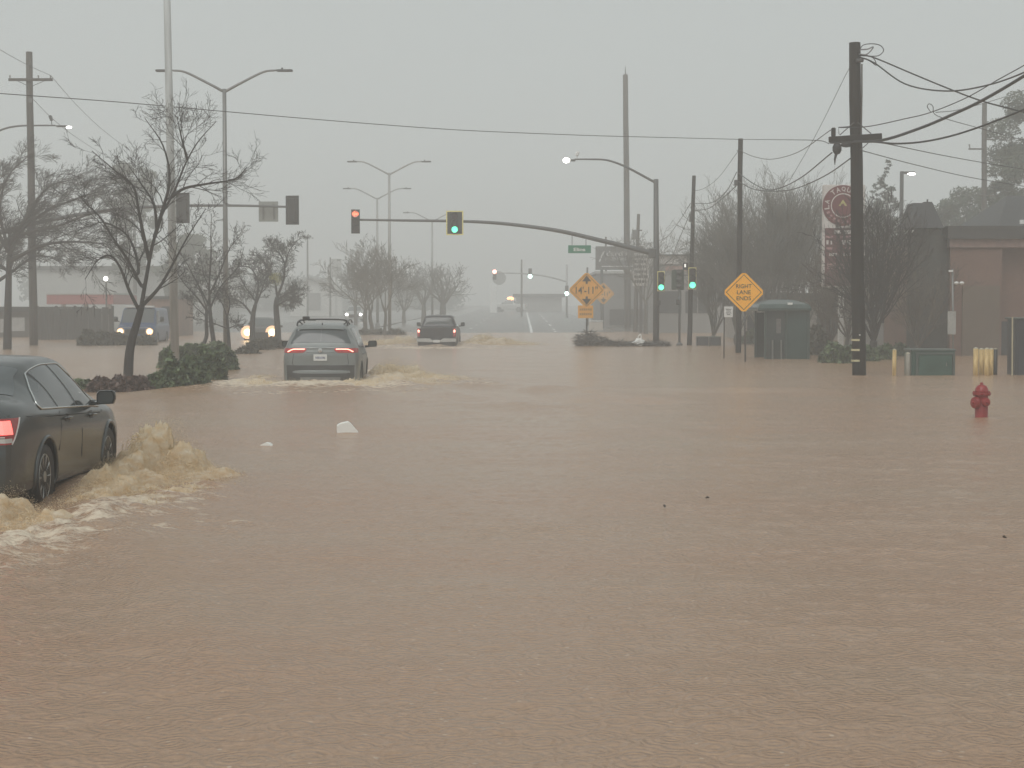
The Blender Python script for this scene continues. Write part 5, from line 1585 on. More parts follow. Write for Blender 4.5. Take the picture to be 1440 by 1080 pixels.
# ---- utility boxes, bollards ---------------------------------------------------------------------
M_CABG = mat('green_cabinet_paint', (0.030, 0.075, 0.058), 0.4, var=.25, nscale=2.5, bump=.1)
M_CABL = mat('faded_green_cabinet', (0.075, 0.095, 0.085), 0.4, var=.2, nscale=2.5)
Yc = 47.6
def frame(px, py, Y, z=None):
    b_ = at(px, py, Y); b_.z = -.4 if z is None else z
    return b_, (lambda a, q, dy=0: rel(at(a, q, Y + dy), b_))
b_, P = frame(1312, 527, Yc)
t = thing('utility_cabinet', 'wide green utility cabinet standing in the flood between bollards', 'utility cabinet', b_)
def bxp(P, x0, x1, y0, y1, dy0, dy1, bev=.0):
    a = P(x0, y1, 0); c = P(x1, y0, 0)
    return ((a.x + c.x) / 2, (dy0 + dy1) / 2, (a.z + c.z) / 2), (abs(c.x - a.x), dy1 - dy0, abs(c.z - a.z))
c, d = bxp(P, 1281.5, 1343.5, 493.5, 552, .0, .9); m = MB(); m.box(c, d, bev=.02); m.build('cabinet_body', M_CABG, t)
c, d = bxp(P, 1280.5, 1344.5, 491, 494, -.02, .92); m = MB(); m.box(c, d, bev=.015); m.build('cabinet_lid', M_CABL, t)
c, d = bxp(P, 1291, 1339, 499, 552, -.045, 0); m = MB(); m.box(c, d, bev=.01); dr = m.build('door', M_CABG, t)
c, d = bxp(P, 1287.5, 1291, 498, 552, -.055, 0); m = MB(); m.box(c, d); m.build('door_frame', M_CABL, dr)
c, d = bxp(P, 1339, 1342, 498, 552, -.055, 0); m = MB(); m.box(c, d); m.build('door_frame', M_CABL, dr)
c, d = bxp(P, 1287.5, 1342, 495.8, 498.2, -.06, 0); m = MB(); m.box(c, d); m.build('door_frame', M_CABL, dr)
m = MB(); m.tube([P(1331, 510, -.08), P(1331, 515, -.08)], .014, 6); m.build('handle', M_STEEL, dr)
M_YEL = mat('scuffed_yellow_paint', (0.52, 0.33, 0.10), 0.5, var=.30, nscale=5, stretch=(3, 3, .5), col2=(0.60, 0.44, 0.20))
def bollard(px, top, wpx, label, m_, Y=Yc, tilt=0, group='bollards guarding the cabinets'):
    b_, P = frame(px, 527, Y)
    r = wpx / 2 * Y / F; h = P(px, top).z
    t = thing('bollard', label, 'bollard', b_, group=group)
    m = MB(); m.tube([(0, 0, 0), (tilt, 0, h - r * .4)], r, 14); m.build('pipe', m_, t, smooth=True)
    m = MB(); m.lathe([(r, 0), (r * .85, r * .3), (r * .45, r * .52), (.004, r * .58)], (tilt, 0, h - r * .42), 14); m.build('domed_cap', mat('pale_concrete_cap', (.5, .46, .36), .6), t, smooth=True)
bollard(1257.5, 491, 5.5, 'lone thin yellow bollard between the big utility pole and the green cabinet', M_YEL)
bollard(1276.5, 496, 6.5, 'pale grey bollard right against the left side of the green cabinet', mat('pale_bollard_paint', (.26, .24, .20), .6, var=.15))
for i, (q, tp, lab) in enumerate(((1372, 489, 'leftmost yellow bollard of the tight row of four behind the hydrant'), (1380, 490, 'second yellow bollard from the left in the tight row of four'),
                  (1387.5, 489.5, 'third yellow bollard from the left in the tight row of four'), (1394, 490, 'rightmost yellow bollard of the tight row of four, beside the black post'))):
    bollard(q, tp, 7.2, lab, M_YEL, Y=47.6 + (i % 2) * .35)
bollard(1399.5, 490, 5.6, 'black square looking post closing the row of yellow bollards', mat('black_post_paint', (.03, .03, .028), .5), Y=47.9)
b_, P = frame(1436, 527, Yc)
t = thing('utility_cabinet', 'tall dark grey cabinet cut by the right edge of the photo', 'utility cabinet', b_)
M_DK = mat('dark_cabinet_metal', (0.035, 0.038, 0.045), 0.4, .2, var=.3, nscale=6, stretch=(8, 1, .2))
c, d = bxp(P, 1427, 1475, 449, 552, 0, .8); m = MB(); m.box(c, d, bev=.01)
m.build('cabinet_body', M_DK, t)
c, d = bxp(P, 1425, 1477, 446.5, 449, -.03, .83); m = MB(); m.box(c, d, bev=.01); m.build('cabinet_lid', M_CABL, t)
c, d = bxp(P, 1430.5, 1471, 452, 552, -.02, 0); m = MB(); m.box(c, d, bev=.01)
m.build('door', M_DK, t)
b_, P = frame(1423.5, 527, Yc)
m = MB(); m.tube([(0, 0, 0), P(1423.8, 446)], .022, 8)
tag(m.build('marker_post', mat('pale_yellow_rod', (.42, .38, .26), .6), loc=b_), 'thin pale rod standing right against the tall dark cabinet', 'post')

# dark boxes near the pedestal
for q0, q1, lab in ((980, 996.5, 'low dark box left of the pair standing in water behind the white notice sign'), (998, 1014, 'low dark box right of the pair standing in water behind the white notice sign')):
    b_, P = frame((q0 + q1) / 2, 486, 83)
    t = thing('utility_box', lab, 'utility box', b_, group='pair of low dark boxes')
    c, d = bxp(P, q0, q1, 474.5, 500, 0, .5); m = MB(); m.box(c, d, bev=.02); m.build('box_body', M_DK, t)
    c, d = bxp(P, q0 - .4, q1 + .4, 473, 474.5, -.03, .53); m = MB(); m.box(c, d, bev=.01); m.build('box_lid', M_CABL, t)

# ---- bus shelter -------------------------------------------------------------------------------
Yb_ = 61.7
b_, P = frame(1106, 506, Yb_)
M_SHG = mat('shelter_green_paint', (0.028, 0.052, 0.046), 0.35, var=.15)
M_SHR = mat('shelter_roof_green', (0.05, 0.075, 0.068), 0.25, var=.15)
M_SHP = mat('shelter_smoked_panel', (0.030, 0.040, 0.038), 0.12, var=.15)
t = thing('bus_shelter', 'dark green bus shelter with a hipped roof standing in the flood', 'bus shelter', b_)
x0, x1, xm = P(1076, 500).x, P(1137, 500).x, P(1105, 500).x
zt_ = P(1100, 437).z; D = 2.6
for x, y in ((x0, 0), (x1, 0), (x0, D), (x1, D), (xm, 0)):
    m = MB(); m.box((x, y, zt_ / 2), (.075, .075, zt_), bev=.01); m.build('corner_post', M_SHG, t)
m = MB(); m.box(((xm + x1) / 2, 0.0, zt_ / 2 + .1), (x1 - xm - .08, .02, zt_ - .2)); m.build('end_panel', mat('shelter_green_panel', (.024, .050, .045), .25, var=.2, nscale=1.5), t)
m = MB(); m.box(((xm + x0) / 2, 0.0, zt_ / 2 + .1), (xm - x0 - .08, .016, zt_ - .2)); pl_ = m.build('smoked_panel', M_SHP, t)
m = MB(); m.box(((xm + x0) / 2 + .1, -.012, 1.55), (.16, .004, .5)); m.build('poster', mat('poster_grey', (.12, .11, .11), .4, var=.3, nscale=8), pl_)
for y in (0.65, 1.95):
    m = MB(); m.box((x1, y, zt_ / 2 + .1), (.016, 1.2, zt_ - .35)); m.build('side_panel', M_SHP, t)
m = MB(); m.box(((x0 + x1) / 2, D, zt_ / 2 + .1), (x1 - x0 - .08, .016, zt_ - .35)); m.build('back_panel', M_SHP, t)
m = MB(); m.box(((x0 + x1) / 2, D * .6, .62), (1.1, .35, .05)); m.box(((x0 + x1) / 2 - .4, D * .6, .3), (.05, .3, .6)); m.box(((x0 + x1) / 2 + .4, D * .6, .3), (.05, .3, .6)); m.build('bench', M_SHG, t)
for xx in (P(1086, 500).x, P(1098, 500).x):
    m = MB(); m.tube([(xx, -.06, .3), (xx, -.06, P(1086, 478).z)], .03, 8); m.build('handrail_post', M_STEEL, t)
# roof: overhanging eave fascia and low hip
r0, r1 = P(1064.5, 430).x, P(1140, 430).x
ze = P(1100, 432.5).z
m = MB(); m.box(((r0 + r1) / 2, D / 2, ze - .06), (r1 - r0, D + .5, .13), bev=.03); m.build('roof_fascia', M_SHG, t)
zr = P(1100, 421).z
m = MB()
ya, yb_ = -.22, D + .22
rings = []
for f, z in ((0, ze), (.10, ze + .12), (.28, ze + (zr - ze) * .62), (.55, ze + (zr - ze) * .92), (.8, zr)):
    cx = (r0 + r1) / 2; hx = (r1 - r0) / 2 * (1 - f); cy = D / 2; hy = (D + .44) / 2 * (1 - f * .75)
    rings.append([Vector((cx - hx, cy - hy, z)), Vector((cx + hx, cy - hy, z)), Vector((cx + hx, cy + hy, z)), Vector((cx - hx, cy + hy, z))])
o0 = 0
vs = [p for r_ in rings for p in r_]
fs = []
for i in range(len(rings) - 1):
    for q in range(4): fs.append((i * 4 + q, i * 4 + (q + 1) % 4, (i + 1) * 4 + (q + 1) % 4, (i + 1) * 4 + q))
fs.append((16, 17, 18, 19))
m.add(vs, fs); m.build('roof', M_SHR, t)
m = MB(); m.box(P(1111, 427, -.28), (.17, .02, .07)); m.build('roof_tag', M_WHITE, t)

# ---- shop pylon sign --------------------------------------------------------------------------
Yp = 69.0
b_, P = frame(1182, 497, Yp)
M_MAR = mat('maroon_sign_face', (0.135, 0.018, 0.022), 0.45, var=.08)
M_CREAM = mat('cream_sign_face', (0.60, 0.56, 0.53), 0.45, var=.05)
t = thing('pylon_sign', 'shop pylon sign with a maroon roundel reading LA TAQU, partly behind the big pole', 'shop sign', b_)
m = MB(); xw = 7.2 * Yp / F; m.box((0, 0, P(1182, 404).z / 2), (xw, .22, P(1182, 404).z), bev=.01); m.build('post', mat('white_post', (.62, .62, .60), .5, var=.06), t)
m = MB(); q = P(1213, 497); m.box((q.x, .1, P(1182, 404).z / 2), (xw * .8, .2, P(1182, 404).z), bev=.01); m.build('post', mat('grey_post', (.32, .32, .31), .5), t)
c, d = bxp(P, 1156.5, 1216, 260, 404, -.15, .25); m = MB(); m.box(c, d, bev=.02); bx_ = m.build('sign_box', M_CREAM, t)
c = P(1185.5, 289, -.17); Rr = 28.5 * Yp / F
m = MB(); m.lathe([(.01, -.02), (Rr * .99, -.02), (Rr, 0), (.01, .01)], (c.x, -.16, c.z), 48, 'Y'); rd = m.build('roundel', M_MAR, t)
m = MB()
def ringm(mb, r, w, y, n=48):
    vs = [(c.x + rr * math.cos(2 * PI * q / n), y, c.z + rr * math.sin(2 * PI * q / n)) for rr in (r, r - w) for q in range(n)]
    mb.add(vs, [(q, n + q, n + (q + 1) % n, (q + 1) % n) for q in range(n)])
ringm(m, Rr * .60, Rr * .05, -.185); m.build('inner_ring', M_CREAM, rd)
m = MB()
word = 'LA TAQUERIA'
a0 = R(186)
for i, ch in enumerate(word):
    if ch == ' ': continue
    a = a0 - i * R(19.5)
    rr = Rr * .80
    m.text(ch, (c.x + rr * math.cos(a), -.186, c.z + rr * math.sin(a)), Rr * .24, Rr * .20, rot=a - PI / 2, bold=.02)
m.build('roundel_lettering', M_CREAM, rd)
m = MB()
for i in range(9):
    a = R(205) + i * R(16); rr = Rr * .80
    m.box((c.x + rr * math.cos(a), -.186, c.z + rr * math.sin(a)), (Rr * .10, .004, Rr * .16), rot=Matrix.Rotation(-(a + PI / 2), 3, 'Y'))
m.build('small_lettering', mat('worn_pink_letters', (.40, .22, .22), .5), rd)
m = MB(); m.add([(c.x - Rr * .22, -.187, c.z - Rr * .02), (c.x, -.187, c.z + Rr * .30), (c.x + Rr * .2, -.187, c.z - Rr * .02), (c.x + Rr * .1, -.187, c.z - Rr * .02), (c.x, -.187, c.z + .12 * Rr), (c.x - Rr * .12, -.187, c.z - Rr * .02)],
    [(0, 5, 4, 1), (1, 4, 3, 2)]); m.build('roundel_emblem', mat('olive_yellow', (.42, .38, .14), .5), rd)
c2, d2 = bxp(P, 1158.5, 1214, 321, 402, -.17, -.15); m = MB(); m.box(c2, d2, bev=.005); lp = m.build('lower_panel', mat('maroon_lower_face', (.11, .03, .032), .5, var=.15), t)
for row, (y0, hh, segs) in enumerate(((324, 5, ((1172, 1181), (1186, 1196), (1198, 1211))), (332, 3, ((1160, 1170), (1181, 1199), (1202, 1212))), (338, 6, ((1161, 1164), (1167, 1169), (1183, 1188), (1190, 1196), (1198, 1203))), (348, 3, ((1161, 1170), (1184, 1196))), (356, 4, ((1165, 1176), (1184, 1198))), (370, 8, ((1162, 1174), (1178, 1186), (1190, 1204))))):
    for a, q in segs:
        c3, d3 = bxp(P, a, q, y0, y0 + hh, -.178, -.171); m = MB(); m.box(c3, d3); m.build('menu_line', mat('worn_pink_letters', (.40, .22, .22), .5) if row % 2 else M_CREAM, lp)

# single lit lamp on a square pole behind the trees
b_, P = frame(1266, 470, 92)
t = thing('parking_lot_light', 'square pole with a glowing white lamp arm left of the small tower roof', 'street light', b_)
m = MB(); h_ = P(1266, 241).z; m.box((0, 0, h_ / 2), (.17, .17, h_), bev=.01); m.build('pole', M_STEELD, t)
m = MB(); m.tube([P(1266, 244), P(1279, 243)], .05, 6); m.build('arm', M_STEELD, t)
m = MB(); m.box(P(1278.5, 242.5), (.55, .3, .09), bev=.03); lu = m.build('luminaire', M_LUM, t)
m = MB(); m.sphere(P(1282, 244.5, -.1), .14, 10, (1.5, .8, .5)); m.build('lit_lamp', M_LAMP, lu, smooth=True)
# far lamp over the forecourt at left
b_, P = frame(150, 470, 118)
t = thing('parking_lot_light', 'far glowing lamp on a thin pole above the pink canopy at left', 'street light', b_)
m = MB(); h_ = P(150, 392).z; m.tube([(0, 0, 0), (0, 0, h_)], .06, 8); m.build('pole', M_STEELD, t)
m = MB(); m.sphere((0, -.1, h_), .15, 12, (1, .6, 1)); m.build('lit_lamp', M_LAMP, t, smooth=True)
# ------------------------------------------------------------------ trees, hedges
M_BARK = mat('wet_dark_bark', (0.028, 0.024, 0.021), 0.75, spec=.3, var=.35, nscale=8, stretch=(3, 3, .5), bump=.5, bscale=25)
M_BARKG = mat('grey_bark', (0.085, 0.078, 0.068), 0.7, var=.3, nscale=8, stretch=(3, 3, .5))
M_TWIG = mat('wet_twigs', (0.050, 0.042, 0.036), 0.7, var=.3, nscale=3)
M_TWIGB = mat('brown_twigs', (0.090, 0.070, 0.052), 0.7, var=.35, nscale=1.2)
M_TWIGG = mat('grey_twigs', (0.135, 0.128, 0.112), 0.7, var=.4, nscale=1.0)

def rvec(rnd): return Vector((rnd.gauss(0, 1), rnd.gauss(0, 1), rnd.gauss(0, 1)))

def branch(rnd, mb, p, d, L, r, lvl, maxl, P, tr=None):
    nseg = (6, 5, 4, 3, 3)[min(lvl, 4)]
    pts = [p.copy()]; rad = [r]
    q = p.copy(); dd = d.copy()
    for i in range(nseg):
        dd = (dd + rvec(rnd) * P['wob'] + Vector((0, 0, P['up'] * (1 if lvl < 3 else .5))) + P['wind'] * (lvl / maxl)).normalized()
        q = q + dd * (L / nseg)
        pts.append(q.copy()); rad.append(max(P['rmin'], r * (1 - (.62 if lvl < maxl else .8) * (i + 1) / nseg)))
    (tr if (tr is not None and lvl == 0) else mb).tube(pts, rad, (8, 6, 5, 4, 3)[min(lvl, 4)], caps=False)
    grow(rnd, mb, pts, rad, L, lvl, maxl, P)

def grow(rnd, mb, pts, rad, L, lvl, maxl, P, lo=None):
    if lvl >= maxl: return
    n = P['n'][min(lvl, len(P['n']) - 1)]
    n = max(1, int(n * rnd.uniform(.8, 1.25)))
    lo = P.get('lo', .25) if lo is None else lo
    N = len(pts) - 1
    for k in range(n):
        t = lo + (1 - lo) * (k + rnd.random()) / n
        f = t * N; i = min(N - 1, int(f)); u = f - i
        p = pts[i].lerp(pts[i + 1], u)
        ax = (pts[i + 1] - pts[i]).normalized()
        s = ax.orthogonal().normalized()
        s = Matrix.Rotation(rnd.uniform(0, 2 * PI), 3, ax) @ s
        an = P['ang'] * rnd.uniform(.65, 1.25)
        d = (ax * math.cos(an) + s * math.sin(an)).normalized()
        ll = L * P['ratio'] * rnd.uniform(.6, 1.15) * (1.15 - .45 * t)
        rr = max(P['rmin'], (rad[i] * (1 - u) + rad[i + 1] * u) * P['rr'])
        branch(rnd, mb, p, d, ll, rr, lvl + 1, maxl, P)

def params(**k):
    P = dict(wob=.10, up=.06, wind=Vector((0, 0, 0)), rmin=.006, n=(7, 6, 5, 4), ang=.75, ratio=.52, rr=.55, lo=.25)
    P.update(k); return P

def bare_tree(label, base, H, r, seed, P, stems=1, stem_h=.3, spread=.5, levels=4, bark=None, twig=None, lean=(0, 0), group=None, name='bare_tree', parent_copy=None):
    rnd = random.Random(seed)
    t = thing(name, label, 'tree', base, group=group)
    tr = MB(); cr = MB()
    top = Vector((lean[0] * stem_h * H, lean[1] * stem_h * H, stem_h * H))
    tp = [Vector((0, 0, 0)), top * .35 + Vector((rnd.uniform(-.04, .04), 0, 0)), top * .7 + Vector((rnd.uniform(-.05, .05), 0, 0)), top]
    P1 = crom(tp, 4)
    tr.tube(P1, [r * (1.15 - .35 * i / (len(P1) - 1)) for i in range(len(P1))], 10)
    tr.build('trunk', bark or M_BARK, t, smooth=True)
    for k in range(stems):
        a = 2 * PI * (k + rnd.uniform(-.25, .25)) / max(1, stems) + seed
        sp = spread * rnd.uniform(.5, 1.2)
        d = Vector((math.cos(a) * sp + lean[0], math.sin(a) * sp + lean[1], 1)).normalized()
        st = P1[-1] * rnd.uniform(.82, 1.0)
        branch(rnd, cr, st, d, H * (1 - stem_h) * rnd.uniform(.8, 1.05), r * .62 * (stems ** -.25), 1, levels, P)
    cr.build('crown', twig or M_TWIG, t)
    return t

# --- the nearest median tree, its limbs follow the photograph --------------------------------------
def traced_tree(label, Y, base_px, trunk, limbs, seed, r0, P, rl=.06, levels=4, sub_L=1.5, bark=None, twig=None, jitter=.9, name='bare_tree', deep=1):
    rnd = random.Random(seed)
    o = at(base_px[0], base_px[1], Y); o.z = -.4
    t = thing(name, label, 'tree', o)
    tr = MB(); cr = MB()
    pts = [Vector((0, 0, 0))] + [at(a, b, Y) - o for a, b in trunk]
    C = crom(pts, 5)
    tr.tube(C, [r0 * (1.1 - .45 * i / (len(C) - 1)) for i in range(len(C))], 10)
    tr.build('trunk', bark or M_BARK, t, smooth=True)
    joints = list(C)
    for j, lim in enumerate(limbs):
        dy = rnd.uniform(-jitter, jitter)
        pl = []
        for i, (a, b) in enumerate(lim):
            pl.append(at(a, b, Y + dy * (i / max(1, len(lim) - 1)) ** 1.2) - o)
        near = min(joints, key=lambda q: (q - pl[0]).length)
        if (near - pl[0]).length > .02: pl = [near] + (pl[1:] if (near - pl[0]).length < .10 else pl)
        C = crom(pl, 4)
        Ln = sum((C[i + 1] - C[i]).length for i in range(len(C) - 1))
        rad = [max(.010, rl * min(1, .55 + Ln / 8) * (1 - .85 * i / (len(C) - 1))) for i in range(len(C))]
        cr.tube(C, rad, 7, caps=False)
        joints += C[2:-3]
        for _ in range(deep): grow(rnd, cr, C, rad, sub_L, 1, levels, P, lo=.18)
    cr.build('crown', twig or M_BARK, t)
    return t
Z8 = lambda *L: [(90 + a / 2.77, 150 + b / 2.77) for a, b in L]
PT = params(wob=.20, up=.07, rmin=.0038, n=(0, 13, 6, 4), ang=.70, ratio=.66, rr=.40)
traced_tree('nearest bare tree with spreading dark limbs growing from the low red and green shrubs', 46.2, (180, 530),
            Z8((252, 1000), (262, 920), (285, 840), (303, 775)),
            [Z8((300, 785), (322, 660), (345, 540), (382, 420), (430, 330), (470, 230), (520, 140), (592, 58)),
             Z8((300, 695), (250, 600), (190, 510), (140, 430), (88, 380), (60, 345)),
             Z8((326, 600), (310, 500), (290, 400), (270, 310), (200, 250), (108, 172)),
             Z8((352, 510), (385, 400), (412, 280), (385, 150), (315, 45)),
             Z8((305, 775), (370, 705), (420, 620), (480, 510), (552, 398)),
             Z8((298, 795), (255, 720), (220, 630), (180, 580), (130, 600), (82, 672)),
             Z8((420, 350), (470, 318), (560, 300), (665, 282), (712, 235)),
             Z8((290, 640), (275, 560), (235, 490), (150, 450), (95, 470)),
             Z8((360, 470), (350, 380), (300, 300), (255, 235)),
             Z8((480, 215), (460, 130), (440, 40))], 11, .125, PT, rl=.058, sub_L=1.5)
# three slim trees standing in the hedge
PS = params(wob=.18, up=.12, rmin=.0052, n=(0, 12, 6, 3), ang=.80, ratio=.64, rr=.38)
Z4 = lambda *L: [(230 + a / 4.5, 320 + b / 4.5) for a, b in L]
traced_tree('slim bare tree with a thin straight leader in the hedge right of the concrete pole', 67, (300, 492),
            Z4((318, 745), (300, 600), (292, 500)), [Z4((292, 500), (290, 350), (300, 200), (300, 30), (304, -90)), Z4((292, 520), (330, 430), (380, 350), (470, 250), (510, 120)),
            Z4((290, 500), (240, 400), (170, 270), (110, 160)), Z4((295, 420), (350, 300), (420, 130), (500, 40)), Z4((300, 560), (210, 440), (120, 340), (60, 230))], 21, .10, PS, rl=.05, sub_L=1.1)
traced_tree('short slim bare tree in the hedge left of the one with the straight leader', 71, (263, 486),
            Z4((262, 720), (270, 600), (272, 510)), [Z4((272, 510), (240, 420), (200, 330), (140, 250)), Z4((272, 510), (290, 400), (250, 280), (230, 150)), Z4((268, 560), (200, 500), (160, 440))], 22, .085, PS, rl=.042, sub_L=.9)
traced_tree('crooked young bare tree in the hedge just right of the tall double armed light', 63, (322, 495),
            Z4((416, 760), (408, 640), (400, 560)), [Z4((400, 560), (370, 480), (330, 430), (270, 380)), Z4((402, 580), (420, 470), (380, 380), (350, 300)), Z4((406, 640), (300, 600), (175, 565)), Z4((410, 640), (450, 620), (480, 610))], 23, .065, PS, rl=.034, sub_L=.7)
# two leaning trees beside the oncoming headlights
traced_tree('leaning bare tree between the two amber headlights, its top bent left', 88, (355, 484),
            Z4((562, 650), (566, 560), (580, 490)), [Z4((580, 490), (600, 380), (590, 320), (540, 250), (430, 255), (400, 290)), Z4((575, 500), (620, 400), (650, 300), (640, 230)), Z4((555, 560), (500, 480), (430, 450), (340, 430)), Z4((585, 470), (520, 380), (480, 300), (470, 240))], 24, .15, params(wob=.20, up=.04, rmin=.0068, n=(0, 14, 7, 4), ang=.8, ratio=.64, rr=.36), rl=.07, sub_L=1.1, deep=2)
traced_tree('leaning bare tree right of the amber headlights with a tall ragged right hand top', 90, (391, 484),
            Z4((722, 640), (712, 500), (720, 440)), [Z4((720, 440), (760, 330), (770, 230), (800, 140), (870, 60)), Z4((725, 430), (700, 330), (640, 220), (600, 200)), Z4((715, 460), (780, 420), (830, 400), (800, 470)), Z4((700, 500), (760, 470), (820, 440)), Z4((770, 230), (730, 160), (680, 120))], 25, .17, params(wob=.20, up=.04, rmin=.0068, n=(0, 14, 7, 4), ang=.8, ratio=.64, rr=.36), rl=.075, sub_L=1.1, deep=2)

# --- wind swept trees at the far left -----------------------------------------------------------
PW = params(wob=.20, up=.05, rmin=.0062, n=(6, 13, 9, 6), ang=.75, ratio=.66, rr=.36, wind=Vector((.16, 0, .02)))
traced_tree('large wind blown bare tree with streaming twigs behind the far left utility pole', 76, (10, 490),
            [(11, 440), (12, 400), (13, 360)], [[(13, 360), (30, 330), (80, 318), (130, 300), (170, 292)], [(12, 350), (0, 300), (10, 250), (45, 215)], [(13, 365), (60, 345), (110, 340), (165, 345)],
             [(13, 355), (-20, 300), (-50, 250), (-40, 210)], [(14, 350), (40, 300), (70, 262), (118, 250)], [(10, 380), (-40, 350), (-80, 320)], [(13, 340), (60, 300), (120, 275), (150, 268)]], 31, .17, PW, rl=.10, sub_L=1.8, twig=M_TWIG, deep=2)
traced_tree('second wind blown bare tree cut by the left edge of the photo', 80, (-14, 486),
            [(-12, 440), (-10, 400)], [[(-10, 400), (0, 350), (30, 320), (60, 290)], [(-10, 400), (-30, 340), (-20, 280), (10, 240)], [(-10, 400), (20, 380), (50, 360), (90, 365)]], 32, .15, PW, rl=.09, sub_L=1.6, deep=2)

# --- far median trees ---------------------------------------------------------------------------
PF = params(wob=.16, up=.08, rmin=.0095, n=(7, 8, 6, 4), ang=.62, ratio=.60, rr=.42)
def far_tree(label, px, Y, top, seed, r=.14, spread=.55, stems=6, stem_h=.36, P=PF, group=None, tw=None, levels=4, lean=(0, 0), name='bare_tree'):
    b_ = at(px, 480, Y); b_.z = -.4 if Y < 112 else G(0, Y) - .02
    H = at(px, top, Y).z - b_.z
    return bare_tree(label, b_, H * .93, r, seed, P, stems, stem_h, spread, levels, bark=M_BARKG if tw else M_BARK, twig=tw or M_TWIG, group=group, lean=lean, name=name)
GF = 'bare trees along the far median'  # this group's paler grey twigs put extra distance haze into the colour
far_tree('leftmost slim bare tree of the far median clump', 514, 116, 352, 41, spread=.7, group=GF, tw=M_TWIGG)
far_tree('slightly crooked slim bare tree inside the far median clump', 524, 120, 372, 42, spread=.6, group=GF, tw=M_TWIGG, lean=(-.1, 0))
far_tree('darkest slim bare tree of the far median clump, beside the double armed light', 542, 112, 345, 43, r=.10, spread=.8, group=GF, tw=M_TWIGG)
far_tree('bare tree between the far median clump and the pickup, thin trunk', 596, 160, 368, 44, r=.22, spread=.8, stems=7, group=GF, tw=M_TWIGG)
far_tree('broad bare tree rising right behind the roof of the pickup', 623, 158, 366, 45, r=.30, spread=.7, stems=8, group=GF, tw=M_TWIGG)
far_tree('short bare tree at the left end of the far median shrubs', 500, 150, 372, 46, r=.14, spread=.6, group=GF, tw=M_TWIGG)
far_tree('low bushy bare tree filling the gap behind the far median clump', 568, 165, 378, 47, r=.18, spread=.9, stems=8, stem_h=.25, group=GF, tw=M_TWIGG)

# --- dense upright trees on the right ------------------------------------------------------------
PR = params(wob=.13, up=.13, rmin=.0058, n=(9, 11, 8, 5), ang=.50, ratio=.58, rr=.42, lo=.18)
GR = 'dense bare trees behind the bus shelter'
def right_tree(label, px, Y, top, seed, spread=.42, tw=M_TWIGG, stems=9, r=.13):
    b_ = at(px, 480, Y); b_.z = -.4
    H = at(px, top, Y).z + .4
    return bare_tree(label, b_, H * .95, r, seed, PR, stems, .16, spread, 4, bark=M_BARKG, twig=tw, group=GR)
right_tree('lowest leftmost bare tree of the dense row, next to the pedestal green light', 1003, 88, 345, 51)
right_tree('bare tree of the dense row standing behind the RIGHT LANE ENDS sign', 1036, 84, 318, 52)
right_tree('bare tree of the dense row rising behind the left end of the bus shelter', 1070, 82, 300, 53)
right_tree('bare tree of the dense row rising behind the right end of the bus shelter', 1102, 82, 292, 54)
right_tree('tallest bare tree of the dense row, left of the maroon roundel', 1130, 84, 290, 55)
right_tree('thin bare tree of the dense row filling the gap above the shelter roof', 1088, 92, 305, 56)
right_tree('reddish brown bare tree in front of the lower half of the shop pylon sign', 1166, 73, 372, 57, .5, M_TWIGB, 8)
PV = params(wob=.13, up=.09, rmin=.0045, n=(8, 10, 7, 4), ang=.55, ratio=.56, rr=.42, lo=.12)
b_ = at(1227, 505, 61.7); b_.z = -.4
bare_tree('vase shaped bare tree with many rising stems just right of the big utility pole', b_, 5.2, .16, 61, params(wob=.13, up=.09, rmin=.0062, n=(8, 11, 7, 4), ang=.55, ratio=.56, rr=.5, lo=.12), 9, .20, .42, 4, bark=M_BARK, twig=M_BARK, lean=(.03, 0))
b_ = at(1192, 500, 67); b_.z = -.4
bare_tree('brown twiggy tree between the white sign post and the big utility pole', b_, 3.7, .09, 62, PV, 7, .30, .70, 4, bark=M_BARKG, twig=M_TWIGB)
b_ = at(1290, 500, 64.5); b_.z = -.4
bare_tree('brown bare tree pressed against the brick building below the tower roof', b_, 3.6, .09, 63, PV, 7, .22, .5, 4, bark=M_BARKG, twig=M_TWIGB)
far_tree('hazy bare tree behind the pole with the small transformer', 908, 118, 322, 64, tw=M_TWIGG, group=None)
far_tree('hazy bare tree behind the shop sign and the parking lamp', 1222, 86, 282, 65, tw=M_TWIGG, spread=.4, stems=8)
far_tree('hazy upright bare tree just left of the parking lamp pole', 1244, 90, 345, 66, tw=M_TWIGG, spread=.35, stems=7)

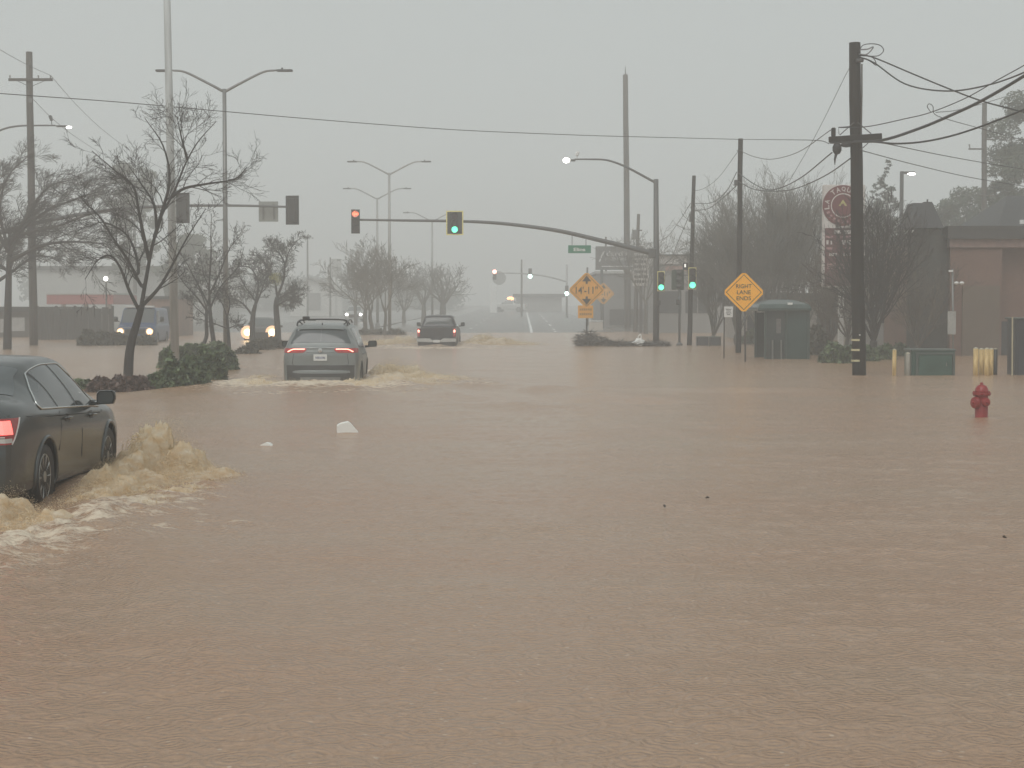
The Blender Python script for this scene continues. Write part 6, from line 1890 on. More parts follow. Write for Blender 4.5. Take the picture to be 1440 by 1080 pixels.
# --- leafy crowns ---------------------------------------------------------------------------------
def leaf_mass(mb, rnd, clumps, n, s, flat=.5):
    tot = sum(c[1] ** 2 for c in clumps)
    for c, r, sc in clumps:
        k = int(n * r * r / tot)
        for _ in range(k):
            d = rvec(rnd).normalized() * (rnd.random() ** .38)
            p = Vector((c[0] + d.x * r * sc[0], c[1] + d.y * r * sc[1], c[2] + d.z * r * sc[2]))
            u = rvec(rnd).normalized(); w = u.orthogonal().normalized()
            a = s * rnd.uniform(.6, 1.3); b = a * flat
            mb.add([p - u * a, p + w * b, p + u * a, p - w * b], [(0, 1, 2, 3)])
M_LEAF = mat('dull_green_leaves', (0.055, 0.070, 0.040), 0.6, var=.45, nscale=1.3)
M_LEAFD = mat('dark_conifer_needles', (0.030, 0.045, 0.030), 0.6, var=.4, nscale=1.3)
def leafy_tree(label, px, Y, top, seed, rad, name='leafy_tree', conifer=False, m_=None, crown_lo=.25, n=9000, s=.16, zscale=1.0):
    rnd = random.Random(seed)
    b_ = at(px, 480, Y); b_.z = -.4 if Y < 112 else G(0, Y)
    H = at(px, top, Y).z - b_.z
    t = thing(name, label, 'tree', b_)
    m = MB(); m.tube([(0, 0, 0), (.1, 0, H * .4), (0, 0, H * .8)], [.22, .16, .05], 8); m.build('trunk', M_BARKG, t, smooth=True)
    cl = []
    if conifer:
        for i in range(46):
            f = i / 45
            z = H * (.12 + .86 * f); rr = rad * (1 - f) ** .8 + .12
            a = rnd.uniform(0, 2 * PI); q = rr * rnd.uniform(.2, .8)
            cl.append(((q * math.cos(a), q * math.sin(a), z), max(.18, rr * .45), (1, 1, .55)))
    else:
        for i in range(70):
            a = rnd.uniform(0, 2 * PI); f = rnd.random()
            z = H * (crown_lo + (1 - crown_lo) * f * .94)
            rr = rad * math.sin(PI * min(1, .18 + .74 * f)) ** .7
            q = rr * rnd.random() ** .5
            cl.append(((q * math.cos(a), q * math.sin(a), z), rad * rnd.uniform(.14, .34), (1, 1, .7)))
    m = MB(); leaf_mass(m, rnd, cl, n, s); m.build('crown', m_ or M_LEAF, t)
    return t
leafy_tree('pointed hazy conifer rising between the big pole and the parking lamp', 1246, 112, 222, 71, 2.3, 'conifer', True, M_LEAFD, n=16000, s=.10)
leafy_tree('shorter hazy conifer left of the pointed one, behind the vase shaped tree', 1229, 108, 256, 72, 2.0, 'conifer', True, M_LEAFD, n=12000, s=.10)
leafy_tree('big hazy leafy tree at the right edge rising far above the roofs', 1456, 108, 128, 73, 3.6, n=26000, s=.12, crown_lo=.2)
leafy_tree('hazy leafy tree above the brick building, left of the grey timber pole', 1353, 118, 262, 74, 2.4, n=14000, s=.12, crown_lo=.3)
leafy_tree('smaller hazy leafy tree close to the right of the grey timber pole', 1404, 112, 250, 75, 1.8, n=10000, s=.12, crown_lo=.3)
leafy_tree('very faint leafy tree behind the crown of the nearest median tree', 190, 175, 222, 76, 3.0, n=9000, s=.18)
leafy_tree('round hazy leafy tree behind the hedge trees left of the tall double armed light', 268, 165, 330, 77, 2.6, n=8000, s=.18)

def shrub(label, px, py, wpx, hpx, seed, m_, dep=None, n=1500, leaf=None, group=None, name='shrub', Yo=None, sc=1.0):
    rnd = random.Random(seed)
    p = gp(px, py)
    Y = Yo or p.y
    k = Y / F
    rx = wpx * k / 2; rz = hpx * k; ry = dep or rx * .9
    z0 = -.15
    t = thing(name, label, 'shrub', (at(px, py, Y).x, Y + ry * .8, z0 if Y < 112 else G(0, Y)), group=group)
    st = MB(); st.tube([(0, 0, 0), (.02, 0, rz * .5)], [.04, .02], 6); st.build('stem', M_BARK, t)
    m = MB()
    # a lumpy dense heart keeps the shrub from being see-through
    vs = []; fs = []; nu, nv = 16, 9
    sh = rnd.uniform(0, 50)
    for j in range(nv + 1):
        ph = PI / 2 * j / nv
        for i in range(nu):
            th = 2 * PI * i / nu
            d = Vector((math.cos(th) * math.cos(ph), math.sin(th) * math.cos(ph), math.sin(ph)))
            q = .80 + .26 * mnoise.noise(d * 2.2 + Vector((sh, 0, 0)))
            vs.append((d.x * rx * q, d.y * ry * q, d.z * (rz + .15) * q))
    for j in range(nv):
        for i in range(nu): fs.append((j * nu + i, j * nu + (i + 1) % nu, (j + 1) * nu + (i + 1) % nu, (j + 1) * nu + i))
    m.add(vs, fs)
    lf = leaf or max(.022, .0016 * Y)
    for _ in range(n):
        th = rnd.uniform(0, 2 * PI); sp = rnd.random() ** .8
        ph = math.asin(sp)
        d = Vector((math.cos(th) * math.cos(ph), math.sin(th) * math.cos(ph), math.sin(ph)))
        q = (.80 + .26 * mnoise.noise(d * 2.2 + Vector((sh, 0, 0)))) * rnd.uniform(.94, 1.22)
        c = Vector((d.x * rx * q, d.y * ry * q, d.z * (rz + .15) * q))
        u = (rvec(rnd) + d * .5).normalized(); w = u.orthogonal().normalized()
        w = Matrix.Rotation(rnd.uniform(0, 6.3), 3, u) @ w
        a = lf * rnd.uniform(.6, 1.5)
        m.add([c - u * a, c + w * a * .5, c + u * a, c - w * a * .5], [(0, 1, 2, 3)])
    m.build('foliage', m_, t)
    return t
M_HG = mat('hedge_green', (0.050, 0.075, 0.034), 0.55, var=.5, nscale=6, col2=(.095, .13, .06))
M_HR = mat('reddish_shrub_leaves', (0.085, 0.045, 0.038), 0.55, var=.4, nscale=6, col2=(.12, .075, .06))
M_HB = mat('brownish_shrub_leaves', (0.065, 0.058, 0.036), 0.6, var=.4, nscale=5)
GM = 'shrubs in the near median'
for i, (px, py, w, h, m_, lab) in enumerate((
    (108, 548, 46, 14, M_HG, 'low dark green shrub right beside the mirror of the dark sedan'),
    (140, 552, 46, 20, M_HR, 'low reddish shrub left of the trunk of the nearest tree'),
    (166, 552, 44, 23, M_HR, 'low reddish shrub around the foot of the nearest tree'),
    (193, 550, 42, 20, M_HR, 'low reddish brown shrub just right of the nearest tree trunk'),
    (216, 549, 38, 24, M_HG, 'low green shrub between the reddish ones and the tall hedge'),
    (240, 547, 44, 44, M_HG, 'tall green shrub at the near end of the hedge beside the concrete pole'),
    (268, 545, 48, 44, M_HG, 'green shrub in front of the hedge just right of the concrete pole'),
    (292, 536, 52, 47, M_HG, 'big green shrub in the middle of the hedge near the wake of the SUV'),
    (312, 521, 40, 36, M_HG, 'rounded green shrub at the right end of the hedge'),
    (240, 518, 42, 34, M_HG, 'darker green shrub behind the left end of the hedge'),
    (268, 512, 50, 30, M_HG, 'green shrub on the back side of the hedge below the thin trees'),
    (302, 506, 50, 24, M_HG, 'flat topped green shrub at the back of the hedge under the straight tree'))):
    shrub(lab, px, py, w, h, 100 + i, m_, n=2600, group=GM)
m = MB(); rnd = random.Random(5)
p0 = at(262, 486, 60)
GB = 'low shrubs farther along the median'
for i, (px, py, w, h, m_, lab) in enumerate((
    (345, 498, 40, 9, M_HB, 'thin line of low shrub reaching right from the hedge end'),
    (362, 492, 44, 13, M_HB, 'low brownish shrub under the left amber headlight'),
    (383, 490, 30, 14, M_HB, 'low brownish shrub at the median tip under the right amber headlight'))):
    shrub(lab, px, py, w, h, 130 + i, m_, n=1100, group=GB)
for i, (px, py, w, h, lab) in enumerate(((512, 470, 26, 9, 'far low shrub at the left end of the far median'), (532, 470.5, 26, 9, 'far low shrub in the middle of the far median'), (556, 471, 28, 10, 'far low shrub at the right tip of the far median near the pickup'))):
    shrub(lab, px, py, w, h, 140 + i, M_HB, n=700, group='shrubs on the far median', Yo=113)
GL = 'clipped shrubs in front of the blue van'
for i, (px, w, lab) in enumerate(((122, 34, 'leftmost clipped dark shrub in front of the blue van'), (142, 36, 'clipped dark shrub left of the left warm headlight of the van'), (163, 36, 'clipped dark shrub right below the left warm headlight of the van'),
                              (184, 34, 'clipped dark shrub below the middle of the van'), (203, 30, 'rightmost clipped dark shrub below the right warm headlight'))):
    shrub(lab, px, 486, w, (21, 20, 17, 14, 13)[i], 150 + i, M_HB, n=900, group=GL)
GRS = 'shrubs by the shop forecourt'
for i, (px, py, w, h, m_, lab) in enumerate((
    (1060, 484, 34, 18, M_HG, 'low green hedge piece seen left of the bus shelter'),
    (1152, 500, 40, 40, M_HB, 'brownish tall shrub right against the right side of the bus shelter'),
    (1176, 511, 44, 30, M_HG, 'green shrub at the foot of the white sign post'),
    (1200, 511, 30, 24, M_HG, 'green shrub just left of the big utility pole foot'),
    (1222, 508, 34, 20, M_HG, 'green shrub just right of the big utility pole foot'),
    (1244, 506, 36, 20, M_HG, 'rounded green shrub left of the lone yellow bollard'),
    (1268, 500, 34, 14, M_HG, 'low green shrub behind the lone yellow bollard'),
    (1315, 497, 70, 14, M_HB, 'low brownish shrub behind the green cabinet'))):
    shrub(lab, px, py, w, h, 170 + i, m_, n=1500, group=GRS)

# --- debris island under the clearance sign --------------------------------------------------------
Yi = 83.5
pc = gp(872, 486)
b = MB()
n1, n2 = 60, 12
xs0, xs1 = gp(803, 486).x, gp(946, 486).x
rowsP = []
for i in range(n1 + 1):
    x = xs0 + (xs1 - xs0) * i / n1
    row = []
    for j in range(n2 + 1):
        y = 80.6 + 5.0 * j / n2
        e = math.sin(PI * i / n1) ** .35 * math.sin(PI * j / n2) ** .5
        row.append((x, y, -.30 + e * (.34 + .08 * mnoise.noise(Vector((x * 1.7, y * 1.7, 3))))))
    rowsP.append(row)
b.grid([r_ for r_ in rowsP])
struct(b.build('traffic_island', mat('muddy_island', (.10, .085, .07), .6, var=.3, nscale=3, bump=.4, bscale=12), smooth=True))
rnd = random.Random(77)
b = MB()
for _ in range(1500):
    u = rnd.random()
    x = xs0 + .25 + (xs1 - xs0 - .5) * u; y = rnd.uniform(81.0, 83.6)
    pile = math.exp(-((x - at(826, 480, 82).x) / .9) ** 2)
    h = .05 + rnd.random() * (.08 + .62 * pile * rnd.random())
    c = Vector((x, y, h)); d = (rvec(rnd) * Vector((1, 1, .35))).normalized() * rnd.uniform(.10, .34)
    b.tube([c - d, c + rvec(rnd) * .02, c + d], [.009, .014, .006], 3)
tag(b.build('storm_brush', M_TWIG), None, None, None, 'stuff')
t = thing('white_bag', 'crumpled white bag lying on the debris island left of the mast pole', 'bag', (at(898, 484, 81.4).x, 81.4, .02))
m = MB(); vs = []; fs = []
for j in range(9):
    ph = PI * j / 8 - PI / 2
    for i in range(12):
        th = 2 * PI * i / 12
        d = Vector((math.cos(th) * math.cos(ph), math.sin(th) * math.cos(ph), math.sin(ph)))
        q = 1 + .5 * mnoise.noise(d * 2.5 + Vector((9, 1, 2)))
        vs.append((d.x * .26 * q, d.y * .2 * q, .15 + d.z * .17 * q))
for j in range(8):
    for i in range(12): fs.append((j * 12 + i, j * 12 + (i + 1) % 12, (j + 1) * 12 + (i + 1) % 12, (j + 1) * 12 + i))
m.add(vs, fs); m.build('bag_body', mat('white_plastic', (.75, .75, .72), .4, var=.1, nscale=12), t)
m = MB(); m.tube(crom([(-.05, 0, .28), (0, -.02, .45), (.08, 0, .52), (.12, 0, .40), (.10, 0, .26)], 4), [.03] * 17, 5); m.build('bag_handle', mat('white_plastic', (.75, .75, .72), .4), t)

# far woods on the skyline: one mass nobody could count
rnd = random.Random(90)
b = MB()
for _ in range(300):
    px = rnd.uniform(60, 640); Y = rnd.uniform(300, 400)
    p = at(px, 430, Y); g0 = G(0, Y)
    hgt = rnd.uniform(4.0, 6.5) * (1.15 if px < 450 else .8)
    cl = [((p.x + rnd.uniform(-2, 2), Y + rnd.uniform(-2, 2), g0 + hgt * rnd.uniform(.2, .8)), hgt * .42, (1.3, 1, .8)) for _ in range(2)]
    leaf_mass(b, rnd, cl, 130, .55)
tag(b.build('far_woods', M_LEAFD), None, None, None, 'stuff')

# a few yellow leaves still hanging in the right leaning tree
_lt = [o for o in COL.objects if o.get('label', '').startswith('leaning bare tree right of the amber')][0]
rnd = random.Random(3); m = MB()
c_ = at(389, 392, 90) - _lt.location
leaf_mass(m, rnd, [((c_.x, c_.y, c_.z), .36, (1.1, 1, .9)), ((c_.x - .2, c_.y, c_.z + .1), .22, (1, 1, 1))], 420, .045)
m.build('yellow_leaves', mat('yellow_green_leaves', (.34, .32, .09), .6, var=.3), _lt)
# ------------------------------------------------------------------ buildings
def mat_brick(name, c1, c2, mortar, scale=5.0):
    m = bpy.data.materials.new(name); m.use_nodes = True
    nt = m.node_tree; N = nt.nodes; L = nt.links
    b = N['Principled BSDF']; b.inputs['Roughness'].default_value = .65
    tc = N.new('ShaderNodeTexCoord'); sx = N.new('ShaderNodeSeparateXYZ'); cx = N.new('ShaderNodeCombineXYZ')
    ad = N.new('ShaderNodeMath'); ad.operation = 'ADD'
    L.new(tc.outputs['Object'], sx.inputs[0]); L.new(sx.outputs['X'], ad.inputs[0]); L.new(sx.outputs['Y'], ad.inputs[1])
    L.new(ad.outputs[0], cx.inputs['X']); L.new(sx.outputs['Z'], cx.inputs['Y'])
    br = N.new('ShaderNodeTexBrick'); br.inputs['Scale'].default_value = scale
    br.inputs['Color1'].default_value = c1 + (1,); br.inputs['Color2'].default_value = c2 + (1,); br.inputs['Mortar'].default_value = mortar + (1,)
    br.inputs['Mortar Size'].default_value = .02
    L.new(cx.outputs[0], br.inputs['Vector'])
    n = N.new('ShaderNodeTexNoise'); n.inputs['Scale'].default_value = .8; n.inputs['Detail'].default_value = 5; L.new(tc.outputs['Object'], n.inputs['Vector'])
    r = N.new('ShaderNodeValToRGB'); r.color_ramp.elements[0].color = (.7, .7, .7, 1); r.color_ramp.elements[1].color = (1.15, 1.15, 1.15, 1); L.new(n.outputs['Fac'], r.inputs['Fac'])
    mx = N.new('ShaderNodeMixRGB'); mx.blend_type = 'MULTIPLY'; mx.inputs['Fac'].default_value = 1
    L.new(br.outputs['Color'], mx.inputs['Color1']); L.new(r.outputs[0], mx.inputs['Color2']); L.new(mx.outputs[0], b.inputs['Base Color'])
    return m
M_BRICK = mat_brick('red_brown_brick', (.160, .084, .062), (.190, .102, .074), (.16, .115, .09))
M_BRICKT = mat_brick('tan_brown_brick', (.130, .095, .066), (.150, .108, .078), (.14, .11, .09))
M_ROOF = mat('dark_shingle_roof', (.026, .026, .028), .55, var=.2, nscale=3, bump=.3, bscale=20)
M_BAND = mat('dark_parapet_metal', (.045, .042, .040), .5, var=.12)
M_GREYW = mat('grey_render_wall', (.25, .25, .24), .6, var=.12, nscale=.5)
M_PALEW = mat('pale_render_wall', (.42, .42, .40), .6, var=.08, nscale=.5)
M_WIN = mat('dark_window_glass', (.03, .035, .04), .1)

def fr(px, Y, z=None):
    b_ = at(px, 480, Y); b_.z = (-.4 if Y < 112 else G(0, Y) - .1) if z is None else z
    return b_, (lambda a, q, dy=0: rel(at(a, q, Y + dy), b_))

# brick shop at right
b_, P = fr(1322, 66)
t = thing('brick_building', 'brown brick shop with a dark parapet and a small tower roof behind the bollards', 'building', b_)
X0, X1 = P(1335, 480).x, 22.0
z1, z2, z3 = P(1400, 318).z, P(1400, 336).z, P(1400, 348).z
xt = P(1408, 480).x
m = MB(); m.box(((X0 + xt) / 2, 6, z3 / 2), (xt - X0, 12, z3)); m.build('brick_wall', M_BRICK, t)
xa, xb = P(1352, 480).x, P(1404, 480).x
m = MB(); m.box(((xa + xb) / 2, -.06, P(1380, 402).z / 2), (xb - xa, .12, P(1380, 402).z)); m.build('brick_pier', M_BRICKT, t)
m = MB(); m.box(((xt + X1) / 2, 6.6, z3 / 2), (X1 - xt, 12, z3)); m.build('recessed_wall', M_BRICK, t)
m = MB(); m.box((P(1412, 480).x + .2, .55, .4 + (P(1412, 452).z - .4) / 2), (.5, .1, P(1412, 452).z - .4)); m.build('doorway', M_WIN, t)
m = MB(); m.box(((X0 + X1) / 2, 6, (z3 + z2) / 2), (X1 - X0 + .1, 12.2, z2 - z3)); m.build('brick_course', mat('lighter_brick_band', (.21, .135, .115), .6, var=.15), t)
m = MB(); m.box(((X0 + X1) / 2, 6, (z2 + z1) / 2), (X1 - X0 + .3, 12.5, z1 - z2)); m.build('parapet', M_BAND, t)
# tower
tx0, tx1 = P(1286, 480).x, P(1320, 480).x
m = MB(); m.box(((tx0 + tx1) / 2, .6, P(1300, 322).z / 2), (tx1 - tx0, 1.6, P(1300, 322).z)); m.build('tower_wall', mat('dark_olive_wall', (.036, .035, .029), .6, var=.2), t)
m = MB(); m.box(((tx1 + X0) / 2, 1.0, P(1300, 330).z / 2), (X0 - tx1, 1.4, P(1300, 330).z)); m.build('tower_side_wall', mat('dark_olive_wall', (.036, .035, .029), .6), t)
a0, a1, t0, t1 = P(1274, 480).x, P(1322, 480).x, P(1283.5, 480).x, P(1311.5, 480).x
ze, zt2 = P(1300, 321).z, P(1300, 285).z
m = MB()
lo_ = [(a0, -.45, ze), (a1, -.45, ze), (a1, 1.75, ze), (a0, 1.75, ze)]; hi_ = [(t0, .2, zt2), (t1, .2, zt2), (t1, 1.1, zt2), (t0, 1.1, zt2)]
m.add(lo_ + hi_, [(0, 1, 5, 4), (1, 2, 6, 5), (2, 3, 7, 6), (3, 0, 4, 7), (4, 5, 6, 7), (3, 2, 1, 0)]); rf = m.build('tower_roof', M_ROOF, t)
m = MB(); m.box((t1 - .1, .65, zt2 + .08), (.05, .05, .16)); m.box((t1 - .1, .65, zt2 + .03), (.3, .3, .06)); m.build('roof_vent', M_BAND, rf)
m = MB(); m.sphere((a0 + .1, -.42, ze - .12), .06, 8); m.build('eave_lamp', M_WHITE, t, smooth=True)
# hipped roof behind the parapet
hx0, hx1 = P(1396, 480, 6).x, 24
m = MB()
zb_ = P(1400, 318, 6).z; zp_ = P(1440, 298, 6).z + .3
m.add([(hx0, 5.5, zb_ - .2), (hx1, 5.5, zb_ - .2), (hx1, 16, zb_ - .2), (hx0, 16, zb_ - .2), (P(1452, 480, 6).x, 10, zp_ + .6), (hx1 - 2, 10, zp_ + .6)], [(0, 1, 5, 4), (1, 2, 5), (2, 3, 4, 5), (3, 0, 4)])
m.build('hipped_roof', M_ROOF, t)
m = MB(); m.box(P(1437, 312, 5.2), (.16, .1, .16)); m.build('roof_lamp', M_WHITE, t)

# low brown wing between the trees
b_, P = fr(1270, 78)
t = thing('low_building', 'low brown flat roofed wing behind the vase shaped tree left of the tower', 'building', b_)
x0, x1 = P(1236, 480).x, P(1352, 480).x
m = MB(); m.box(((x0 + x1) / 2, 4, P(1260, 402).z / 2), (x1 - x0, 8, P(1260, 402).z)); m.build('wall', M_GREYW, t)
m = MB(); m.box(((x0 + x1) / 2, 4, (P(1260, 402).z + P(1260, 372).z) / 2), (x1 - x0 + .5, 8.6, P(1260, 372).z - P(1260, 402).z)); m.build('fascia', mat('brown_fascia', (.085, .060, .048), .6), t)
for q in (1246, 1268, 1290):
    m = MB(); m.box(P(q, 435, -.02), (.5, .06, 1.2)); m.build('window', M_WIN, t)

# long grey building behind the bus shelter (pale wall seen in the gap right of it)
b_, P = fr(1150, 96)
t = thing('long_building', 'long low grey building glimpsed between the bus shelter and the white sign post', 'building', b_)
x0, x1 = P(1048, 480).x, P(1215, 480).x
m = MB(); m.box(((x0 + x1) / 2, 5, P(1150, 424).z / 2), (x1 - x0, 10, P(1150, 424).z)); m.build('wall', mat('warm_grey_wall', (.26, .24, .215), .6, var=.1, nscale=.4), t)
m = MB(); m.box(((x0 + x1) / 2, 5, P(1150, 418).z), (x1 - x0 + .8, 10.8, .45)); m.build('roof', M_ROOF, t)
for q in (1060, 1085, 1158, 1170):
    m = MB(); m.box(P(q, 455, -.02), (.7, .06, 1.1)); m.build('window', M_WIN, t)

# restaurant with a white roofline and pinkish band
b_, P = fr(960, 122)
t = thing('restaurant_building', 'hazy building with a white roofline and pinkish band behind the green lights', 'building', b_)
x0, x1 = P(921, 480).x, P(1030, 480).x
m = MB(); m.box(((x0 + x1) / 2, 5, P(960, 372).z / 2), (x1 - x0, 10, P(960, 372).z)); w_ = m.build('wall', M_GREYW, t)
m = MB(); m.box(((x0 + x1) / 2, 5, (P(960, 371.5).z + P(960, 360).z) / 2), (x1 - x0 + .3, 10.4, P(960, 360).z - P(960, 371.5).z)); m.build('white_roofline', mat('white_fascia', (.66, .64, .62), .5), t)
m = MB(); m.box(((x0 + x1) / 2, 5, P(960, 359).z), (x1 - x0 + .6, 10.8, .12)); m.build('roof_cap', M_BAND, t)
m = MB(); m.box(((x0 + x1) / 2 + .3, -.05, P(960, 377.5).z), (x1 - x0 - .8, .1, .36)); m.build('pink_band', mat('pink_brown_band', (.34, .20, .17), .5), t)
for q in (934, 950, 972, 990):
    m = MB(); m.box(P(q, 425, -.02), (.8, .05, 1.5)); m.build('window', M_WIN, t)

# big grey shed behind the clearance signs
b_, P = fr(880, 146)
t = thing('grey_building', 'big plain grey building in the haze behind the low clearance signs', 'building', b_)
x0, x1 = P(839, 480).x, P(925, 480).x
m = MB(); m.box(((x0 + x1) / 2, 6, P(880, 384).z / 2), (x1 - x0, 12, P(880, 384).z)); m.build('wall', mat('mid_grey_cladding', (.19, .19, .185), .6, var=.1, nscale=.5), t)
m = MB(); m.box(((x0 + x1) / 2, 6, P(880, 383).z), (x1 - x0 + .3, 12.3, .2)); m.build('roof_edge', M_PALEW, t)
m = MB(); m.box(P(888, 446, -.03), (3.6, .05, 1.3)); m.build('shopfront', mat('dark_shopfront', (.045, .045, .045), .3), t)
b_, P = fr(871, 139)
t = thing('shop_sign', 'hazy dark hoarding with two rows of pale lettering behind the signal arm', 'shop sign', b_)
m = MB(); c = P(871, 363); m.box(c, (67 * 139 / F, .3, 33 * 139 / F), bev=.02); bd = m.build('sign_board', mat('dark_grey_board', (.13, .13, .13), .5), t)
m = MB(); m.box(P(871, 374.5, -.17), (50 * 139 / F, .04, .07)); m.build('white_strip', M_WHITE, bd)
m = MB(); m.tube([P(843, 368, -.16), P(846, 360, -.16), P(850, 353, -.16)], .06, 5); m.build('swoosh', M_WHITE, bd)
m = MB()
c = P(868, 356.5, -.17); m.text('dard’s', (c.x, c.y, c.z), .42, 1.7, bold=.02)
c = P(866, 364, -.17); m.text('INTERIORS', (c.x, c.y, c.z), .24, 1.6, bold=.02); m.build('sign_lettering', mat('pale_letters', (.5, .5, .48), .5), bd)
for q in (846, 895):
    m = MB(); m.tube([(P(q, 480).x, 0, 0), (P(q, 480).x, 0, P(q, 378).z)], .12, 6); m.build('post', M_STEELD, t)
b_, P = fr(901, 120)
t = thing('menu_sign', 'white panel sign with rows of dark lettering between the tall pole and the mast pole', 'shop sign', b_)
m = MB(); m.box(P(901, 379), (22.5 * 120 / F, .2, 46 * 120 / F), bev=.02); bd = m.build('sign_board', mat('dull_white_board', (.58, .58, .56), .5), t)
m = MB(); m.box((P(901, 480).x, 0, P(901, 402).z / 2), (.2, .15, P(901, 402).z)); m.build('post', M_STEELD, t)
rnd = random.Random(8)
m = MB()
for row in range(6):
    y = 361 + row * 7
    q = 892
    while q < 909:
        w_ = rnd.uniform(1.2, 3.4)
        m.box(P(q + w_ / 2, y, -.11), (w_ * 120 / F, .02, 3.6 * 120 / F)); q += w_ + 1.0
m.build('worn_characters', M_BAND, bd)
b_, P = fr(836, 128)
t = thing('low_wall', 'low pale wall panel just right of the clearance sign post', 'wall', b_)
m = MB(); m.box(((P(828, 480).x + P(848, 480).x) / 2, .1, P(838, 453).z / 2), (20 * 128 / F, .2, P(838, 453).z), bev=.01); m.build('wall_panel', mat('pale_cream_wall', (.50, .45, .39), .6), t)
m = MB(); m.box(((P(828, 480).x + P(848, 480).x) / 2, .1, P(838, 452).z + .03), (20.6 * 128 / F, .26, .07), bev=.01); m.build('coping', M_WHITE, t)

# --- left side -------------------------------------------------------------------------------------
M_FEN = mat('dark_wet_fence', (.040, .036, .033), .6, var=.3, nscale=5, stretch=(4, 4, .3))
b_, P = fr(110, 97)
t = thing('plank_fence', 'dark solid fence running behind the shrubs left of the blue van', 'fence', b_)
x0, x1 = P(52, 480).x, P(158, 480).x
n_ = 22
m = MB()
for i in range(n_):
    w_ = (x1 - x0) / n_
    m.box((x0 + (i + .5) * w_, .02 * (i % 2), (P(100, 433).z + .05 * math.sin(i * 1.7)) / 2), (w_ - .012, .03, P(100, 433).z + .05 * math.sin(i * 1.7)))
tag(m.build('planks', M_FEN, t), kind='stuff')
m = MB(); m.box(((x0 + x1) / 2, .07, P(100, 440).z), (x1 - x0, .05, .09)); m.build('top_rail', M_FEN, t)
for i in range(5):
    m = MB(); m.box((x0 + (x1 - x0) * i / 4, .14, P(100, 430).z / 2), (.12, .12, P(100, 430).z)); m.build('fence_post', M_FEN, t)
b_, P = fr(20, 104)
t = thing('low_building', 'low dark building in the haze behind the far left tree trunks', 'building', b_)
x0, x1 = P(-120, 480).x, P(58, 480).x
m = MB(); m.box(((x0 + x1) / 2, 5, P(20, 438).z / 2), (x1 - x0, 10, P(20, 438).z)); m.build('wall', mat('dark_brown_wall', (.075, .068, .060), .6, var=.2, nscale=1), t)
m = MB(); m.box(((x0 + x1) / 2, 5, P(20, 435).z), (x1 - x0 + .6, 10.6, .3)); m.build('roof', M_ROOF, t)
for q, z_ in ((4, 458), (24, 456), (-30, 457)):
    m = MB(); m.box(P(q, z_, -.02), (.9, .05, .8)); m.build('window', mat('pale_window', (.35, .35, .34), .2), t)
b_, P = fr(115, 130)
t = thing('forecourt_canopy', 'pinkish red forecourt canopy above the dark fence left of the blue van', 'canopy', b_)
x0, x1 = P(66, 480).x, P(160, 480).x
m = MB(); m.box(((x0 + x1) / 2, 4, (P(110, 428).z + P(110, 414).z) / 2), (x1 - x0, 8, P(110, 414).z - P(110, 428).z), bev=.04); m.build('canopy_fascia', mat('dull_red_fascia', (.30, .075, .070), .5, var=.1), t)
m = MB(); m.box(((x0 + x1) / 2, 4, P(110, 413).z), (x1 - x0 + .1, 8.1, .12)); m.build('canopy_top', M_PALEW, t)
for q in (80, 112, 145):
    m = MB(); m.box((P(q, 480).x, 2, P(q, 428).z / 2), (.3, .3, P(q, 428).z)); m.build('column', M_PALEW, t)
b_, P = fr(228, 108)
t = thing('brown_building', 'small reddish brown building just right of the blue van', 'building', b_)
x0, x1 = P(205, 480).x, P(246, 480).x
m = MB(); m.box(((x0 + x1) / 2, 3, P(228, 420).z / 2), (x1 - x0, 6, P(228, 420).z)); m.build('wall', mat('brown_plank_wall', (.21, .13, .095), .6, var=.3, nscale=2, stretch=(4, 1, .2)), t)
m = MB(); m.box(((x0 + x1) / 2, 3, P(228, 418.5).z), (x1 - x0 + .3, 6.3, .18)); m.build('roof_edge', M_ROOF, t)
m = MB(); m.box(P(233, 446, -.02), (.5, .05, 1.3)); m.build('door', M_WIN, t)
b_, P = fr(140, 175)
t = thing('long_building', 'very faint long pale building above the pink canopy at left', 'building', b_)
x0, x1 = P(50, 480).x, P(300, 480).x
m = MB(); m.box(((x0 + x1) / 2, 8, P(140, 378).z / 2), (x1 - x0, 16, P(140, 378).z)); m.build('wall', M_PALEW, t)
m = MB(); m.box(((x0 + x1) / 2, 8, P(140, 377).z), (x1 - x0 + .6, 16.6, .4)); m.build('roof_edge', M_BAND, t)

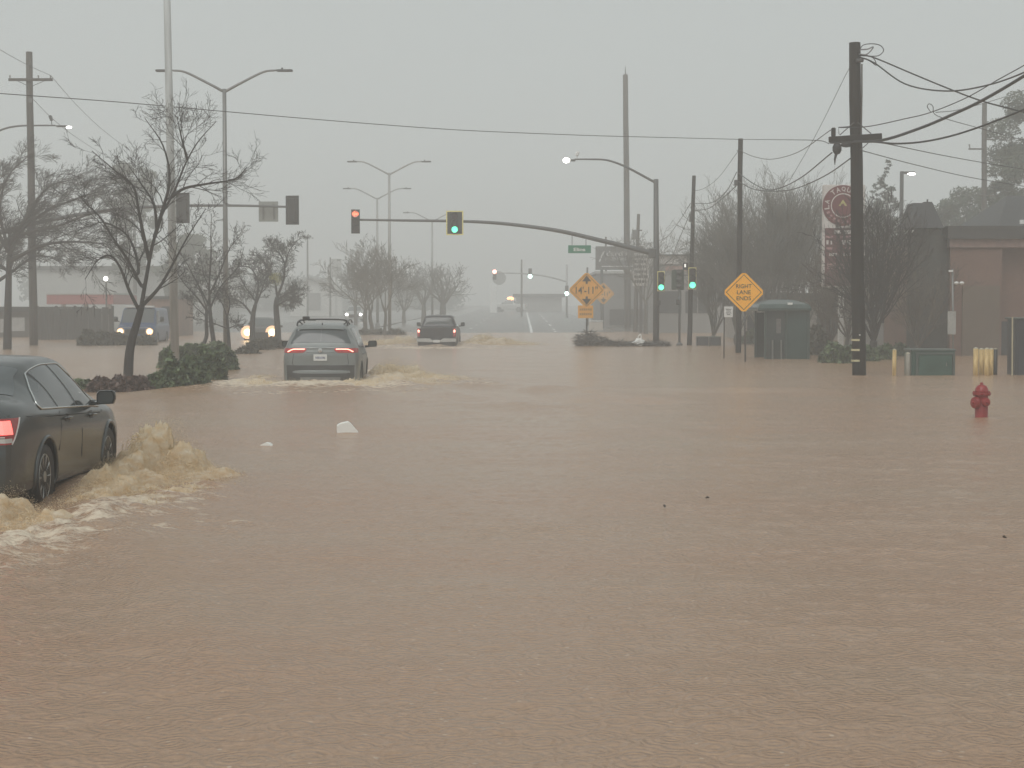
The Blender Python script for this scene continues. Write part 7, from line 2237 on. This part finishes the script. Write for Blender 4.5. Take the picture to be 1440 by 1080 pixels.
# gabled hall in the middle distance
b_, P = fr(446, 228)
t = thing('gabled_building', 'faint pale gabled hall in the haze above the roof of the SUV', 'building', b_)
m = MB(); x0, x1 = P(408, 480).x, P(482, 480).x; xc = P(436, 480).x
m.add([(x0, 0, 0), (x1, 0, 0), (x1, 0, P(470, 412).z), (xc, 0, P(436, 392).z), (x0, 0, P(408, 410).z), (x0, 14, 0), (x1, 14, 0), (x1, 14, P(470, 412).z), (xc, 14, P(436, 392).z), (x0, 14, P(408, 410).z)],
      [(0, 1, 2, 3, 4), (9, 8, 7, 6, 5), (0, 5, 6, 1), (1, 6, 7, 2), (4, 9, 5, 0)])
m.build('wall', mat('white_gable_wall', (.55, .55, .53), .6), t)
m = MB()
for a, c in ((P(405, 413), P(436, 391)), (P(436, 391), P(486, 416))):
    d = Vector((c.x - a.x, 0, c.z - a.z)); n_ = Vector((-d.z, 0, d.x)).normalized() * .25
    m.add([(a.x, -.5, a.z), (c.x, -.5, c.z), (c.x, 14.5, c.z), (a.x, 14.5, a.z), (a.x + n_.x, -.5, a.z + n_.z), (c.x + n_.x, -.5, c.z + n_.z), (c.x + n_.x, 14.5, c.z + n_.z), (a.x + n_.x, 14.5, a.z + n_.z)],
          [(0, 1, 5, 4), (1, 2, 6, 5), (2, 3, 7, 6), (3, 0, 4, 7), (4, 5, 6, 7), (3, 2, 1, 0)])
m.build('roof', M_GREYW, t)
m = MB(); m.box(P(442, 424, -.05), (1.6, .08, 2.2)); m.build('doorway', M_GREYW, t)
b_, P = fr(473, 222)
t = thing('pylon_sign', 'faint pale box sign on a post in the haze left of the red arrow signal', 'shop sign', b_)
m = MB(); m.box(P(473, 377), (14 * 222 / F, .4, 26 * 222 / F), bev=.04); m.build('sign_box', M_PALEW, t)
m = MB(); m.box((P(473, 480).x, 0, P(473, 390).z / 2), (.3, .3, P(473, 390).z)); m.build('post', M_PALEW, t)
for q, top, lab in ((432.5, 330, 'very thin faint pole rising from the gable of the pale hall'), (464.5, 362, 'very thin faint pole left of the faint box sign')):
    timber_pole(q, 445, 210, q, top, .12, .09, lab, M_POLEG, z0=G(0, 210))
b_, P = fr(694, 262)
t = thing('pylon_sign', 'faint white pylon with a round head beneath the tiny red signal in the far haze', 'shop sign', b_)
m = MB(); m.box((P(694, 480).x, 0, P(694, 398).z / 2), (10 * 262 / F, .6, P(694, 398).z), bev=.04); m.build('post', mat('bright_white_pylon', (.78, .78, .76), .5), t)
m = MB(); m.lathe([(.02, -.3), (.95, -.3), (1.0, 0), (.95, .3), (.02, .3)], P(702, 391), 24, 'Y'); m.build('round_head', M_GREYW, t, smooth=False)
b_, P = fr(752, 275)
t = thing('long_building', 'faint low dark building at the far end of the street right of the beacon truck', 'building', b_)
x0, x1 = P(726, 480).x, P(790, 480).x
m = MB(); m.box(((x0 + x1) / 2, 6, P(750, 417).z / 2), (x1 - x0, 12, P(750, 417).z)); m.build('wall', M_GREYW, t)
m = MB(); m.box(((x0 + x1) / 2, 6, P(750, 415.5).z), (x1 - x0 + 1, 13, .5)); m.build('roof', M_BAND, t)
timber_pole(733.5, 440, 215, 733.5, 365, .13, .10, 'thin faint pole between the two far green lights', M_POLEG, z0=G(0, 215))
HAZE = 0.0043
# ------------------------------------------------------------------ rain haze: one closed box of even air round everything
b = MB(); b.box((0, 690, 11.5), (2100, 1500, 27))
hz = b.build('haze', [])
hm = bpy.data.materials.new('rain_haze'); hm.use_nodes = True
hm.node_tree.nodes.clear()
ho = hm.node_tree.nodes.new('ShaderNodeOutputMaterial')
hv = hm.node_tree.nodes.new('ShaderNodeVolumePrincipled')
hv.inputs['Color'].default_value = (0.995, 1.0, 0.99, 1)
hv.inputs['Density'].default_value = HAZE
hv.inputs['Anisotropy'].default_value = 0.0
hm.node_tree.links.new(hv.outputs[0], ho.inputs['Volume'])
hz.data.materials.append(hm)
tag(hz, None, None, None, 'stuff')
hz.display_type = 'WIRE'
